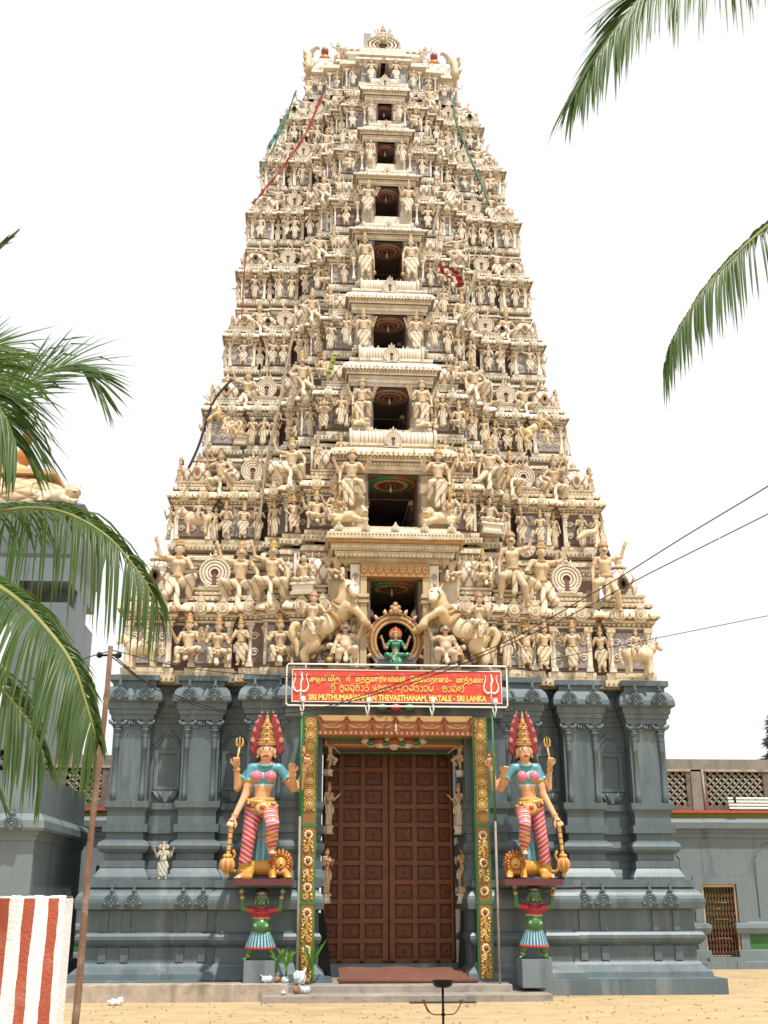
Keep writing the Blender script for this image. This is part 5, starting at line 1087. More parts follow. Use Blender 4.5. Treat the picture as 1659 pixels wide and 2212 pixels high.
def _dv(parts, k):
    P_, C_, N_, H_ = k['P'], k['C'], k['N'], k['H']; b_, g_, hd = parts['body'], parts['garment'], parts['headdress']
    b_.paint(lambda X, Y, Z: (Z > P_[2]+.155) & (Z < N_[2]-.005-.25*np.maximum(0, .05-abs(X-N_[0]))) & (abs(X-C_[0]) < .085), BLUE)
    for s in (-1, 1):
        b_.paint(lambda X, Y, Z, s=s: ((X-N_[0])*s > .068) & ((X-N_[0])*s < .17) & (Z > N_[2]-.135) & (Z < N_[2]+.02) & (Y < .035), BLUE)
        b_.paint(lambda X, Y, Z, s=s: ((X-N_[0])*s > .068) & ((X-N_[0])*s < .18) & (Z > N_[2]-.155) & (Z < N_[2]-.132) & (Y < .035), GLD)
        c = C_+V3(s*.05, -.06, .02)
        b_.paint(lambda X, Y, Z, c=c: ((X-c[0])**2+(Z-c[2])**2 < .044**2) & (Y < -.045), PINK); b_.paint(lambda X, Y, Z, c=c: (abs(np.sqrt((X-c[0])**2+(Z-c[2])**2)-.04) < .004) & (Y < -.04), GLD)
        b_.cap(H_+V3(s*.02, -.066, -.05), H_+V3(s*.034, -.07, -.033), .006, .003, col=(.85, .82, .7), k=.002)
    b_.paint(lambda X, Y, Z: (abs(Z-P_[2]-.155) < .006) & (abs(X-C_[0]) < .1), (.55, .6, .62))
    b_.paint(lambda X, Y, Z: (abs(Z-P_[2]-.115-.3*abs(X-P_[0])*0) < .012) & (abs(X-P_[0]) < .1) & (Y < 0) & (np.sin(X*220) > -.4), GLD)
    b_.paint(lambda X, Y, Z: ((X-H_[0])**2+(Z-H_[2]-.045)**2 < .006**2) & (Y < -.04), (.05, .0, .0))
    b_.paint(lambda X, Y, Z: (abs(X-H_[0]) < .022) & (abs(Z-H_[2]+.048) < .008) & (Y < -.04), (.45, .02, .02))
    # spiral wound leggings
    def leg(X, Y, Z): return (Z < P_[2]+.0) & ~((abs(X-P_[0]-.005) < .035) & (Y > -.03))
    def tone(X, Y, Z):
        r = X > P_[0]+.015
        t = np.where(r, np.where(Z > .40, Z*17+Y*7, Z*17-X*5), Z*13.5+X*9) % 1
        out = np.empty((len(X), 3)); out[:] = PINKD
        out[(t > .25) & (t < .6)] = PINK; out[(t > .36) & (t < .48)] = (.74, .42, .48); out[(t > .78)] = GLD; out[(t > .84) & (t < .9)] = (.66, .52, .25)
        hi = r & (Z > .36) & (Y < -.12); out[hi & (t > .25) & (t < .62)] = (.72, .40, .50); return out
    g_.paint(leg, tone)
    g_.paint(lambda X, Y, Z: (Z < .11) & (X < -.05), GLD); g_.paint(lambda X, Y, Z: (Z < .33) & (Z > .25) & (X > .0) & (Y < -.09) & (np.sin(Z*160) > .5), GLD)
    fl = Sdf(TEAL, .012); x0 = P_[0]+.01
    fl.cap((x0, .02, .46), (x0, .05, .31), .035, .055, fl=.4); fl.cap((x0, .05, .31), (x0-.01, .05, .16), .05, .085, fl=.4)
    fl.disp = lambda X, Y, Z: .006*np.sin((X-x0)*190*(1.0-.9*(.46-Z)))
    fl.paint(lambda X, Y, Z: np.sin((X-x0)*190*(1.0-.9*(.46-Z))) > .55, (.22, .46, .52)); fl.paint(lambda X, Y, Z: (abs(Z-.30) < .008) | (Z < .10), (.35, .12, .06))
    parts['pleats'] = fl
    bl = Sdf(GLD, .008)
    bl.tor(P_+V3(0, 0, .03), (.12, -.1, 1), .098, .016, sc=(1.08, .88, 1)); bl.tor(P_+V3(0, .0, -.01), (-.1, -.25, 1), .108, .013, sc=(1.05, .85, 1)); bl.ell(P_+V3(.01, -.10, -.025), (.05, .02, .045), col=(.6, .4, .14)); bl.ell(P_+V3(.01, -.12, -.02), (.018, .012, .018), col=(.55, .05, .04))
    for i in range(7): bl.ell(P_+V3(-.09+.03*i, -.095+.5*abs(i-3)*.012, .015-.012*(3-abs(i-3))), .012, col=(.66, .5, .2), k=.004)
    parts['girdle'] = bl
    hd.p[:] = [p for p in hd.p]; 
    for i in range(4): hd.ell(H_+V3(0, -.052+.008*i, .075+.042*i), V3(.024-.003*i, .012, .02), col=(.62, .42, .13), k=.004); hd.ell(H_+V3(0, -.063+.008*i, .075+.042*i), V3(.01, .008, .009), col=(.35, .04, .03), k=.002)
    hd.paint(lambda X, Y, Z: (np.sin((Z-H_[2])*150) > .72), (.22, .08, .03))
    hd.cap(H_+V3(0, .008, .22), H_+V3(0, .008, .315), .02, .003, col=GLD)
    fh = Sdf(CRIM, .006)
    for s in (-1, 1):
        for (x, z, dx, dz, r) in ((.062, -.055, .075, .14, .030), (.066, .00, .062, .17, .034), (.06, .06, .045, .18, .034), (.048, .12, .03, .17, .03), (.03, .17, .022, .15, .026)):
            x, dx, r = x*.85, dx*.72, r*.85; a = H_+V3(s*x, .035, z); e = a+V3(s*dx, .0, dz)
            fh.chain([a, a+V3(s*dx*.95, .0, dz*.45), e], [r, r*.85, .004], n=4)
            fh.paint(lambda X, Y, Z, e=e: (X-e[0])**2+(Z-e[2])**2 < .02**2, (.42, .20, .13))
    fh.ell(H_+V3(0, .04, .08), (.07, .03, .13), col=(.25, .03, .04)); parts['flame_hair'] = fh
    # things in the hands
    rear = lambda s, ex: N_+V3(s*.098, .03, -.035)+V3(*ex)
    w_ = MB(); w_.col = GLD
    a = N_+V3(-.098, .03, -.035)+V3(-.11, -.02, 0)+V3(-.003, -.03, .03); w_.tube([a+V3(-.008, 0, -.06), a+V3(.02, 0, .13)], .0085, 6); q = a+V3(.02, 0, .13)
    for x in (-1, 0, 1): w_.tube([q, q+V3(x*.022, 0, .015), q+V3(x*.024, 0, .05), q+V3(x*.018, 0, .075)] if x else [q, q+V3(0, 0, .085)], [.008, .008, .007, .002] if x else [.009, .002], 6)
    a = N_+V3(.098, .03, -.035)+V3(.185, -.02, 0)+V3(.003, -.03, .03); w_.col = (.45, .2, .06); w_.tube([a, a+V3(-.005, 0, .06)], .007, 6); w_.ball(a+V3(-.022, 0, .065), .016, 8); w_.ball(a+V3(.016, 0, .065), .016, 8); w_.tube([a+V3(-.006, 0, .06), a+V3(-.012, 0, .12)], [.008, .014], 6); w_.ball(a+V3(-.012, 0, .125), .015, 8)
    parts['hand_emblems'] = w_.mesh('hand_emblems', 'gloss')
    m_ = MB(); a = N_+V3(-.098, 0, -.035)+V3(-.11, -.11, -.385)+V3(-.012, -.03, -.02); bq = V3(a[0]-.022, a[1]-.0, .12)
    for j in range(28):
        t0, t1 = j/28, (j+1)/28; m_.col = (.25, .09, .03) if j % 4 == 0 else (.60, .38, .12); m_.tube([a+(bq-a)*t0, a+(bq-a)*t1], .017-.003*t0, 10, cap=(j in (0, 27)))
    for j in range(14):
        an = 2*pi*j/14; m_.col = (.60, .36, .12) if j % 2 else (.50, .20, .06); m_.tube([bq+V3(.012*cos(an), .012*sin(an), .035), bq+V3(.042*cos(an), .042*sin(an), .0), bq+V3(.045*cos(an), .045*sin(an), -.035), bq+V3(.018*cos(an), .018*sin(an), -.075)], [.008, .0115, .0115, .008], 6)
    m_.col = (.4, .15, .05); m_.ball(bq+V3(0, 0, -.02), .04, 10); m_.col = GLD; m_.lathe([(.03, .03), (.034, .042), (.026, .055)], tuple(bq), 12); m_.lathe([(.02, -.075), (.012, -.09), (.024, -.1), (.004, -.12)], tuple(bq), 10)
    parts['mace'] = m_.mesh('mace', 'gloss')
proto('painted_guard_l', guard_pose(False), 1/150, 'gloss'); proto('painted_guard_r', guard_pose(True), 1/150, 'gloss')
LN, LM = (.58, .30, .055), (.34, .12, .03)
L_ = Sdf(LN, .04)
L_.cap((-.22, .12, .22), (.18, .04, .2), .17, .15); L_.cap((.15, .02, .2), (.30, -.10, .27), .15, .12); L_.ell((-.3, .1, .17), (.14, .14, .15)); L_.chain([(-.28, -.02, .14), (-.22, -.14, .11), (-.34, -.16, .04), (-.2, -.2, .035)], [.1, .07, .05, .045]); L_.ell((.36, -.22, .27), (.10, .08, .115)); L_.ell((.37, -.30, .215), (.05, .05, .05), k=.02)
L_.cap((.365, -.29, .29), (.37, -.335, .245), .024, .026, k=.012, col=(.66, .42, .12))
for s in (-1, 1):
    L_.chain([(.30+s*.09, -.12, .16), (.34+s*.13, -.24, .08), (.36+s*.14, -.33, .04)], [.075, .055, .05]); L_.ell((.365+s*.145, -.36, .035), (.06, .055, .038), k=.02)
    for j in range(3): L_.cap((.33+s*.145+.035*j, -.39, .03), (.33+s*.145+.035*j, -.425, .022), .018, .012, k=.006)
    L_.ell((.365+s*.1, -.19, .37), (.03, .02, .03), k=.01, col=LM)
L_.chain([(-.43, .1, .14), (-.53, .05, .16), (-.57, .02, .3), (-.50, .0, .42), (-.53, .0, .5)], [.03, .026, .024, .022, .03], k=.01)
L_.paint(lambda X, Y, Z: (abs(abs(X-.365)-.045) < .016) & (abs(Z-.295) < .010) & (Y < -.26), (.75, .72, .6)).paint(lambda X, Y, Z: (abs(abs(X-.365)-.045) < .008) & (abs(Z-.295) < .010) & (Y < -.26), (.02, .01, .01)).paint(lambda X, Y, Z: (abs(X-.37) < .028) & (abs(Z-.225) < .009) & (Y < -.32), (.25, .03, .02)).paint(lambda X, Y, Z: (abs(X-.37) < .018) & (abs(Z-.25) < .012) & (Y < -.335), (.08, .02, .01))
lm = Sdf(LM, .008); rr = random.Random(3)
for ring, (R1, yy, n_) in enumerate(((.135, -.19, 18), (.175, -.14, 20), (.20, -.09, 22))):
    for j in range(n_):
        a = 2*pi*(j+.5*ring)/n_
        if ring == 0 and sin(a) > .75: pass
        p0 = V3(.36+R1*.8*cos(a), yy, .27+R1*.95*sin(a)); d_ = V3(cos(a), -.25, sin(a)*.8-.35); d_ /= np.linalg.norm(d_); c_ = LM if rr.random() < .5 else (.46, .19, .045)
        lm.chain([p0, p0+d_*.045+V3(0, -.03, 0), p0+d_*.085], [.026, .025, .006], col=c_, n=3)
for j in range(5): lm.chain([(.31+.03*j, -.27, .16), (.305+.032*j, -.3, .1), (.31+.03*j, -.27, .05)], [.022, .024, .006], n=3)
lm.ell((.36, -.08, .27), (.15, .09, .17), k=.03)
PROTO['painted_lion'] = [('body', L_.mesh('painted_lion', 1/95, 'gloss')), ('mane', lm.mesh('mane', 1/110, 'gloss'))]
def _dw(parts, k):
    P_, C_, N_, H_ = k['P'], k['C'], k['N'], k['H']; b_, g_ = parts['body'], parts['garment']; RED = (.42, .03, .05)
    b_.paint(lambda X, Y, Z: (Z > P_[2]+.19) & (Z < N_[2]+.005) & (abs(X) < .12), RED)
    for s in (-1, 1):
        b_.paint(lambda X, Y, Z, s=s: (X*s > .10) & (X*s < .20) & (Z < N_[2]+.04) & (Z > N_[2]-.1), RED)
        for t in (.04, .085, .13): b_.paint(lambda X, Y, Z, s=s, t=t: (X*s > .13) & (abs(Z-N_[2]-.09-t) < .009), (.6, .42, .15) if t != .085 else RED)
        b_.cap(H_+V3(s*.03, -.098, -.085), H_+V3(s*.036, -.104, -.06), .007, .003, col=(.85, .85, .7), k=.002)
        b_.paint(lambda X, Y, Z, s=s: ((X-s*.075)**2+(Z-P_[2]-.10)**2 < .02**2) & (Y < -.06), (.30, .46, .26))
    b_.paint(lambda X, Y, Z: (abs(Z-P_[2]-.19) < .008) & (abs(X) < .13), GLD); b_.paint(lambda X, Y, Z: (X**2+(Z-P_[2]-.07)**2 < .011**2) & (Y < -.08), (.02, .06, .02))
    b_.paint(lambda X, Y, Z: (abs(X) < .06) & (abs(Z-H_[2]-.065) < .022) & (Y < -.05), (.45, .52, .35)); b_.paint(lambda X, Y, Z: (abs(abs(X)-.03) < .022) & (abs(Z-H_[2]-.025) < .013) & (Y < -.05), (.10, .10, .25))
    b_.tor(N_+V3(0, -.04, -.03), (0, -.6, 1), .075, .018, col=GLD); b_.tor(N_+V3(0, -.055, -.07), (0, -.9, .8), .085, .014, col=(.62, .45, .16))
    g_.p = [p for p in g_.p if not (p[0] == 'c' and abs(p[3]-.12) < .001)]; g_.disp = None
    for j in range(26):
        a = 2*pi*j/26; g_.cap((.115*cos(a), .085*sin(a), P_[2]-.01), (.185*cos(a), .13*sin(a), .155), .022, .024, k=.006)
    g_.cap((0, 0, P_[2]-.02), (0, 0, .275), .10, .115, k=.01, fl=.72)
    g_.paint(lambda X, Y, Z: Z < P_[2]-.0, lambda X, Y, Z: np.where((np.cos(26*np.arctan2(Y/.72, X))[:, None] > .1), np.array((.30, .50, .58)), np.where((np.cos(26*np.arctan2(Y/.72, X))[:, None] > -.5), np.array((.08, .26, .34)), np.array((.02, .06, .09)))))
    g_.paint(lambda X, Y, Z: Z < .172, (.42, .06, .04)); g_.paint(lambda X, Y, Z: (abs(Z-P_[2]-.02) < .02), GLD); parts['hair'].ell(H_+V3(0, .03, .06), (.105, .09, .075))
proto('green_dwarf', dict(pel=(0, 0, .36), fat=1.2, belly=1.15, hs=1.32, skin=(.055, .17, .055), cloth=TEAL, gold=GLD, arms=[mir((1, (.125, .0, .02), (.02, -.02, .18), 'open')), (1, (.125, 0, .02), (.02, -.02, .18), 'open')], armr=1.25, legs=[(-1, (-.11, -.03, .22), (-.15, 0, .05), (-.05, -.07, 0)), (1, (.11, -.03, .22), (.15, 0, .05), (.05, -.07, 0))], legr=1.1, garment='skirt', flap=.16, crown='none', locks=False, bare=True, sash=False, post=_dw), 1/120, 'gloss')
for s, sd_ in ((-1, 'left'), (1, 'right')):
    gx = -2.50 if s < 0 else 2.40
    statue('painted_guard_r' if s > 0 else 'painted_guard_l', f"painted four-armed guardian with red flame hair and blue blouse {sd_} of the door", (gx+s*-.02, 21.55, 2.02), 2.42, s > 0, 0, name='guardian_statue', group='coloured door guardians')
    statue('painted_lion', f"golden lion statue lying under the guardian {sd_} of the big door", (gx+s*.03, 21.62, 2.005), .96, s > 0, 0, name='lion_statue', cat='lion statue', group='coloured door guardians')
    t = thing('slab', f"maroon stone slab carried on the hands of the green dwarf {sd_} of the door", 'slab', (gx-s*.02, 21.6, 1.91), 'coloured door guardians')
    b = MB(); b.col = (.11, .03, .035); b.box(-.53, .53, -.48, .5, -.02, .09); t.name = 'slab'; link('slab_body', b.mesh('slab_body', 'gloss'), t)
    statue('green_dwarf', f"green dwarf in red blouse and pleated skirt lifting the slab {sd_} of the door", (gx, 21.52, .65), 1.30, s > 0, 0, name='dwarf_statue', group='coloured door guardians')
    t = thing('plinth_block', f"rough grey stone block under the green dwarf {sd_} of the door", 'stone block', (gx, 21.5, 0), 'coloured door guardians')
    b = MB(); b.box(-.27, .27, -.24, .4, .28 if s < 0 else .18, .645); link('block_body', b.mesh('block_body', 'grey2'), t)
    for k, (key, z, h, y, x) in enumerate((('dance', 4.08, .62, 22.75, 1.30), ('woman', 3.02, .80, 23.0, 1.30), ('woman_bun', 1.75, .86, 22.9, 1.33))):
        pl = ['topmost flying', 'middle standing', 'lowest standing'][k]
        t = statue(key, f"{pl} small figure on the {sd_} jamb inside the big doorway", (s*x, y, z), h, s > 0, s*-.9, (1.0, .82, .62, 1) if k == 2 else (1, .95, .9, 1), group='small figures on the door jambs')
        o = link('bracket', PED, t, (0, .05, -.2), (.5, .6, .8)); o.color = (.3, .3, .3, 1)
silver = statue('ganesha', 'small silver and gold elephant-headed statue standing alone on the left grey ledge', (at(351, 1900, 22.35)[0], 22.33, 2.01), .62, False, 0, (.85, 1.05, 1.25, 1), group=None)
# ------------------------------------------------------------------ walls and buildings round the tower
def px2(zx, zy, Y): return at((1450+zx/1.9426)*.72, (1950+zy/1.9426)*.72, Y)
WY = 29.5
def lattice_panel(x0, x1, z0, z1, parent, y, pitch=.19, w=.045, m='jali'):
    b = MB(); b.box(x0, x1, y+.10, y+.12, z0, z1, 1)
    L = (z1-z0)
    def clip(xa, za, xb, zb):
        pts = []
        for t in np.linspace(0, 1, 120):
            x, z = xa+(xb-xa)*t, za+(zb-za)*t
            if x0 <= x <= x1 and z0 <= z <= z1: pts.append((x, y, z))
        return (pts[0], pts[-1]) if len(pts) > 1 else None
    n = int((x1-x0+L)/pitch)+2
    for k in range(n):
        for sgn in (-1, 1):
            xa = x0-L+k*pitch if sgn > 0 else x0+k*pitch
            c = clip(xa, z0, xa+sgn*L, z1)
            if c: b.tube(c, w*.42, 4, 0, smooth=False)
    for kx in range(int((x1-x0)/pitch)+1):
        for kz in range(int(L/pitch*2)+1):
            cx_, cz_ = x0+(kx+.5*(kz % 2))*pitch, z0+kz*pitch/2
            if x0+.05 < cx_ < x1-.05 and z0+.05 < cz_ < z1-.05: b.lathe([(w*.95, -.012), (w*.55, -.02)], (cx_, y-.01, cz_), 8, axis='y', smooth=False)
    return link('lattice_panel', b.mesh('lattice_panel', [m, 'dark']), parent)
zt = px2(1400, 985, WY)[2]; zr0, zr1 = px2(1400, 950, WY-.1)[2], px2(1400, 935, WY-.1)[2]; zj0, zj1 = px2(1400, 905, WY)[2], px2(1400, 700, WY)[2]; ztop = px2(1400, 635, WY)[2]
def side_wall(name, lab, xa, xb, door=None, panels=()):
    t = thing(name, lab, 'wall', ((xa+xb)/2, WY, 0)); off = Matrix.Translation((-(xa+xb)/2, -WY, 0))
    def pt(nm, b, mats, par=None):
        me = b.mesh(nm, mats); me.transform(off); return link(nm, me, par or t)
    b = MB(); segs = [(xa, xb)] if not door else [(xa, door[0]), (door[1], xb)]
    bp = [(0, .22, 0), (.16, .22, 0), (.18, .10, 0), (.42, .09, 0), (.44, .03, 0), (.46, .0, 1), (.80, .0, 1), (.82, .10, 0), (.95, .14, 0), (1.04, .12, 0), (1.08, .02, 0), (1.1, 0, 0), (zt-.48, 0, 0), (zt-.47, .04, 0), (zt-.36, .05, 0), (zt-.35, .09, 0), (zt-.26, .10, 0), (zt-.25, .2, 0), (zt-.1, .22, 0), (zt-.04, .16, 0), (zt, .10, 0)]
    for i, (a, c) in enumerate(segs): b.block(a, c, WY, WY+.5, [(z, o if i == 0 or o < .05 else o, m) for z, o, m in bp], dz=.002*i)
    if door: b.block(door[0]-.0, door[1]+.0, WY+.003, WY+.5, [(door[2], 0, 0)]+[q for q in bp if q[0] > zt-.5], dz=.004); b.box(door[0]-.02, door[1]+.02, WY-.2, WY+.5, 0, door[3]-.02, 0)
    pt('wall_face', b, ['grey2', 'wallgreen'])
    b = MB(); b.box(xa, xb, WY+.02, WY+.42, zt-.02, zr0, 0); pt('olive_band', b, 'olive'); b = MB(); b.box(xa-.05, xb+.05, WY-.14, WY+.45, zr0, zr1, 0); pt('red_coping', b, 'redband')
    b = MB(); b.box(xa, xb, WY+.12, WY+.4, zj1+.02, ztop, 0); b.box(xa, xb, WY+.10, WY+.4, zj1-.03, zj1+.03, 1); pt('top_beam', b, ['concrete', 'kerb'])
    b = MB(); last = xa
    for p0, p1 in list(panels)+[(xb, xb)]:
        if p0 > last: b.box(last, p0, WY+.13, WY+.40, zr1-.01, zj1, 0)
        if p1 > p0: b.box(p0, p1, WY+.14, WY+.40, zr1-.01, zj0, 0)
        last = p1
    pt('brick_parapet', b, 'brick')
    for p0, p1 in panels:
        o = lattice_panel(p0, p1, zj0, zj1-.03, t, WY+.18); o.data.transform(off)
    return t, pt
dx0, dx1 = px2(1290, 1600, WY)[0], px2(1492, 1600, WY)[0]; dzt, dzb = px2(1380, 1365, WY)[2], px2(1380, 1785, WY)[2]
pan = [(px2(1030, 800, WY)[0], px2(1195, 800, WY)[0]), (px2(1315, 800, WY)[0], px2(1645, 800, WY)[0]), (px2(1700, 800, WY)[0], px2(2020, 800, WY)[0])]
rw, rpt = side_wall('compound_wall', 'blue grey wall with barred doorway and latticed brick parapet right of the tower', 5.2, 17.0, (dx0, dx1, dzt, dzb), pan)
b = MB()      # door frame, panel lines
b.box(dx0-.22, dx0, WY-.05, WY+.1, dzb, dzt+.18, 0); b.box(dx1, dx1+.22, WY-.05, WY+.1, dzb, dzt+.18, 0); b.box(dx0, dx1, WY-.048, WY+.1, dzt, dzt+.18, 0); rpt('door_surround', b, 'grey2')
b = MB(); b.box(dx0, dx1, WY+.02, WY+.15, dzt-.07, dzt, 0); b.box(dx0, dx0+.05, WY+.02, WY+.15, dzb, dzt-.07, 0); b.box(dx1-.05, dx1, WY+.02, WY+.15, dzb, dzt-.07, 0); rpt('door_frame', b, 'domeor')
b = MB(); b.box(dx0-.02, dx1+.02, WY+.45, WY+.55, dzb, dzt, 0); b.box(dx0-.02, dx1+.02, WY+.43, WY+.46, dzb, dzb+.62, 1); rpt('inner_wall', b, ['wallgreen', 'dark'])
b = MB(); nb = 10; wd = (dx1-dx0-.1)/nb
for k in range(nb+1): x = dx0+.05+k*wd; b.box(x-.009, x+.009, WY+.05, WY+.075, dzb, dzt-.08, 0)
for k in range(nb):
    x = dx0+.05+k*wd
    for z in np.arange(dzb, dzt-.3, .30): b.tube([(x, WY+.045, z), (x+wd, WY+.045, z+.15)], .007, 4); b.tube([(x+wd, WY+.045, z+.15), (x, WY+.045, z+.30)], .007, 4)
for z in (dzb+.4, dzb+.85, dzb+1.25): b.box(dx0+.3, dx1-.25, WY+.03, WY+.05, z, z+.03, 0)
rpt('folding_grille', b, 'rust')
b = MB()
for x0_, x1_ in ((5.4, dx0-.5), (dx1+.55, dx1+2.3), (dx1+2.5, dx1+4.3)):
    zz = zt-.62; b.tube([(x0_, WY-.004, 1.2), (x0_, WY-.004, zz-.35), (x0_+.08, WY-.004, zz-.28), (x0_+.1, WY-.004, zz-.18), (x0_+.22, WY-.004, zz-.1), (x0_+.28, WY-.004, zz), (x1_-.28, WY-.004, zz), (x1_-.22, WY-.004, zz-.1), (x1_-.1, WY-.004, zz-.18), (x1_-.08, WY-.004, zz-.28), (x1_, WY-.004, zz-.35), (x1_, WY-.004, 1.2)], .018, 5)
rpt('panel_moulding', b, 'grey2')
b = MB(); xp = px2(1262, 800, WY)[0]; b.box(xp-.18, xp+.10, WY+.10, WY+.3, zr1, zj1+.02, 0); b.tube([(xp+.14, WY+.08, zr1), (xp+.12, WY+.08, zj1+.02)], .03, 6, 1); rpt('concrete_post', b, ['concrete', 'kerb'])
lp_ = [(at(139, 1690, WY)[0], at(218, 1690, WY)[0])]
lw, lpt = side_wall('compound_wall', 'blue grey wall with one lattice panel behind the leaning pole left of the tower', at(60, 1700, WY)[0], -5.2, None, lp_)
b = MB(); q = at(219, 1875, WY); b.box(q[0]-.12, q[0], WY-.03, WY+.1, q[2]-.06, q[2]+.06, 0); lpt('drain_spout', b, 'iron')
# slatted board leaning on the right parapet
a, c = px2(1440, 925, WY-.2), px2(1800, 850, WY-.2); t = thing('slatted_board', 'white slatted board lying on the red coping of the right wall', 'board', (a[0], WY-.1, a[2]))
b = MB()
for k in range(4): z = k*(c[2]-a[2])/4; b.box(0, c[0]-a[0], -.06+.03*k, 0+.03*k, z, z+(c[2]-a[2])/4*.62, 0)
for x in (.15, 1.3, 2.4): b.box(x, x+.06, .0, .16, 0, c[2]-a[2]-.03, 1)
link('slats', b.mesh('slats', ['white', 'iron']), t)
# far tree beyond the right wall
def leaf_cloud(name, n, fn, sz, m, parent=None, seed=1):
    r_ = random.Random(seed); b = MB()
    for k in range(n):
        p_, d_ = fn(r_); d_ = Vector(d_).normalized(); s_ = d_.orthogonal().normalized()*sz*.22; L = d_*sz*r_.uniform(.6, 1.3); p_ = Vector(p_)
        i0 = b.av([p_-s_, p_+s_, p_+L]); b.af((i0, i0+1, i0+2))
    return link(name, b.mesh(name, m), parent)
tp = at(1664, 1545, 62); t = thing('conifer_tree', 'dark conifer rising beyond the right wall at the edge of view', 'tree', (tp[0]+.35, 62, 0))
b = MB(); b.tube([(0, 0, 0), (.05, 0, tp[2]*.5), (0, 0, tp[2])], [.28, .2, .03], 8); link('trunk', b.mesh('trunk', 'trunk'), t)
def cf(r_):
    h_ = r_.random()**.8; z = tp[2]*(1.02-.8*h_); R_ = (.12+2.6*h_)*(.75+.35*sin(z*7)); a = r_.uniform(0, 2*pi); q_ = r_.random()**.6; return (R_*q_*cos(a), R_*q_*sin(a), z-.35*R_*q_), (cos(a), sin(a), -.3+r_.uniform(-.4, .4))
leaf_cloud('crown', 5000, cf, .55, 'conifer', t, 3)
# left shrine block in front, arched belfry with scaled dome behind
def solveY(X, px_, py_, y0=18., y1=60.):
    for _ in range(60):
        m = (y0+y1)/2
        if at(px_, py_, m)[0] > X: y0 = m
        else: y1 = m
    return m
SY = 21.0; SX = at(86, 1800, SY)[0]; SB = 25.5
zl = lambda zy, Y=SY: at(50, 1900*.72+zy/2.602*.72, Y)[2]
t = thing('grey_shrine', 'blue grey shrine block with kapota moulding behind the striped wall', 'shrine', (SX-3, SY, 0)); off = Matrix.Translation((-(SX-3), -SY, 0))
b = MB(); zm0, zm1, ztp = zl(1600), zl(1385), zl(1095)
b.block(SX-9, SX-.08, SY, SB, [(0, .1, 0), (.5, .1, 0), (.52, 0, 0), (zm0-.04, 0, 0), (zm0-.03, .03, 0), (zm0+.05, .04, 0), (zm0+.055, .07, 0), (zm0+.12, .08, 0), (zm0+.125, .16, 0), (zm0+.17, .18, 0), (zm0+.3, .17, 0), (zm0+.42, .08, 0), (zm0+.43, .02, 0), (zm1-.05, .02, 0), (zm1-.04, .06, 0), (zm1, .06, 0), (zm1+.005, 0, 0), (ztp, 0, 0)])
for x in (SX-.85, SX-1.2): b.box(x-.015, x+.015, SY-.02, SY+.05, .6, zm0-.1, 0)
b.box(SX-.7, SX-.12, SY+.0, SY+.35, ztp, zl(860), 0); b.box(SX-9, SX-.7, SY+.05, SY+.3, zl(905), zl(860), 0); b.box(SX-9, SX-.7, SY+.05, SY+.3, ztp, ztp+.06, 0)
me = b.mesh('shrine_wall', 'grey2'); me.transform(off); link('shrine_wall', me, t)
o = lattice_panel(SX-4, SX-.72, ztp+.06, zl(905), t, SY+.15, .30, .06, 'grey2'); o.data.transform(off)
for X in (SX-.45, SX-2.6): link('antefix', PALG, t, (X-SX+3, -.2, zm0+.13), (.4, .5, .42))
BY = 33.0; BX = at(146, 1300, BY)[0]; zb = lambda zy, Y=BY: at(60, (1250+zy/3.402)*.72, Y)[2]
t = thing('domed_belfry', 'grey arched belfry with orange scaled dome behind the left palm leaves', 'tower', (BX-2.6, BY, 0)); off = Matrix.Translation((-(BX-2.6), -BY, 0))
bw, bd = 5.2, 4.2; z_e, z_a, z_s = zb(1430), zb(1690), zb(2000); b = MB()
xc = BX-bw/2
for s in (-1, 1):
    for yy in (BY, BY+bd-1.3):
        a, c = sorted((xc+s*bw/2, xc+s*(bw/2-1.5))); b.box(a, c, yy, yy+1.3, 0, z_a-.6, 0)
b.box(xc-bw/2, xc+bw/2, BY, BY+bd, z_a+.05, z_e, 0)
for yy in (BY+.003, BY+bd-1.0):
    for s in (-1, 1):
        pr_ = [(xc+s*(bw/2-1.45), z_a-2.6), (xc+s*(bw/2-1.45), z_a+.07), (xc+s*.2, z_a+.07), (xc+s*.3, z_a-.15), (xc+s*.55, z_a-.5), (xc+s*.62, z_a-.75), (xc+s*.9, z_a-.85), (xc+s*1.05, z_a-1.2), (xc+s*1.06, z_a-2.0), (xc+s*.98, z_a-2.5)]
        b.prism(pr_ if s > 0 else pr_[::-1], yy, yy+.9, 0)
b.box(xc-bw/2+.1, xc+bw/2-.1, BY+.1, BY+bd-.1, 0, z_a-4.2, 0)
b.block(xc-bw/2, xc+bw/2, BY, BY+bd, [(z_e, 0, 0), (z_e+.1, .05, 0), (z_e+.5, .12, 0), (zb(960), .28, 0), (zb(920), .32, 0), (zb(880), .1, 0)], dz=.002)
for s in (-1, 1):
    a, c = sorted((xc+s*(bw/2-.003), xc+s*(bw/2-.9))); b.box(a, c, BY+1.3, BY+bd-1.3, z_a-1.6, z_a+.05, 0); b.box(a, c, BY+1.3, BY+1.55, z_a-2.4, z_a-1.6, 0); b.box(a, c, BY+bd-1.55, BY+bd-1.3, z_a-2.4, z_a-1.6, 0)
me = b.mesh('belfry_frame', ['grey2', 'domeor']); me.transform(off); link('belfry_frame', me, t)
b = MB(); zd0, zd1 = zb(860), zb(500); hd_ = zd1-zd0; R_ = 2.3
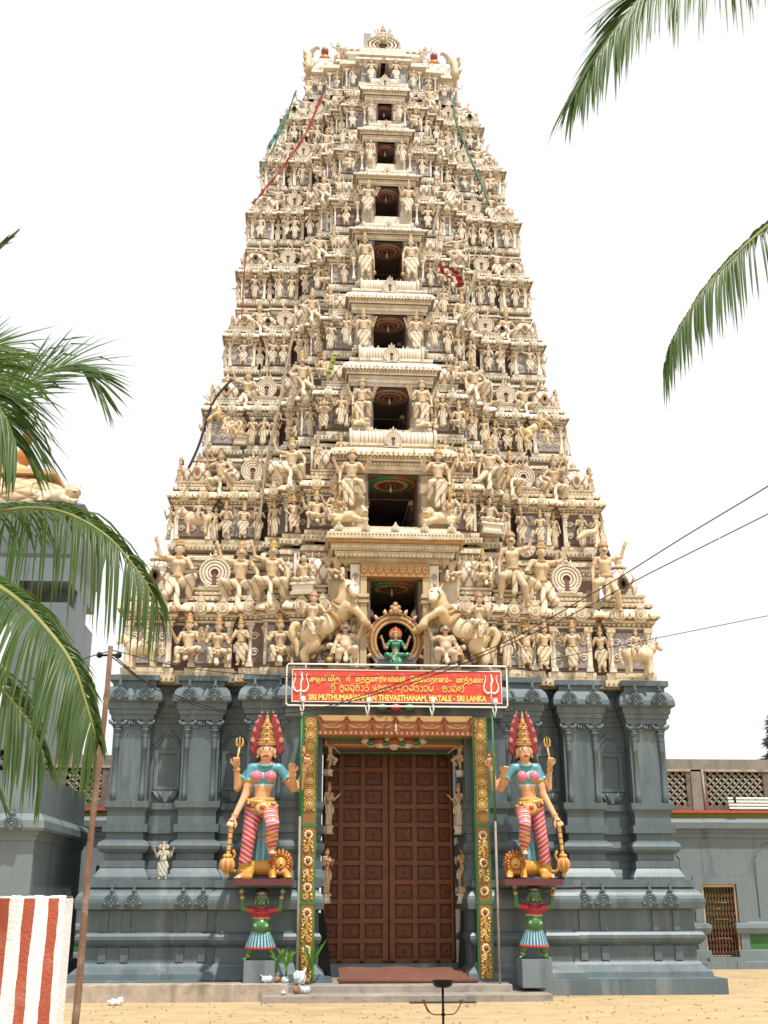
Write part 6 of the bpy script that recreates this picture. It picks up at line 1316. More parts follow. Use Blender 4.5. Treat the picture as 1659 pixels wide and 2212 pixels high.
def df(u, v):
    a = 2*pi*u+pi/4; ca, sa = cos(a), sin(a); k = (abs(ca)**4+abs(sa)**4)**(-.25); pr_ = [1.0, 1.02, 1.02, .98, .90, .76, .62]; q_ = min(v*6, 5.999); r = R_*(pr_[int(q_)]+(pr_[int(q_)+1]-pr_[int(q_)])*(q_-int(q_)))
    au, av_ = (u*18+v*3) % 1, (u*18-v*3) % 1; g_ = min(min(au, 1-au), min(av_, 1-av_)); r += .05*min(1, g_*5)
    return ((r*ca*k, 2.1+r*sa*k*.82, zd0+hd_*v), (.62, .46, .29) if g_ > .09 else (.42, .27, .14))
b.grid(df, 160, 40); b.col = (.60, .40, .2); b.box(-1.75, 1.75, .6, 3.6, zd1-.02, zd1+.08); b.box(-1.5, 1.5, .8, 3.4, zd1+.08, zd1+.2); b.lathe([(1.0, 0), (.9, .3), (.5, .5), (.2, .55)], (0, 2.1, zd1+.2), 16)
link('dome', b.mesh('dome', 'tvc'), t); o = link('finial', KAL, t, (.35, 2.1, zd1+.62), (1.5, 1.5, 2.0))
for s in (-1, 1):
    statue('lion', f"cream lion statue crouching at the {'right' if s > 0 else 'left'} corner of the belfry roof", (xc+s*2.0, BY+.0, zb(900)), 1.5, s > 0, 0, (1.05, 1.1, 1.2, 1), name='lion_statue', cat='lion statue', group='lions on the belfry roof')
# rusty pipe between shrine and wall
a, c = at(185*.72*2304/2304, 1650, 26), at(124, 1950, 26); pA, pB = at(185/1659*1659*.0+186*.72, 1640, 24), None
A_, B_ = at((485/2.602)*.72, (1900+1190/2.602)*.72, 24), at((440/2.602)*.72, (1900+2060/2.602)*.72, 24); d_ = (B_-A_)/(A_[2]-B_[2])
t = thing('rusty_pipe', 'thin rusty standing pipe beside the grey shrine', 'pipe', tuple(A_+d_*A_[2]))
b = MB(); base_ = A_+d_*A_[2]; b.tube([Vector(A_-base_), (0, 0, 0)], .06, 8)
for f in (.03, .48, .93): q_ = A_+(B_-A_)*f-base_; b.box(q_[0]-.02, q_[0]+.16, q_[1]-.05, q_[1]+.05, q_[2]-.03, q_[2]+.03)
link('pipe_body', b.mesh('pipe_body', 'rust'), t)

# ------------------------------------------------------------------ striped wall and leaning pole near the camera
NY = 9.2; tr = at(142, 1940, NY); t = thing('striped_wall', 'low wall painted in red and white vertical stripes', 'wall', (tr[0], NY, 0))
b = MB(); sx = lambda zx: at(zx*.3906, 1942, NY)[0]-tr[0]; hz = tr[2]; wr = random.Random(4)
ed = [sx(z) for z in (-330, -268, -200, -138, -70, -8, 58, 133, 192, 268, 327, 364)]; nr = 40
def wob(amp): 
    o_ = 0; out = []
    for _ in range(nr+1): o_ = .75*o_+wr.uniform(-amp, amp); out.append(o_)
    return out
xs = [[e+(w_ if 0 < j < len(ed)-1 else w_*.5) for w_ in wob(.0032)] for j, e in enumerate(ed)]; tops = [hz+w_*.8 for w_ in wob(.008)]
for j in range(len(ed)-1):
    for r in range(nr):
        z0_, z1_ = hz*r/nr, hz*(r+1)/nr
        if r == nr-1: z1_ = hz
        a = b.av([(xs[j][r], 0, z0_), (xs[j+1][r], 0, z0_), (xs[j+1][r+1], 0, z1_), (xs[j][r+1], 0, z1_)]); b.af((a, a+1, a+2, a+3), j % 2)
for r in range(nr): a = b.av([(xs[-1][r], 0, hz*r/nr), (xs[-1][r]+.004, .28, hz*r/nr), (xs[-1][r+1]+.004, .28, hz*(r+1)/nr), (xs[-1][r+1], 0, hz*(r+1)/nr)]); b.af((a, a+1, a+2, a+3), 0)
nt_ = 60
for k in range(nt_):      # uneven plastered top
    x0_, x1_ = ed[0]+(ed[-1]-ed[0])*k/nt_, ed[0]+(ed[-1]-ed[0])*(k+1)/nt_; h0, h1 = .006*sin(k*1.7)+.004*sin(k*.6), .006*sin((k+1)*1.7)+.004*sin((k+1)*.6)
    a = b.av([(x0_, 0, hz-.001), (x1_, 0, hz-.001), (x1_, .02, hz+.012+h1), (x0_, .02, hz+.012+h0), (x1_, .26, hz+.012+h1), (x0_, .26, hz+.012+h0), (x1_, .28, hz), (x0_, .28, hz)]); b.af((a, a+1, a+2, a+3), 0); b.af((a+3, a+2, a+4, a+5), 0); b.af((a+5, a+4, a+6, a+7), 0)
b.af(b_q := [b.av([(ed[0], .28, 0), (ed[-1]+.004, .28, 0), (ed[-1]+.004, .28, hz), (ed[0], .28, hz)])+q_ for q_ in (3, 2, 1, 0)], 0); b.af([b.av([(ed[0], 0, 0), (ed[0], .28, 0), (ed[0], .28, hz), (ed[0], 0, hz)])+q_ for q_ in (3, 2, 1, 0)], 0)
link('wall_body', b.mesh('wall_body', ['whitestripe', 'redstripe'], True), t)
tb, bb_ = at(238, 1396, 12), at(160, 2212, 12); d_ = (bb_-tb); base_ = tb+d_*(tb[2]/(tb[2]-bb_[2]))
t = thing('leaning_pole', 'rust brown leaning wooden pole carrying wires left of the tower', 'pole', tuple(base_))
b = MB(); n = 12; b.tube([Vector((tb-base_)*f)+Vector((.012*sin(f*9), 0, 0)) for f in np.linspace(0, 1, n)], list(np.linspace(.038, .026, n)), 9); link('pole_shaft', b.mesh('pole_shaft', 'pole'), t)
b = MB(); q_ = tb-base_; b.tube([q_+V3(-.10, 0, -.10), q_+V3(.12, 0, -.09)], .012, 6)
for x in (-.10, .10): b.ball(q_+V3(x, -.02, -.10), .035, 8)
link('insulator_bracket', b.mesh('insulator_bracket', 'iron'), t)
# ------------------------------------------------------------------ steps, kerb, mats
def d2(zx, zy, Y): return at((600+zx/1.508)*.72, (1950+zy/1.508)*.72, Y)
def slab(name, label, cat, x0, x1, y0, y1, z0, z1, m, group=None, bev=.02):
    t = thing(name, label, cat, ((x0+x1)/2, (y0+y1)/2, z0), group); b = MB(); w_, d_ = (x1-x0)/2, (y1-y0)/2
    b.block(-w_+bev, w_-bev, -d_+bev, d_-bev, [(0, bev, 0), (z1-z0-bev*.5, bev, 0), (z1-z0, .4*bev, 0)]); link(name+'_body', b.mesh(name+'_body', m), t); return t
slab('stone_step', 'wide lower pale stone step before the door', 'step', -2.42, 2.55, 20.75, 21.95, -.02, .115, 'stone', 'steps at the great door')
slab('stone_step', 'narrow upper stone step under the door posts', 'step', -2.1, 1.95, 21.3, 23.8, .05, .235, 'stone', 'steps at the great door')
slab('kerb', 'pinkish stained stone kerb along the left tower base', 'kerb', -7.6, -1.98, 21.05, 21.5, -.05, .285, 'kerb')
t = thing('carpet_ramp', 'red brown carpeted board sloping over the threshold', 'carpet', (.15, 22.4, .24)); b = MB()
def rf(u, v): x = -1.22+2.44*u; return (x+(.12*v-.06)*0, -.65+1.1*v, .03+.17*v+.012*sin(u*17)+.012*sin(u*5+v*6))
b.grid(rf, 30, 10); b.tube([(-1.25, -.66, .035), (1.25, -.66, .035)], .045, 8); link('carpet_sheet', b.mesh('carpet_sheet', 'carpet'), t)
def c3(zx, zy, z):
    P0 = at((1150+zx/4.74)*.72, (2880+zy/4.74)*.72, 20.0); d_ = P0-_O; return _O+d_*((z-_O[2])/d_[2])
t = thing('rubber_mat', 'ribbed dark rubber mat on the sand at the step', 'mat', tuple(c3(820, 570, 0))); a, c = c3(300, 540, 0), c3(1330, 615, 0); b = MB(); nn = 36
for k in range(nn): x0 = a[0]+(c[0]-a[0])*k/nn; b.box(x0, x0+(c[0]-a[0])/nn*.72, c[1], 20.72, .004, .022, 0)
b.box(a[0], c[0], c[1], 20.72, .003, .012, 0); me = b.mesh('mat_sheet', 'rubber'); me.transform(Matrix.Translation(-Vector(t.location))); link('mat_sheet', me, t)
a, c = c3(295, 425, .12), c3(685, 455, .12); t = thing('rubber_mat', 'small dark rubber mat on the lower stone step', 'mat', (a[0], c[1], .117)); b = MB(); b.box(0, c[0]-a[0], 0, .28, 0, .014); link('mat_sheet', b.mesh('mat_sheet', 'rubber'), t)
for s, x, lab in ((-1, -1.32, 'dark slate plank leaning on the left jamb of the big doorway'), (1, 1.36, 'black slanted panel leaning on the right jamb of the big doorway')):
    t = thing('leaning_plank', lab, 'plank', (x, 23.2, .24)); b = MB(); b.prism([(-.13, 0), (.13, 0), (.10-s*-.02, 1.15), (-.14, 1.2)], -.03, .03); o = link('plank_body', b.mesh('plank_body', 'iron'), t); o.rotation_euler = (-.08, s*.06, s*-.5)
# ------------------------------------------------------------------ lamp bowl on its stand
LYD = 11.0; lt = c3(845, 400, .9); P_ = at((1150+845/4.74)*.72, (2880+395/4.74)*.72, LYD); Rb = at((1150+1000/4.74)*.72, (2880+290/4.74)*.72, LYD)[0]-P_[0]; zt_ = at((1150+845/4.74)*.72, (2880+290/4.74)*.72, LYD)[2]; zh = at((1150+845/4.74)*.72, (2880+778/4.74)*.72, LYD)[2]
t = thing('lamp_stand', 'black iron oil bowl on a thin rod with curved hooked arms', 'lamp stand', (P_[0], LYD, 0)); b = MB(); b.tube([(0, 0, 0), (0, 0, P_[2])], .011, 8); b.ball((0, 0, zh), .02, 8); b.lathe([(.16, 0), (.15, .02), (.03, .05)], (0, 0, 0), 14); link('rod', b.mesh('rod', 'iron'), t)
b = MB(); hb = zt_-P_[2]; b.lathe([(.02, 0), (Rb*.62, .004), (Rb*.85, hb*.35), (Rb*.97, hb*.85), (Rb, hb), (Rb*.93, hb), (Rb*.8, hb*.4), (.02, hb*.2)], (0, 0, P_[2]), 24); link('bowl', b.mesh('bowl', 'iron'), t)
for s in (-1, 1):
    e = at((1150+(845+s*270)/4.74)*.72, (2880+590/4.74)*.72, LYD); b = MB(); X = abs(e[0]-P_[0]); pts = catmull([(0, 0, zh), (s*X*.5, 0, zh+.003), (s*X*.75, -.0, zh+(e[2]-zh)*.3), (s*X, 0, e[2])], 5); b.tube(pts, .006, 6); b.ball((s*X, 0, e[2]), .02, 8)
    if s < 0:
        for k in range(5): b.ball((pts[-2-k][0], -.005, pts[-2-k][2]-.006), .011, 6)
    link('hooked_arm', b.mesh('hooked_arm', 'rust'), t)
# ------------------------------------------------------------------ sprouting coconuts and bags
def zc(zx, zy, Y): return at((650+zx/1.58)*.72, (2700+zy/1.58)*.72, Y)
s_ = Sdf((1, 1, 1), .03); s_.ell((0, 0, .1), (.12, .10, .105)); s_.ell((.06, 0, .12), (.07, .06, .06)); NUT = s_.mesh('coconut', .012, 'clay')
s_ = Sdf((1, 1, 1), .03); s_.ell((0, 0, .10), (.15, .11, .10)); s_.ell((.1, .02, .13), (.07, .07, .08)); s_.cap((-.08, 0, .15), (-.16, -.02, .23), .04, .015); s_.disp = lambda X, Y, Z: .012*np.sin(50*X+20*Z)*np.sin(40*Y+35*Z); BAG = s_.mesh('plastic_bag', .011, 'plastic')
nuts = [(285, 345, 21.3, .285, .33, 'brown husked coconut on the kerb, below the largest seedling'), (325, 405, 20.95, .0, .42, 'brown coconut lying on the sand at the kerb end'), (300, 412, 21.0, .0, .34, 'smaller coconut tucked against the kerb end'), (380, 395, 21.15, .11, .36, 'coconut on the lower step beside the white bag'), (430, 330, 21.6, .23, .33, 'coconut standing behind the pale bags by the left door post')]
for i, (zx, zy, Y, z, sc_, lab) in enumerate(nuts):
    q_ = zc(zx, zy, Y); o = tag(link('coconut', NUT, None, (q_[0], Y, z), (sc_*1.55,)*3, (0, 0, i*1.3)), lab, 'coconut', 'sprouting coconuts by the kerb')
bags = [(238, 340, 21.25, .285, .95, 'bluish plastic bag on the kerb in front of the dwarf'), (325, 342, 21.2, .285, .8, 'crumpled pale plastic bag right of the brown coconut on the kerb'), (395, 345, 21.4, .23, 1.25, 'tall white plastic bag leaning on the left door post'), (418, 380, 21.2, .11, 1.0, 'blue tinted plastic bag on the lower step corner'), (315, 385, 20.9, .12, .62, 'white plastic scrap on top of the coconut on the sand')]
for i, (zx, zy, Y, z, sc_, lab) in enumerate(bags):
    q_ = zc(zx, zy, Y); tag(link('plastic_bag', BAG, None, (q_[0], Y, z), (sc_*.66, sc_*.66, sc_*(.95 if i == 2 else .6)), (0, 0, i*1.9)), lab, 'plastic bag', 'plastic bags by the kerb')
def seedling(lab, loc, h, n, seed):
    r_ = random.Random(seed); t = thing('coconut_seedling', lab, 'plant', loc, 'coconut seedlings by the kerb'); b = MB(); b.tube([(0, 0, 0), (.01, 0, h*.4)], [.02, .012], 6); link('stem', b.mesh('stem', 'seedling'), t)
    for k in range(n):
        b = MB(); a = k*2.4+r_.random(); u = r_.uniform(.25, .6); pts = catmull([(0, 0, h*.25), (u*h*.35*cos(a), u*h*.35*sin(a), h*.65), (u*h*.9*cos(a), u*h*.9*sin(a), h*r_.uniform(.85, 1.05))], 5); wv = Vector((-sin(a), cos(a), 0))
        for i in range(len(pts)-1):
            w0, w1 = .035*sin(pi*(i+.6)/len(pts)), .035*sin(pi*(i+1.6)/len(pts)) if i < len(pts)-2 else .001; p0, p1 = Vector(pts[i]), Vector(pts[i+1]); m0, m1 = Vector((0, 0, -.012)), Vector((0, 0, -.012))
            q_ = b.av([p0-wv*w0, p0+m0, p0+wv*w0, p1-wv*w1, p1+m1, p1+wv*w1]); b.af((q_, q_+1, q_+4, q_+3)); b.af((q_+1, q_+2, q_+5, q_+4))
        link('leaf', b.mesh('leaf', 'seedling'), t)
q_ = zc(290, 330, 21.3); seedling('young coconut seedling sprouting left, thin and reddish at the stem', (q_[0]-.02, 21.3, .45), .42, 4, 1)
q_ = zc(330, 320, 21.28); seedling('bright green broad leaved coconut seedling on the kerb', (q_[0], 21.28, .40), .46, 6, 2)
q_ = zc(450, 350, 21.6); seedling('tall grassy coconut seedling before the left gilded post', (q_[0], 21.6, .26), .72, 7, 5)
q_ = at(250, 2129, 20.6); s_ = Sdf((1, 1, 1), .02); s_.ell((0, 0, .05), (.13, .08, .05)); s_.ell((.09, 0, .08), (.06, .06, .05)); s_.disp = lambda X, Y, Z: .012*np.sin(60*X)*np.sin(50*Z+30*Y); tag(link('paper_scrap', s_.mesh('paper_scrap', .012, 'white'), None, tuple(at(250, 2130, 20.6)*V3(1, 1, 0)+V3(0, 0, .0))), 'crumpled white paper scrap on the sand left of the steps', 'litter')
lt_ = MB(); r_ = random.Random(5)
for k in range(300):
    y = 17.3+r_.random()**1.5*11; x = r_.uniform(-7, 8); a = r_.uniform(0, pi); L = r_.uniform(.02, .07)
    lt_.tube([(x, y, .008), (x+L*cos(a), y+L*sin(a), .012+.01*r_.random())], r_.uniform(.003, .009), 4)
tag(lt_.build('leaf_litter', 'litter'), 'scattered dry twigs and leaf bits on the sand', 'litter', kind='stuff')
pb_ = MB()
for k in range(260):
    y = 17.3+r_.random()**1.6*11; x = r_.uniform(-7, 9); rr_ = r_.uniform(.006, .016)*(1.6 if r_.random() < .05 else 1); pb_.ball((x, y, rr_*.4), rr_, 5, sc=(1, 1, .7))
tag(pb_.build('pebbles', 'litter'), 'small pebbles scattered over the sand', 'pebbles', kind='stuff')
# ------------------------------------------------------------------ sign board over the door
GY = 21.4; sgn = thing('sign_board', 'red temple name board with yellow lettering above the door', 'sign', (-.05, GY, 5.5))
def sx_(zx): return -2.06+(zx-125)*4.02/1415
def sz_(zy): return 5.815-(zy-140)*.625/215
def spart(name, b, m, parent=None):
    me = b if not isinstance(b, MB) else b.mesh(name, m); me.transform(Matrix.Translation((.05, -GY, -5.5))); return link(name, me, parent or sgn)
b = MB(); b.box(-2.06, 1.96, GY, GY+.04, 5.19, 5.815, 0); spart('board', b, 'signred')
b = MB(); w_ = .014
for x0, x1, z0, z1 in ((-2.06, 1.96, 5.19, 5.19+w_), (-2.06, 1.96, 5.815-w_, 5.815), (-2.06, -2.06+w_, 5.19+w_, 5.815-w_), (1.96-w_, 1.96, 5.19+w_, 5.815-w_)): b.box(x0, x1, GY-.012, GY-.002, z0, z1)
spart('border', b, 'white')
fr = [(-2.16, 5.16), (-2.13, 5.12), (2.03, 5.12), (2.06, 5.16), (2.06, 5.87), (2.03, 5.91), (-2.13, 5.91), (-2.16, 5.87), (-2.16, 5.16)]; b = MB(); b.tube([(x, GY-.02, z) for x, z in fr], .016, 8)
for x in (-1.8, -.05, 1.75): b.tube([(x, GY, 5.91), (x, 22.3, 5.93)], .02, 6); b.tube([(x, GY-.01, 5.82), (x, GY-.01, 5.91)], .012, 6)
spart('pipe_frame', b, 'white')
for k, zx in enumerate((203, 637, 1068, 1490)):
    x = sx_(zx); b = MB(); b.lathe([(.035, 0), (.045, .03), (.045, .09), (.03, .115)], (x, GY-.06, 5.17), 10); b.tube([(x, GY-.06, 5.18), (x+.01, GY-.08, 5.06), (x-.02, GY-.05, 4.93)], .014, 6); b.tube([(x-.055, GY-.03, 5.12), (x-.02, GY-.05, 4.93)], .012, 6); spart('lamp_holder', b, 'bulb' if False else 'white')
def text_mesh(s, x, z, size, sx=1.0, off=.0, al='LEFT', dy=-.012):
    c = bpy.data.curves.new('lettering', 'FONT'); c.body = s; c.size = size; c.offset = off; c.extrude = .003; c.align_x = al; c.resolution_u = 3
    o = bpy.data.objects.new('lettering', c); COL.objects.link(o); bpy.context.view_layer.update(); me = bpy.data.meshes.new_from_object(o); bpy.data.objects.remove(o); bpy.data.curves.remove(c)
    me.transform(Matrix.Translation((x, GY+dy, z)) @ Matrix.Rotation(pi/2, 4, 'X') @ Matrix.Diagonal((sx, 1, 1, 1))); return me
def bbox(me):
    if not len(me.vertices): return 0, 0
    co = np.empty(len(me.vertices)*3); me.vertices.foreach_get('co', co); xx = co[0::3]; return xx.min(), xx.max()
def addme(mb, me):
    n = mb.av([v.co[:] for v in me.vertices]); [mb.af([n+i for i in p.vertices]) for p in me.polygons]; bpy.data.meshes.remove(me)
# English line, letters drawn twice for a bold face with serifs
me = text_mesh('SRI MUTHUMARIAMMAN THEVASTHANAM, MATALE - SRI LANKA', 0, sz_(341), .148, .8, .006); x0, x1 = bbox(me); k = (sx_(1433)-sx_(237))/(x1-x0); me.transform(Matrix.Translation((sx_(237)-x0*k, 0, 0)) @ Matrix.Diagonal((k, 1, 1, 1))); b = MB(); addme(b, me); spart('english_lettering', b, 'yellow')
# Tamil line, syllable by syllable; hooks for the u signs are drawn
TW = [[('அ', 0), ('ர', 2), ('ள்', 0), ('மி', 0), ('க', 2)], [('ஸ்', 0), ('ரீ', 0)], [('ம', 1), ('த்', 0), ('த', 2), ('மா', 0), ('ரி', 0), ('ய', 0), ('ம்', 0), ('ம', 0), ('ன்', 0)], [('ேத', 0), ('வ', 0), ('ஸ்', 0), ('தா', 0), ('ன', 0), ('ம்', 0)], [('-', 0)], [('மா', 0), ('த்', 0), ('த', 0), ('ைள', 0)]]
WX = [(240, 445), (487, 515), (552, 888), (920, 1178), (1184, 1200), (1232, 1418)]; b = MB(); ub = MB()
for wd, (wa, wb) in zip(TW, WX):
    cur = 0; items = []
    for ch, u in wd:
        me = text_mesh(ch, 0, sz_(217), .135, .62, .003); x0, x1 = bbox(me); items.append((me, cur-x0, x1-x0, u)); cur += (x1-x0)+.012
    k = (sx_(wb)-sx_(wa))/max(cur-.012, .01); k = min(k, 1.5)
    for me, dx, wdt, u in items:
        me.transform(Matrix.Translation((sx_(wa), 0, 0)) @ Matrix.Diagonal((k, 1, 1, 1)) @ Matrix.Translation((dx, 0, 0))); x0, x1 = bbox(me); zc_ = sz_(217); addme(b, me)
        if u: ub.tube(catmull([(x1-.012, GY-.016, zc_+.03), (x1+.004, GY-.016, zc_-.025), (x1-.03, GY-.016, zc_-.05), (x0+.01, GY-.016, zc_-.035), (x0-.004, GY-.016, zc_-.005)], 4), .006, 5)
addme(b, ub.mesh('hooks', 'yellow')); spart('tamil_lettering', b, 'yellow')
# Sinhala line in drawn strokes
Gs = dict(
 sri=[[(.15, .15), (.5, -.05), (.9, .2), (.85, .7), (.5, .9), (.15, .7), (.3, .4), (.6, .45)], [(.3, .9), (.5, 1.25), (.8, 1.2), (.85, .95)], [(.1, -.1), (.4, -.3), (.8, -.25)]],
 ma=[[(.45, .55), (.3, .4), (.12, .55), (.2, .85), (.5, .95), (.85, .8), (.95, .4), (.7, .05), (.3, .05), (.1, .3)], [(.5, .95), (.42, .7), (.6, .55), (.75, .7)]],
 mu=[[(.45, .55), (.3, .4), (.12, .55), (.2, .85), (.5, .95), (.85, .8), (.95, .4), (.7, .05), (.3, .05), (.1, .3)], [(.5, .95), (.42, .7), (.6, .55), (.75, .7)], [(.2, -.18), (.6, -.18), (.95, -.15)]],
 tha=[[(.45, .35), (.3, .5), (.1, .35), (.2, .08), (.45, .1), (.5, .4), (.55, .1), (.85, .1), (.95, .5), (.75, .9), (.4, .95), (.15, .75)]],
 thu=[[(.45, .35), (.3, .5), (.1, .35), (.2, .08), (.45, .1), (.5, .4), (.55, .1), (.85, .1), (.95, .5), (.75, .9), (.4, .95), (.15, .75)], [(.9, .1), (.8, -.2), (.5, -.2)]],
 aa=[[(.3, .9), (.6, .8), (.7, .4), (.5, .05), (.2, .1)]],
 ri=[[(.15, .2), (.5, .0), (.9, .2), (.85, .6), (.5, .65), (.3, .5)], [(.3, .8), (.6, 1.05), (.9, .85)]],
 a=[[(.2, .9), (.1, .6), (.4, .5), (.15, .3), (.3, .0), (.6, .2), (.6, .9)], [(.6, .5), (.9, .3), (.8, -.05)]],
 na=[[(.1, .7), (.4, .95), (.8, .8), (.9, .4), (.6, .05), (.2, .1), (.2, .4), (.45, .45)]],
 dhe=[[(.1, .5), (.3, .9), (.55, .6), (.3, .2), (.1, .5)], [(.7, .8), (1.1, .9), (1.2, .5), (.9, .3), (1.1, -.1), (.8, -.25)]],
 va=[[(.3, .4), (.15, .2), (.35, .05), (.8, .1), (.95, .5), (.75, .9), (.3, .9), (.1, .65)]],
 sa=[[(.1, .6), (.3, .1), (.5, .5), (.7, .1), (.95, .5), (.8, .9), (.4, .9)], [(.8, .9), (.95, 1.15), (.7, 1.2)]],
 th2=[[(.5, .95), (.15, .8), (.1, .3), (.5, .05), (.9, .3), (.85, .8), (.5, .95), (.5, .5)]],
 ya=[[(.1, .9), (.15, .3), (.4, .1), (.5, .45), (.6, .1), (.9, .3), (.9, .9)]],
 le=[[(.1, .5), (.3, .9), (.5, .6), (.3, .2), (.1, .5)], [(.7, .1), (1.1, .05), (1.3, .5), (1.1, .95), (.75, .85), (.8, .5), (1.0, .5)], [(1.1, .95), (1.25, 1.25)]],
 hy=[[(.1, .4), (.6, .4)]])
line = [(382, ['sri']), (440, ['mu', 'tha', 'thu', 'ma', 'aa', 'ri']), (663, ['a', 'ma', 'ma', 'na']), (825, ['dhe', 'va', 'sa', 'th2', 'aa', 'na', 'ya']), (1098, ['hy']), (1132, ['ma', 'aa', 'tha', 'le'])]; ends = [416, 640, 802, 1075, 1110, 1285]; b = MB()
for (xa, gl), xe in zip(line, ends):
    ws = [max(p_[0] for st in Gs[g_] for p_ in st)+.12 for g_ in gl]; k = (sx_(xe)-sx_(xa))/sum(ws); x = sx_(xa)
    for g_, w_ in zip(gl, ws):
        for st in Gs[g_]: b.tube([(x+q_[0]*k, GY-.012, sz_(282)+q_[1]*.115) for q_ in catmull([(p_[0], p_[1], 0) for p_ in st], 4)], .0078, 5)
        x += w_*k
spart('sinhala_lettering', b, 'yellow')
for zx in (185, 1467):      # tridents
    b = MB(); x = sx_(zx); b.tube([(x, GY-.014, sz_(345)), (x, GY-.014, sz_(270)), (x, GY-.014, sz_(230)), (x+.025, GY-.014, sz_(200)), (x, GY-.014, sz_(155))], [.018, .014, .02, .024, .002], 7)
    for s in (-1, 1): b.tube([(x+s*q_[0]/352, GY-.014, sz_(q_[1])) for q_ in catmull([(0, 275), (20, 288), (42, 275), (50, 245), (40, 210), (36, 185), (44, 168)], 4)], [.010]*3+[.017]*8+[.012]*8+[.008]*5+[.003], 6)
    spart('trident_emblem', b, 'white')
b = MB()
for zx in (190, 365, 530, 695, 865, 1040, 1215, 1380):
    for zy in (178, 245, 312):
        x, z = sx_(zx), sz_(zy)
        if (zx+zy) % 3 == 0 and zy == 245: continue
        b.tube([(x+.05*cos(a)*(1-a/22), GY-.003, z+.042*sin(a)*(1-a/22)) for a in np.linspace(0, 13, 26)], .0055, 4); b.tube([(x+.06+.02*j, GY-.003, z+.01*(-1)**j) for j in range(7)], .004, 4)
spart('pale_om_pattern', b, 'signpink')
for s, (zx0, zy0, zx1, zy1) in ((-1, (461, 300, 438, 1500)), (1, (1322, 300, 1358, 1515))):
    a, c = d2(zx0, zy0, GY), d2(zx1, zy1, GY); t = thing('sign_pole', f"thin {'left' if s < 0 else 'right'} pipe, green above and white below, standing before the door post", 'pole', (c[0], GY, .12), 'pipes holding the sign board')
    u = V3(a[0]-c[0], 0, a[2]-.12); f = .62 if s < 0 else .60
    for nm, f0, f1, m_, r_ in (('lower_pipe', 0, f, 'rope', .022), ('upper_pipe', f, 1.02, 'green', .021)): bb2 = MB(); bb2.tube([tuple(u*f0), tuple(u*f1)], r_, 8); link(nm, bb2.mesh(nm, m_ if m_ != 'rope' else 'stone'), t)
# ------------------------------------------------------------------ wires, ropes and cloth on the tower
def wire(name, label, pts, r, m, cat='wire', group=None, n=8):
    P = catmull([at(*p_) for p_ in pts], n); o = P[0]; b = MB(); b.tube([q_-o for q_ in P], r, 5); return tag(link(name, b.mesh(name, m), None, tuple(o)), label, cat, group)
WG = 'wires crossing before the tower'
wire('overhead_wire', 'upper black wire rising to the right frame edge from the sign', [(240, 1412, 12), (330, 1480, 13.2), (480, 1534, 14.6), (600, 1541, 15.6), (700, 1527, 16), (866, 1474, 15.5), (1085, 1390, 14.5), (1300, 1270, 13.2), (1480, 1158, 12), (1659, 1050, 10.8), (1850, 925, 9.5)], .007, 'wire', group=WG)
wire('overhead_wire', 'lower black wire rising to the right across the carved statues', [(240, 1418, 12), (340, 1490, 13.2), (490, 1540, 14.6), (640, 1538, 15.8), (760, 1515, 16.3), (960, 1450, 16), (1200, 1345, 15), (1400, 1240, 14), (1659, 1110, 13), (1850, 1010, 12)], .007, 'wire', group=WG)
wire('overhead_wire', 'thin wire running nearly level from the pole over the sign top', [(244, 1405, 12), (420, 1445, 14), (640, 1462, 16.5), (880, 1458, 17.5), (1085, 1444, 18), (1260, 1410, 17.5), (1450, 1372, 17), (1659, 1330, 16)], .0055, 'wire', group=WG)
wire('overhead_wire', 'faint pale wire leaving the pole to the left', [(232, 1408, 12), (190, 1420, 11.5), (120, 1446, 11), (40, 1480, 10.5), (-120, 1545, 9.5)], .006, 'wire', group=WG)
RG = 'ropes and cloth strips on the tower face'
wire('rope', 'long green rope hanging down the upper right of the tower', [(985, 200, 24.6), (981, 245, 24.4), (1003, 310, 24.0), (1035, 385, 23.6), (1057, 443, 23.3)], .032, 'flaggreen', 'rope', RG)
wire('rope', 'pale rope hanging over the right middle storeys', [(948, 445, 23.3), (935, 505, 23.1)], .04, 'rope', 'rope', RG)
wire('rope', 'pale pole leaning on the storeys right of the fifth doorway', [(1030, 585, 22.9), (1000, 680, 22.6), (985, 730, 22.4)], .035, 'rope', 'rope', RG)
wire('rope', 'grey pole leaning on the storeys left of the third doorway', [(640, 690, 22.9), (615, 810, 22.6), (600, 890, 22.3), (575, 1000, 22.2), (560, 1130, 22.1)], .03, 'rope', 'rope', RG)
wire('rope', 'dark cable hanging at the left corner of the middle storeys', [(500, 820, 23.8), (460, 870, 23.6), (430, 960, 23.4), (408, 1010, 23.2)], .03, 'wire', 'rope', RG)
def strip(label, pts, w, m):
    P = [at(*p_) for p_ in catmull([V3(*p_) for p_ in pts], 5)]; o = P[0].copy(); b = MB()
    for i, q_ in enumerate(P): k = w*(.55+.45*sin(i*1.3)**2); n = b.av([q_-o+V3(-k, 0, .02*sin(i)), q_-o+V3(k, .05*sin(i*2), 0)]); (i and b.af((n-2, n-1, n+1, n)))
    tag(link('cloth_strip', b.mesh('cloth_strip', m), None, tuple(o)), label, 'cloth', RG)
strip('dark red cloth strip stretched down the upper left of the tower', [(696, 205, 24.4), (660, 290, 24.0), (615, 355, 23.7), (570, 412, 23.5), (545, 440, 23.4)], .045, 'flagred')
strip('green cloth strip hanging at the upper left edge of the tower', [(640, 195, 24.6), (620, 250, 24.4), (590, 320, 24.2), (560, 372, 24.0)], .03, 'flaggreen')
strip('second wider green cloth drooping on the upper left edge', [(622, 245, 24.5), (600, 285, 24.3), (580, 320, 24.2)], .07, 'flaggreen')
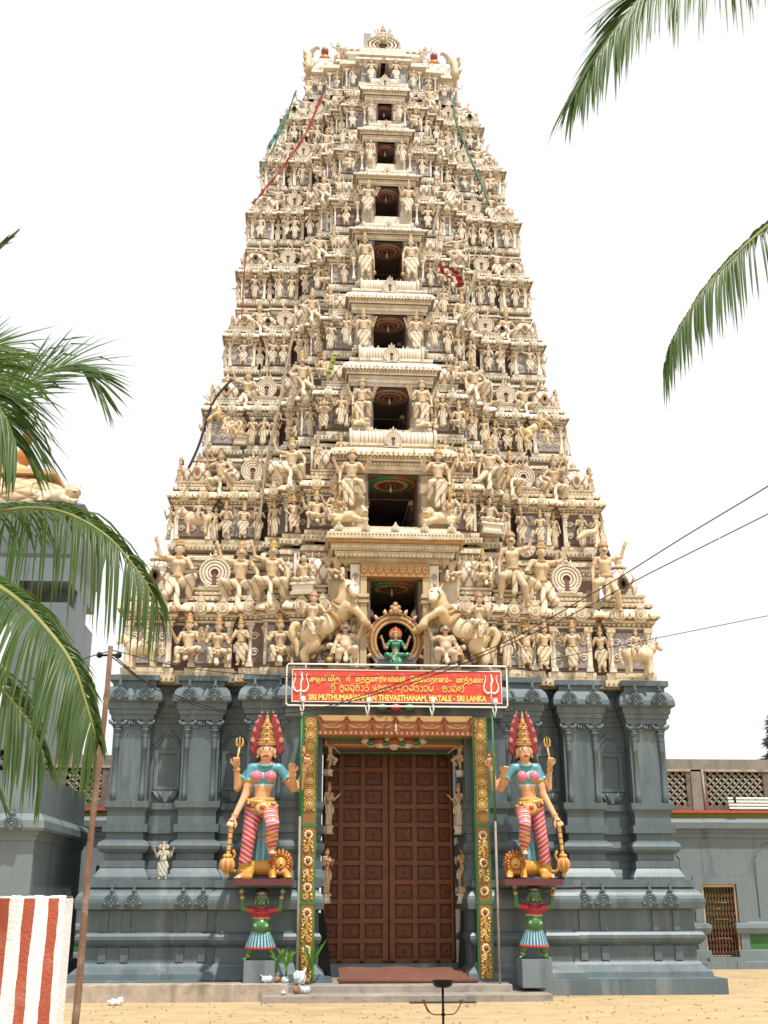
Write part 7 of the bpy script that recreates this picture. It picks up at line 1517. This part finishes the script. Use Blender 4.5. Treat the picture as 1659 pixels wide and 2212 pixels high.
strip('bright red cloth bundled right of the fifth doorway', [(940, 575, 22.6), (968, 578, 22.5), (985, 590, 22.5), (995, 612, 22.5), (985, 620, 22.6)], .10, 'flagred')
strip('red rag tied left of the bundled red cloth', [(950, 570, 22.55), (958, 590, 22.55), (972, 600, 22.6)], .06, 'flagred')
strip('thin red streamer on the left corner of the middle storeys', [(530, 555, 23.9), (526, 620, 23.8), (522, 690, 23.7)], .018, 'flagred')
strip('small yellow green cloth flag left of the sixth doorway ledge', [(722, 765, 22.5), (716, 790, 22.45), (710, 808, 22.45)], .07, 'olive')
# ------------------------------------------------------------------ coconut palms: rib curves measured, blades hanging from both sides
def frond(parent, org, ribs, L, seed, n=90, droop=.8, lw=.01, up=(0, -.3, 1), tipL=.45, lean=.75, start=0.0, sl=(1, 1), rib=.02, fan=.6, l2=0.0, d2=1.0):
    """ribs: points along the rib; L: blade length in the middle; sl: blade length factor of either side"""
    r_ = random.Random(seed); P = [Vector(q_) for q_ in catmull(ribs, 10)]; m = len(P); b = MB(); S = [0]
    for a, c in zip(P, P[1:]): S.append(S[-1]+(c-a).length)
    tot = S[-1]; Up = Vector(up).normalized()
    def ev(s):
        s = min(max(s, 0), tot*.9999); i = next(j for j in range(m-1) if S[j+1] >= s); f = (s-S[i])/(S[i+1]-S[i]); return P[i].lerp(P[i+1], f), (P[i+1]-P[i]).normalized()
    b.tube([p_-org for p_ in P], list(np.linspace(rib, .003, m)), 6, 1)
    jl = 0.0
    for k in range(n):
        f = start+(1-start)*(k+.5)/n; p_, t_ = ev(f*tot); sd_ = t_.cross(Up).normalized(); jl = .82*jl+r_.uniform(-.1, .1); gap = sin(k*.37+seed)+sin(k*.91+seed*2) > 1.55
        for s in (-1, 1):
            k_ = sl[0 if s < 0 else 1]
            if k_ <= 0 or r_.random() < (.75 if gap and f < .9 else .06): continue
            ln = L*k_*(tipL+(1-tipL)*min(1, (1-f)*2.6)**.8)*r_.uniform(.7, 1.1)
            d_ = (t_*(lean+fan*f**3+jl+(l2 if s > 0 else 0))+sd_*s*(1.0-.45*f*f)+Up*r_.uniform(.0, .25)).normalized(); d_ = (d_+Vector((r_.uniform(-.06, .06), r_.uniform(-.06, .06), r_.uniform(-.06, .06)))).normalized()
            q_ = p_+t_*r_.uniform(-.006, .006); nseg = 6; last = None; g_ = droop*r_.uniform(.7, 1.3)*(d2 if s > 0 else 1); w0 = lw*r_.uniform(.75, 1.2); snap = r_.random() < .14
            for j in range(nseg+1):
                u = j/nseg; wv = d_.cross(t_); wv = wv.normalized() if wv.length > .15 else d_.cross(Up).normalized(); wv = d_.cross(wv).normalized() if False else (t_-d_*t_.dot(d_)).normalized() if abs(t_.dot(d_)) < .96 else wv
                wd = w0*(.55 if j == 0 else 1.0 if u < .55 else max(.03, 1-((u-.5)/.5)**1.8)); nn_ = d_.cross(wv)
                i0 = b.av([q_-org-wv*wd, q_-org+nn_*wd*.45, q_-org+wv*wd])
                if last is not None: b.af((last, last+1, i0+1, i0), 0, True); b.af((last+1, last+2, i0+2, i0+1), 0, True)
                last = i0; q_ = q_+d_*ln/nseg; gg = g_*(.5, .42, .26, .16, .1, .08, .05)[j]+(.6 if snap and j == 3 else 0); d_ = (d_+Vector((0, 0, -gg))).normalized()
    return link('frond', b.mesh('frond', ['palm', 'palmdry']), parent)
def palm(label, loc, crown_z):
    t = thing('coconut_palm', label, 'palm tree', loc, 'coconut palms beside the camera'); b = MB(); n = 30
    b.tube([(0+.25*sin(k/n*2), 0, crown_z*k/n) for k in range(n+1)], [.17-.05*k/n+(.012 if k % 2 else 0) for k in range(n+1)], 12); link('trunk', b.mesh('trunk', 'trunk'), t); return t
LYP = 8.0
lp = at(-330, 1000, LYP); lpalm = palm('coconut palm left of the view with fronds reaching to the tower edge', (lp[0]-.3, LYP, 0), lp[2]); lo = Vector(lpalm.location)
A = lambda pts, Y=LYP: [at(p_[0], p_[1], Y if len(p_) < 3 else p_[2]) for p_ in pts]
frond(lpalm, lo, A([(-330, 1030, 8.0), (-190, 1110, 7.6), (-40, 1108, 7.3), (70, 1098, 7.1), (150, 1112, 7.0), (230, 1158, 6.9), (288, 1222, 6.9), (330, 1285, 6.9), (346, 1335, 7.0)]), .92, 1, 130, droop=1.5, lw=.0085, lean=.5, up=(0, -.75, .65), start=.2, sl=(.65, 1.05), tipL=.35)
frond(lpalm, lo, A([(-330, 1050, 8.0), (-200, 1150, 7.0), (-80, 1222, 6.4), (30, 1290, 6.0), (110, 1370, 5.8), (158, 1440, 5.7), (184, 1515, 5.7), (202, 1575, 5.7), (212, 1610, 5.75)]), 1.0, 2, 290, droop=.9, lw=.009, lean=.35, up=(.45, -.85, .3), start=.15, sl=(.40, 1.0), tipL=.3, rib=.022)
frond(lpalm, lo, A([(-330, 1010, 8.0), (-200, 975, 7.9), (-60, 900, 7.8), (40, 838, 7.8), (110, 800, 7.8), (160, 790, 7.8), (195, 808, 7.8), (218, 845, 7.9)]), .70, 3, 105, droop=.22, lw=.010, lean=.8, up=(-.1, -.75, .65), start=.2, fan=.5)
frond(lpalm, lo, A([(-330, 1000, 8.0), (-220, 880, 8.4), (-120, 790, 8.6), (-50, 760, 8.7), (0, 752, 8.8), (20, 770, 8.8)]), .8, 4, 60, droop=.2, lw=.011, lean=.75, up=(.1, -.8, .6), start=.3)
frond(lpalm, lo, A([(-330, 1010, 8.0), (-240, 900, 7.2), (-150, 830, 6.9), (-80, 820, 6.8), (-30, 850, 6.7), (10, 900, 6.7), (35, 960, 6.7)]), .92, 5, 120, droop=.55, lw=.010, lean=.9, up=(.2, -.8, .55), start=.25)
frond(lpalm, lo, A([(-330, 990, 8.0), (-230, 850, 7.8), (-140, 720, 7.7), (-75, 620, 7.7), (-25, 560, 7.7), (5, 530, 7.7)]), .45, 6, 40, droop=.05, lw=.012, lean=1.8, start=.55)
frond(lpalm, lo, A([(-330, 1080, 8.0), (-260, 1260, 7.0), (-170, 1440, 6.6), (-100, 1570, 6.5), (-45, 1650, 6.5), (-15, 1700, 6.5)]), .5, 7, 70, droop=.6, lw=.010, start=.4)
frond(lpalm, lo, A([(-330, 1040, 8.0), (-240, 1180, 7.6), (-140, 1330, 7.4), (-30, 1450, 7.3), (45, 1540, 7.3), (85, 1610, 7.3), (98, 1650, 7.3)]), .95, 8, 120, droop=.9, lw=.009, lean=.5, up=(.35, -.8, .4), start=.3, sl=(.45, 1))
rp = at(2150, 330, 9.0); rpalm = palm('coconut palm right of the view with two fronds entering the sky', (rp[0], 9.0, 0), rp[2]); ro = Vector(rpalm.location)
frond(rpalm, ro, A([(2100, 300, 9.0), (1950, 50, 8.4), (1800, -70, 8.1), (1640, -95, 7.9), (1500, -62, 7.8), (1400, -18, 7.7), (1330, 62, 7.7), (1278, 142, 7.7), (1248, 190, 7.75)]), 1.3, 11, 185, droop=1.0, lw=.012, lean=.55, up=(-.45, -.8, .35), start=.2, sl=(.95, .85), tipL=.5, fan=2.6, l2=.7, d2=.45)
frond(rpalm, ro, A([(2100, 330, 9.0), (1950, 330, 8.7), (1800, 395, 8.4), (1700, 455, 8.3), (1610, 530, 8.2), (1530, 615, 8.2), (1480, 690, 8.2), (1450, 745, 8.2), (1436, 790, 8.3)]), .92, 12, 130, droop=1.6, lw=.0105, lean=.35, up=(-.5, -.85, .15), start=.25, sl=(1, .35), tipL=.42, fan=2.4)
frond(rpalm, ro, A([(2100, 340, 9.0), (1980, 380, 8.0), (1880, 460, 7.7), (1800, 560, 7.6), (1745, 660, 7.6)]), .8, 13, 60, droop=1.5, lw=.011, start=.3)
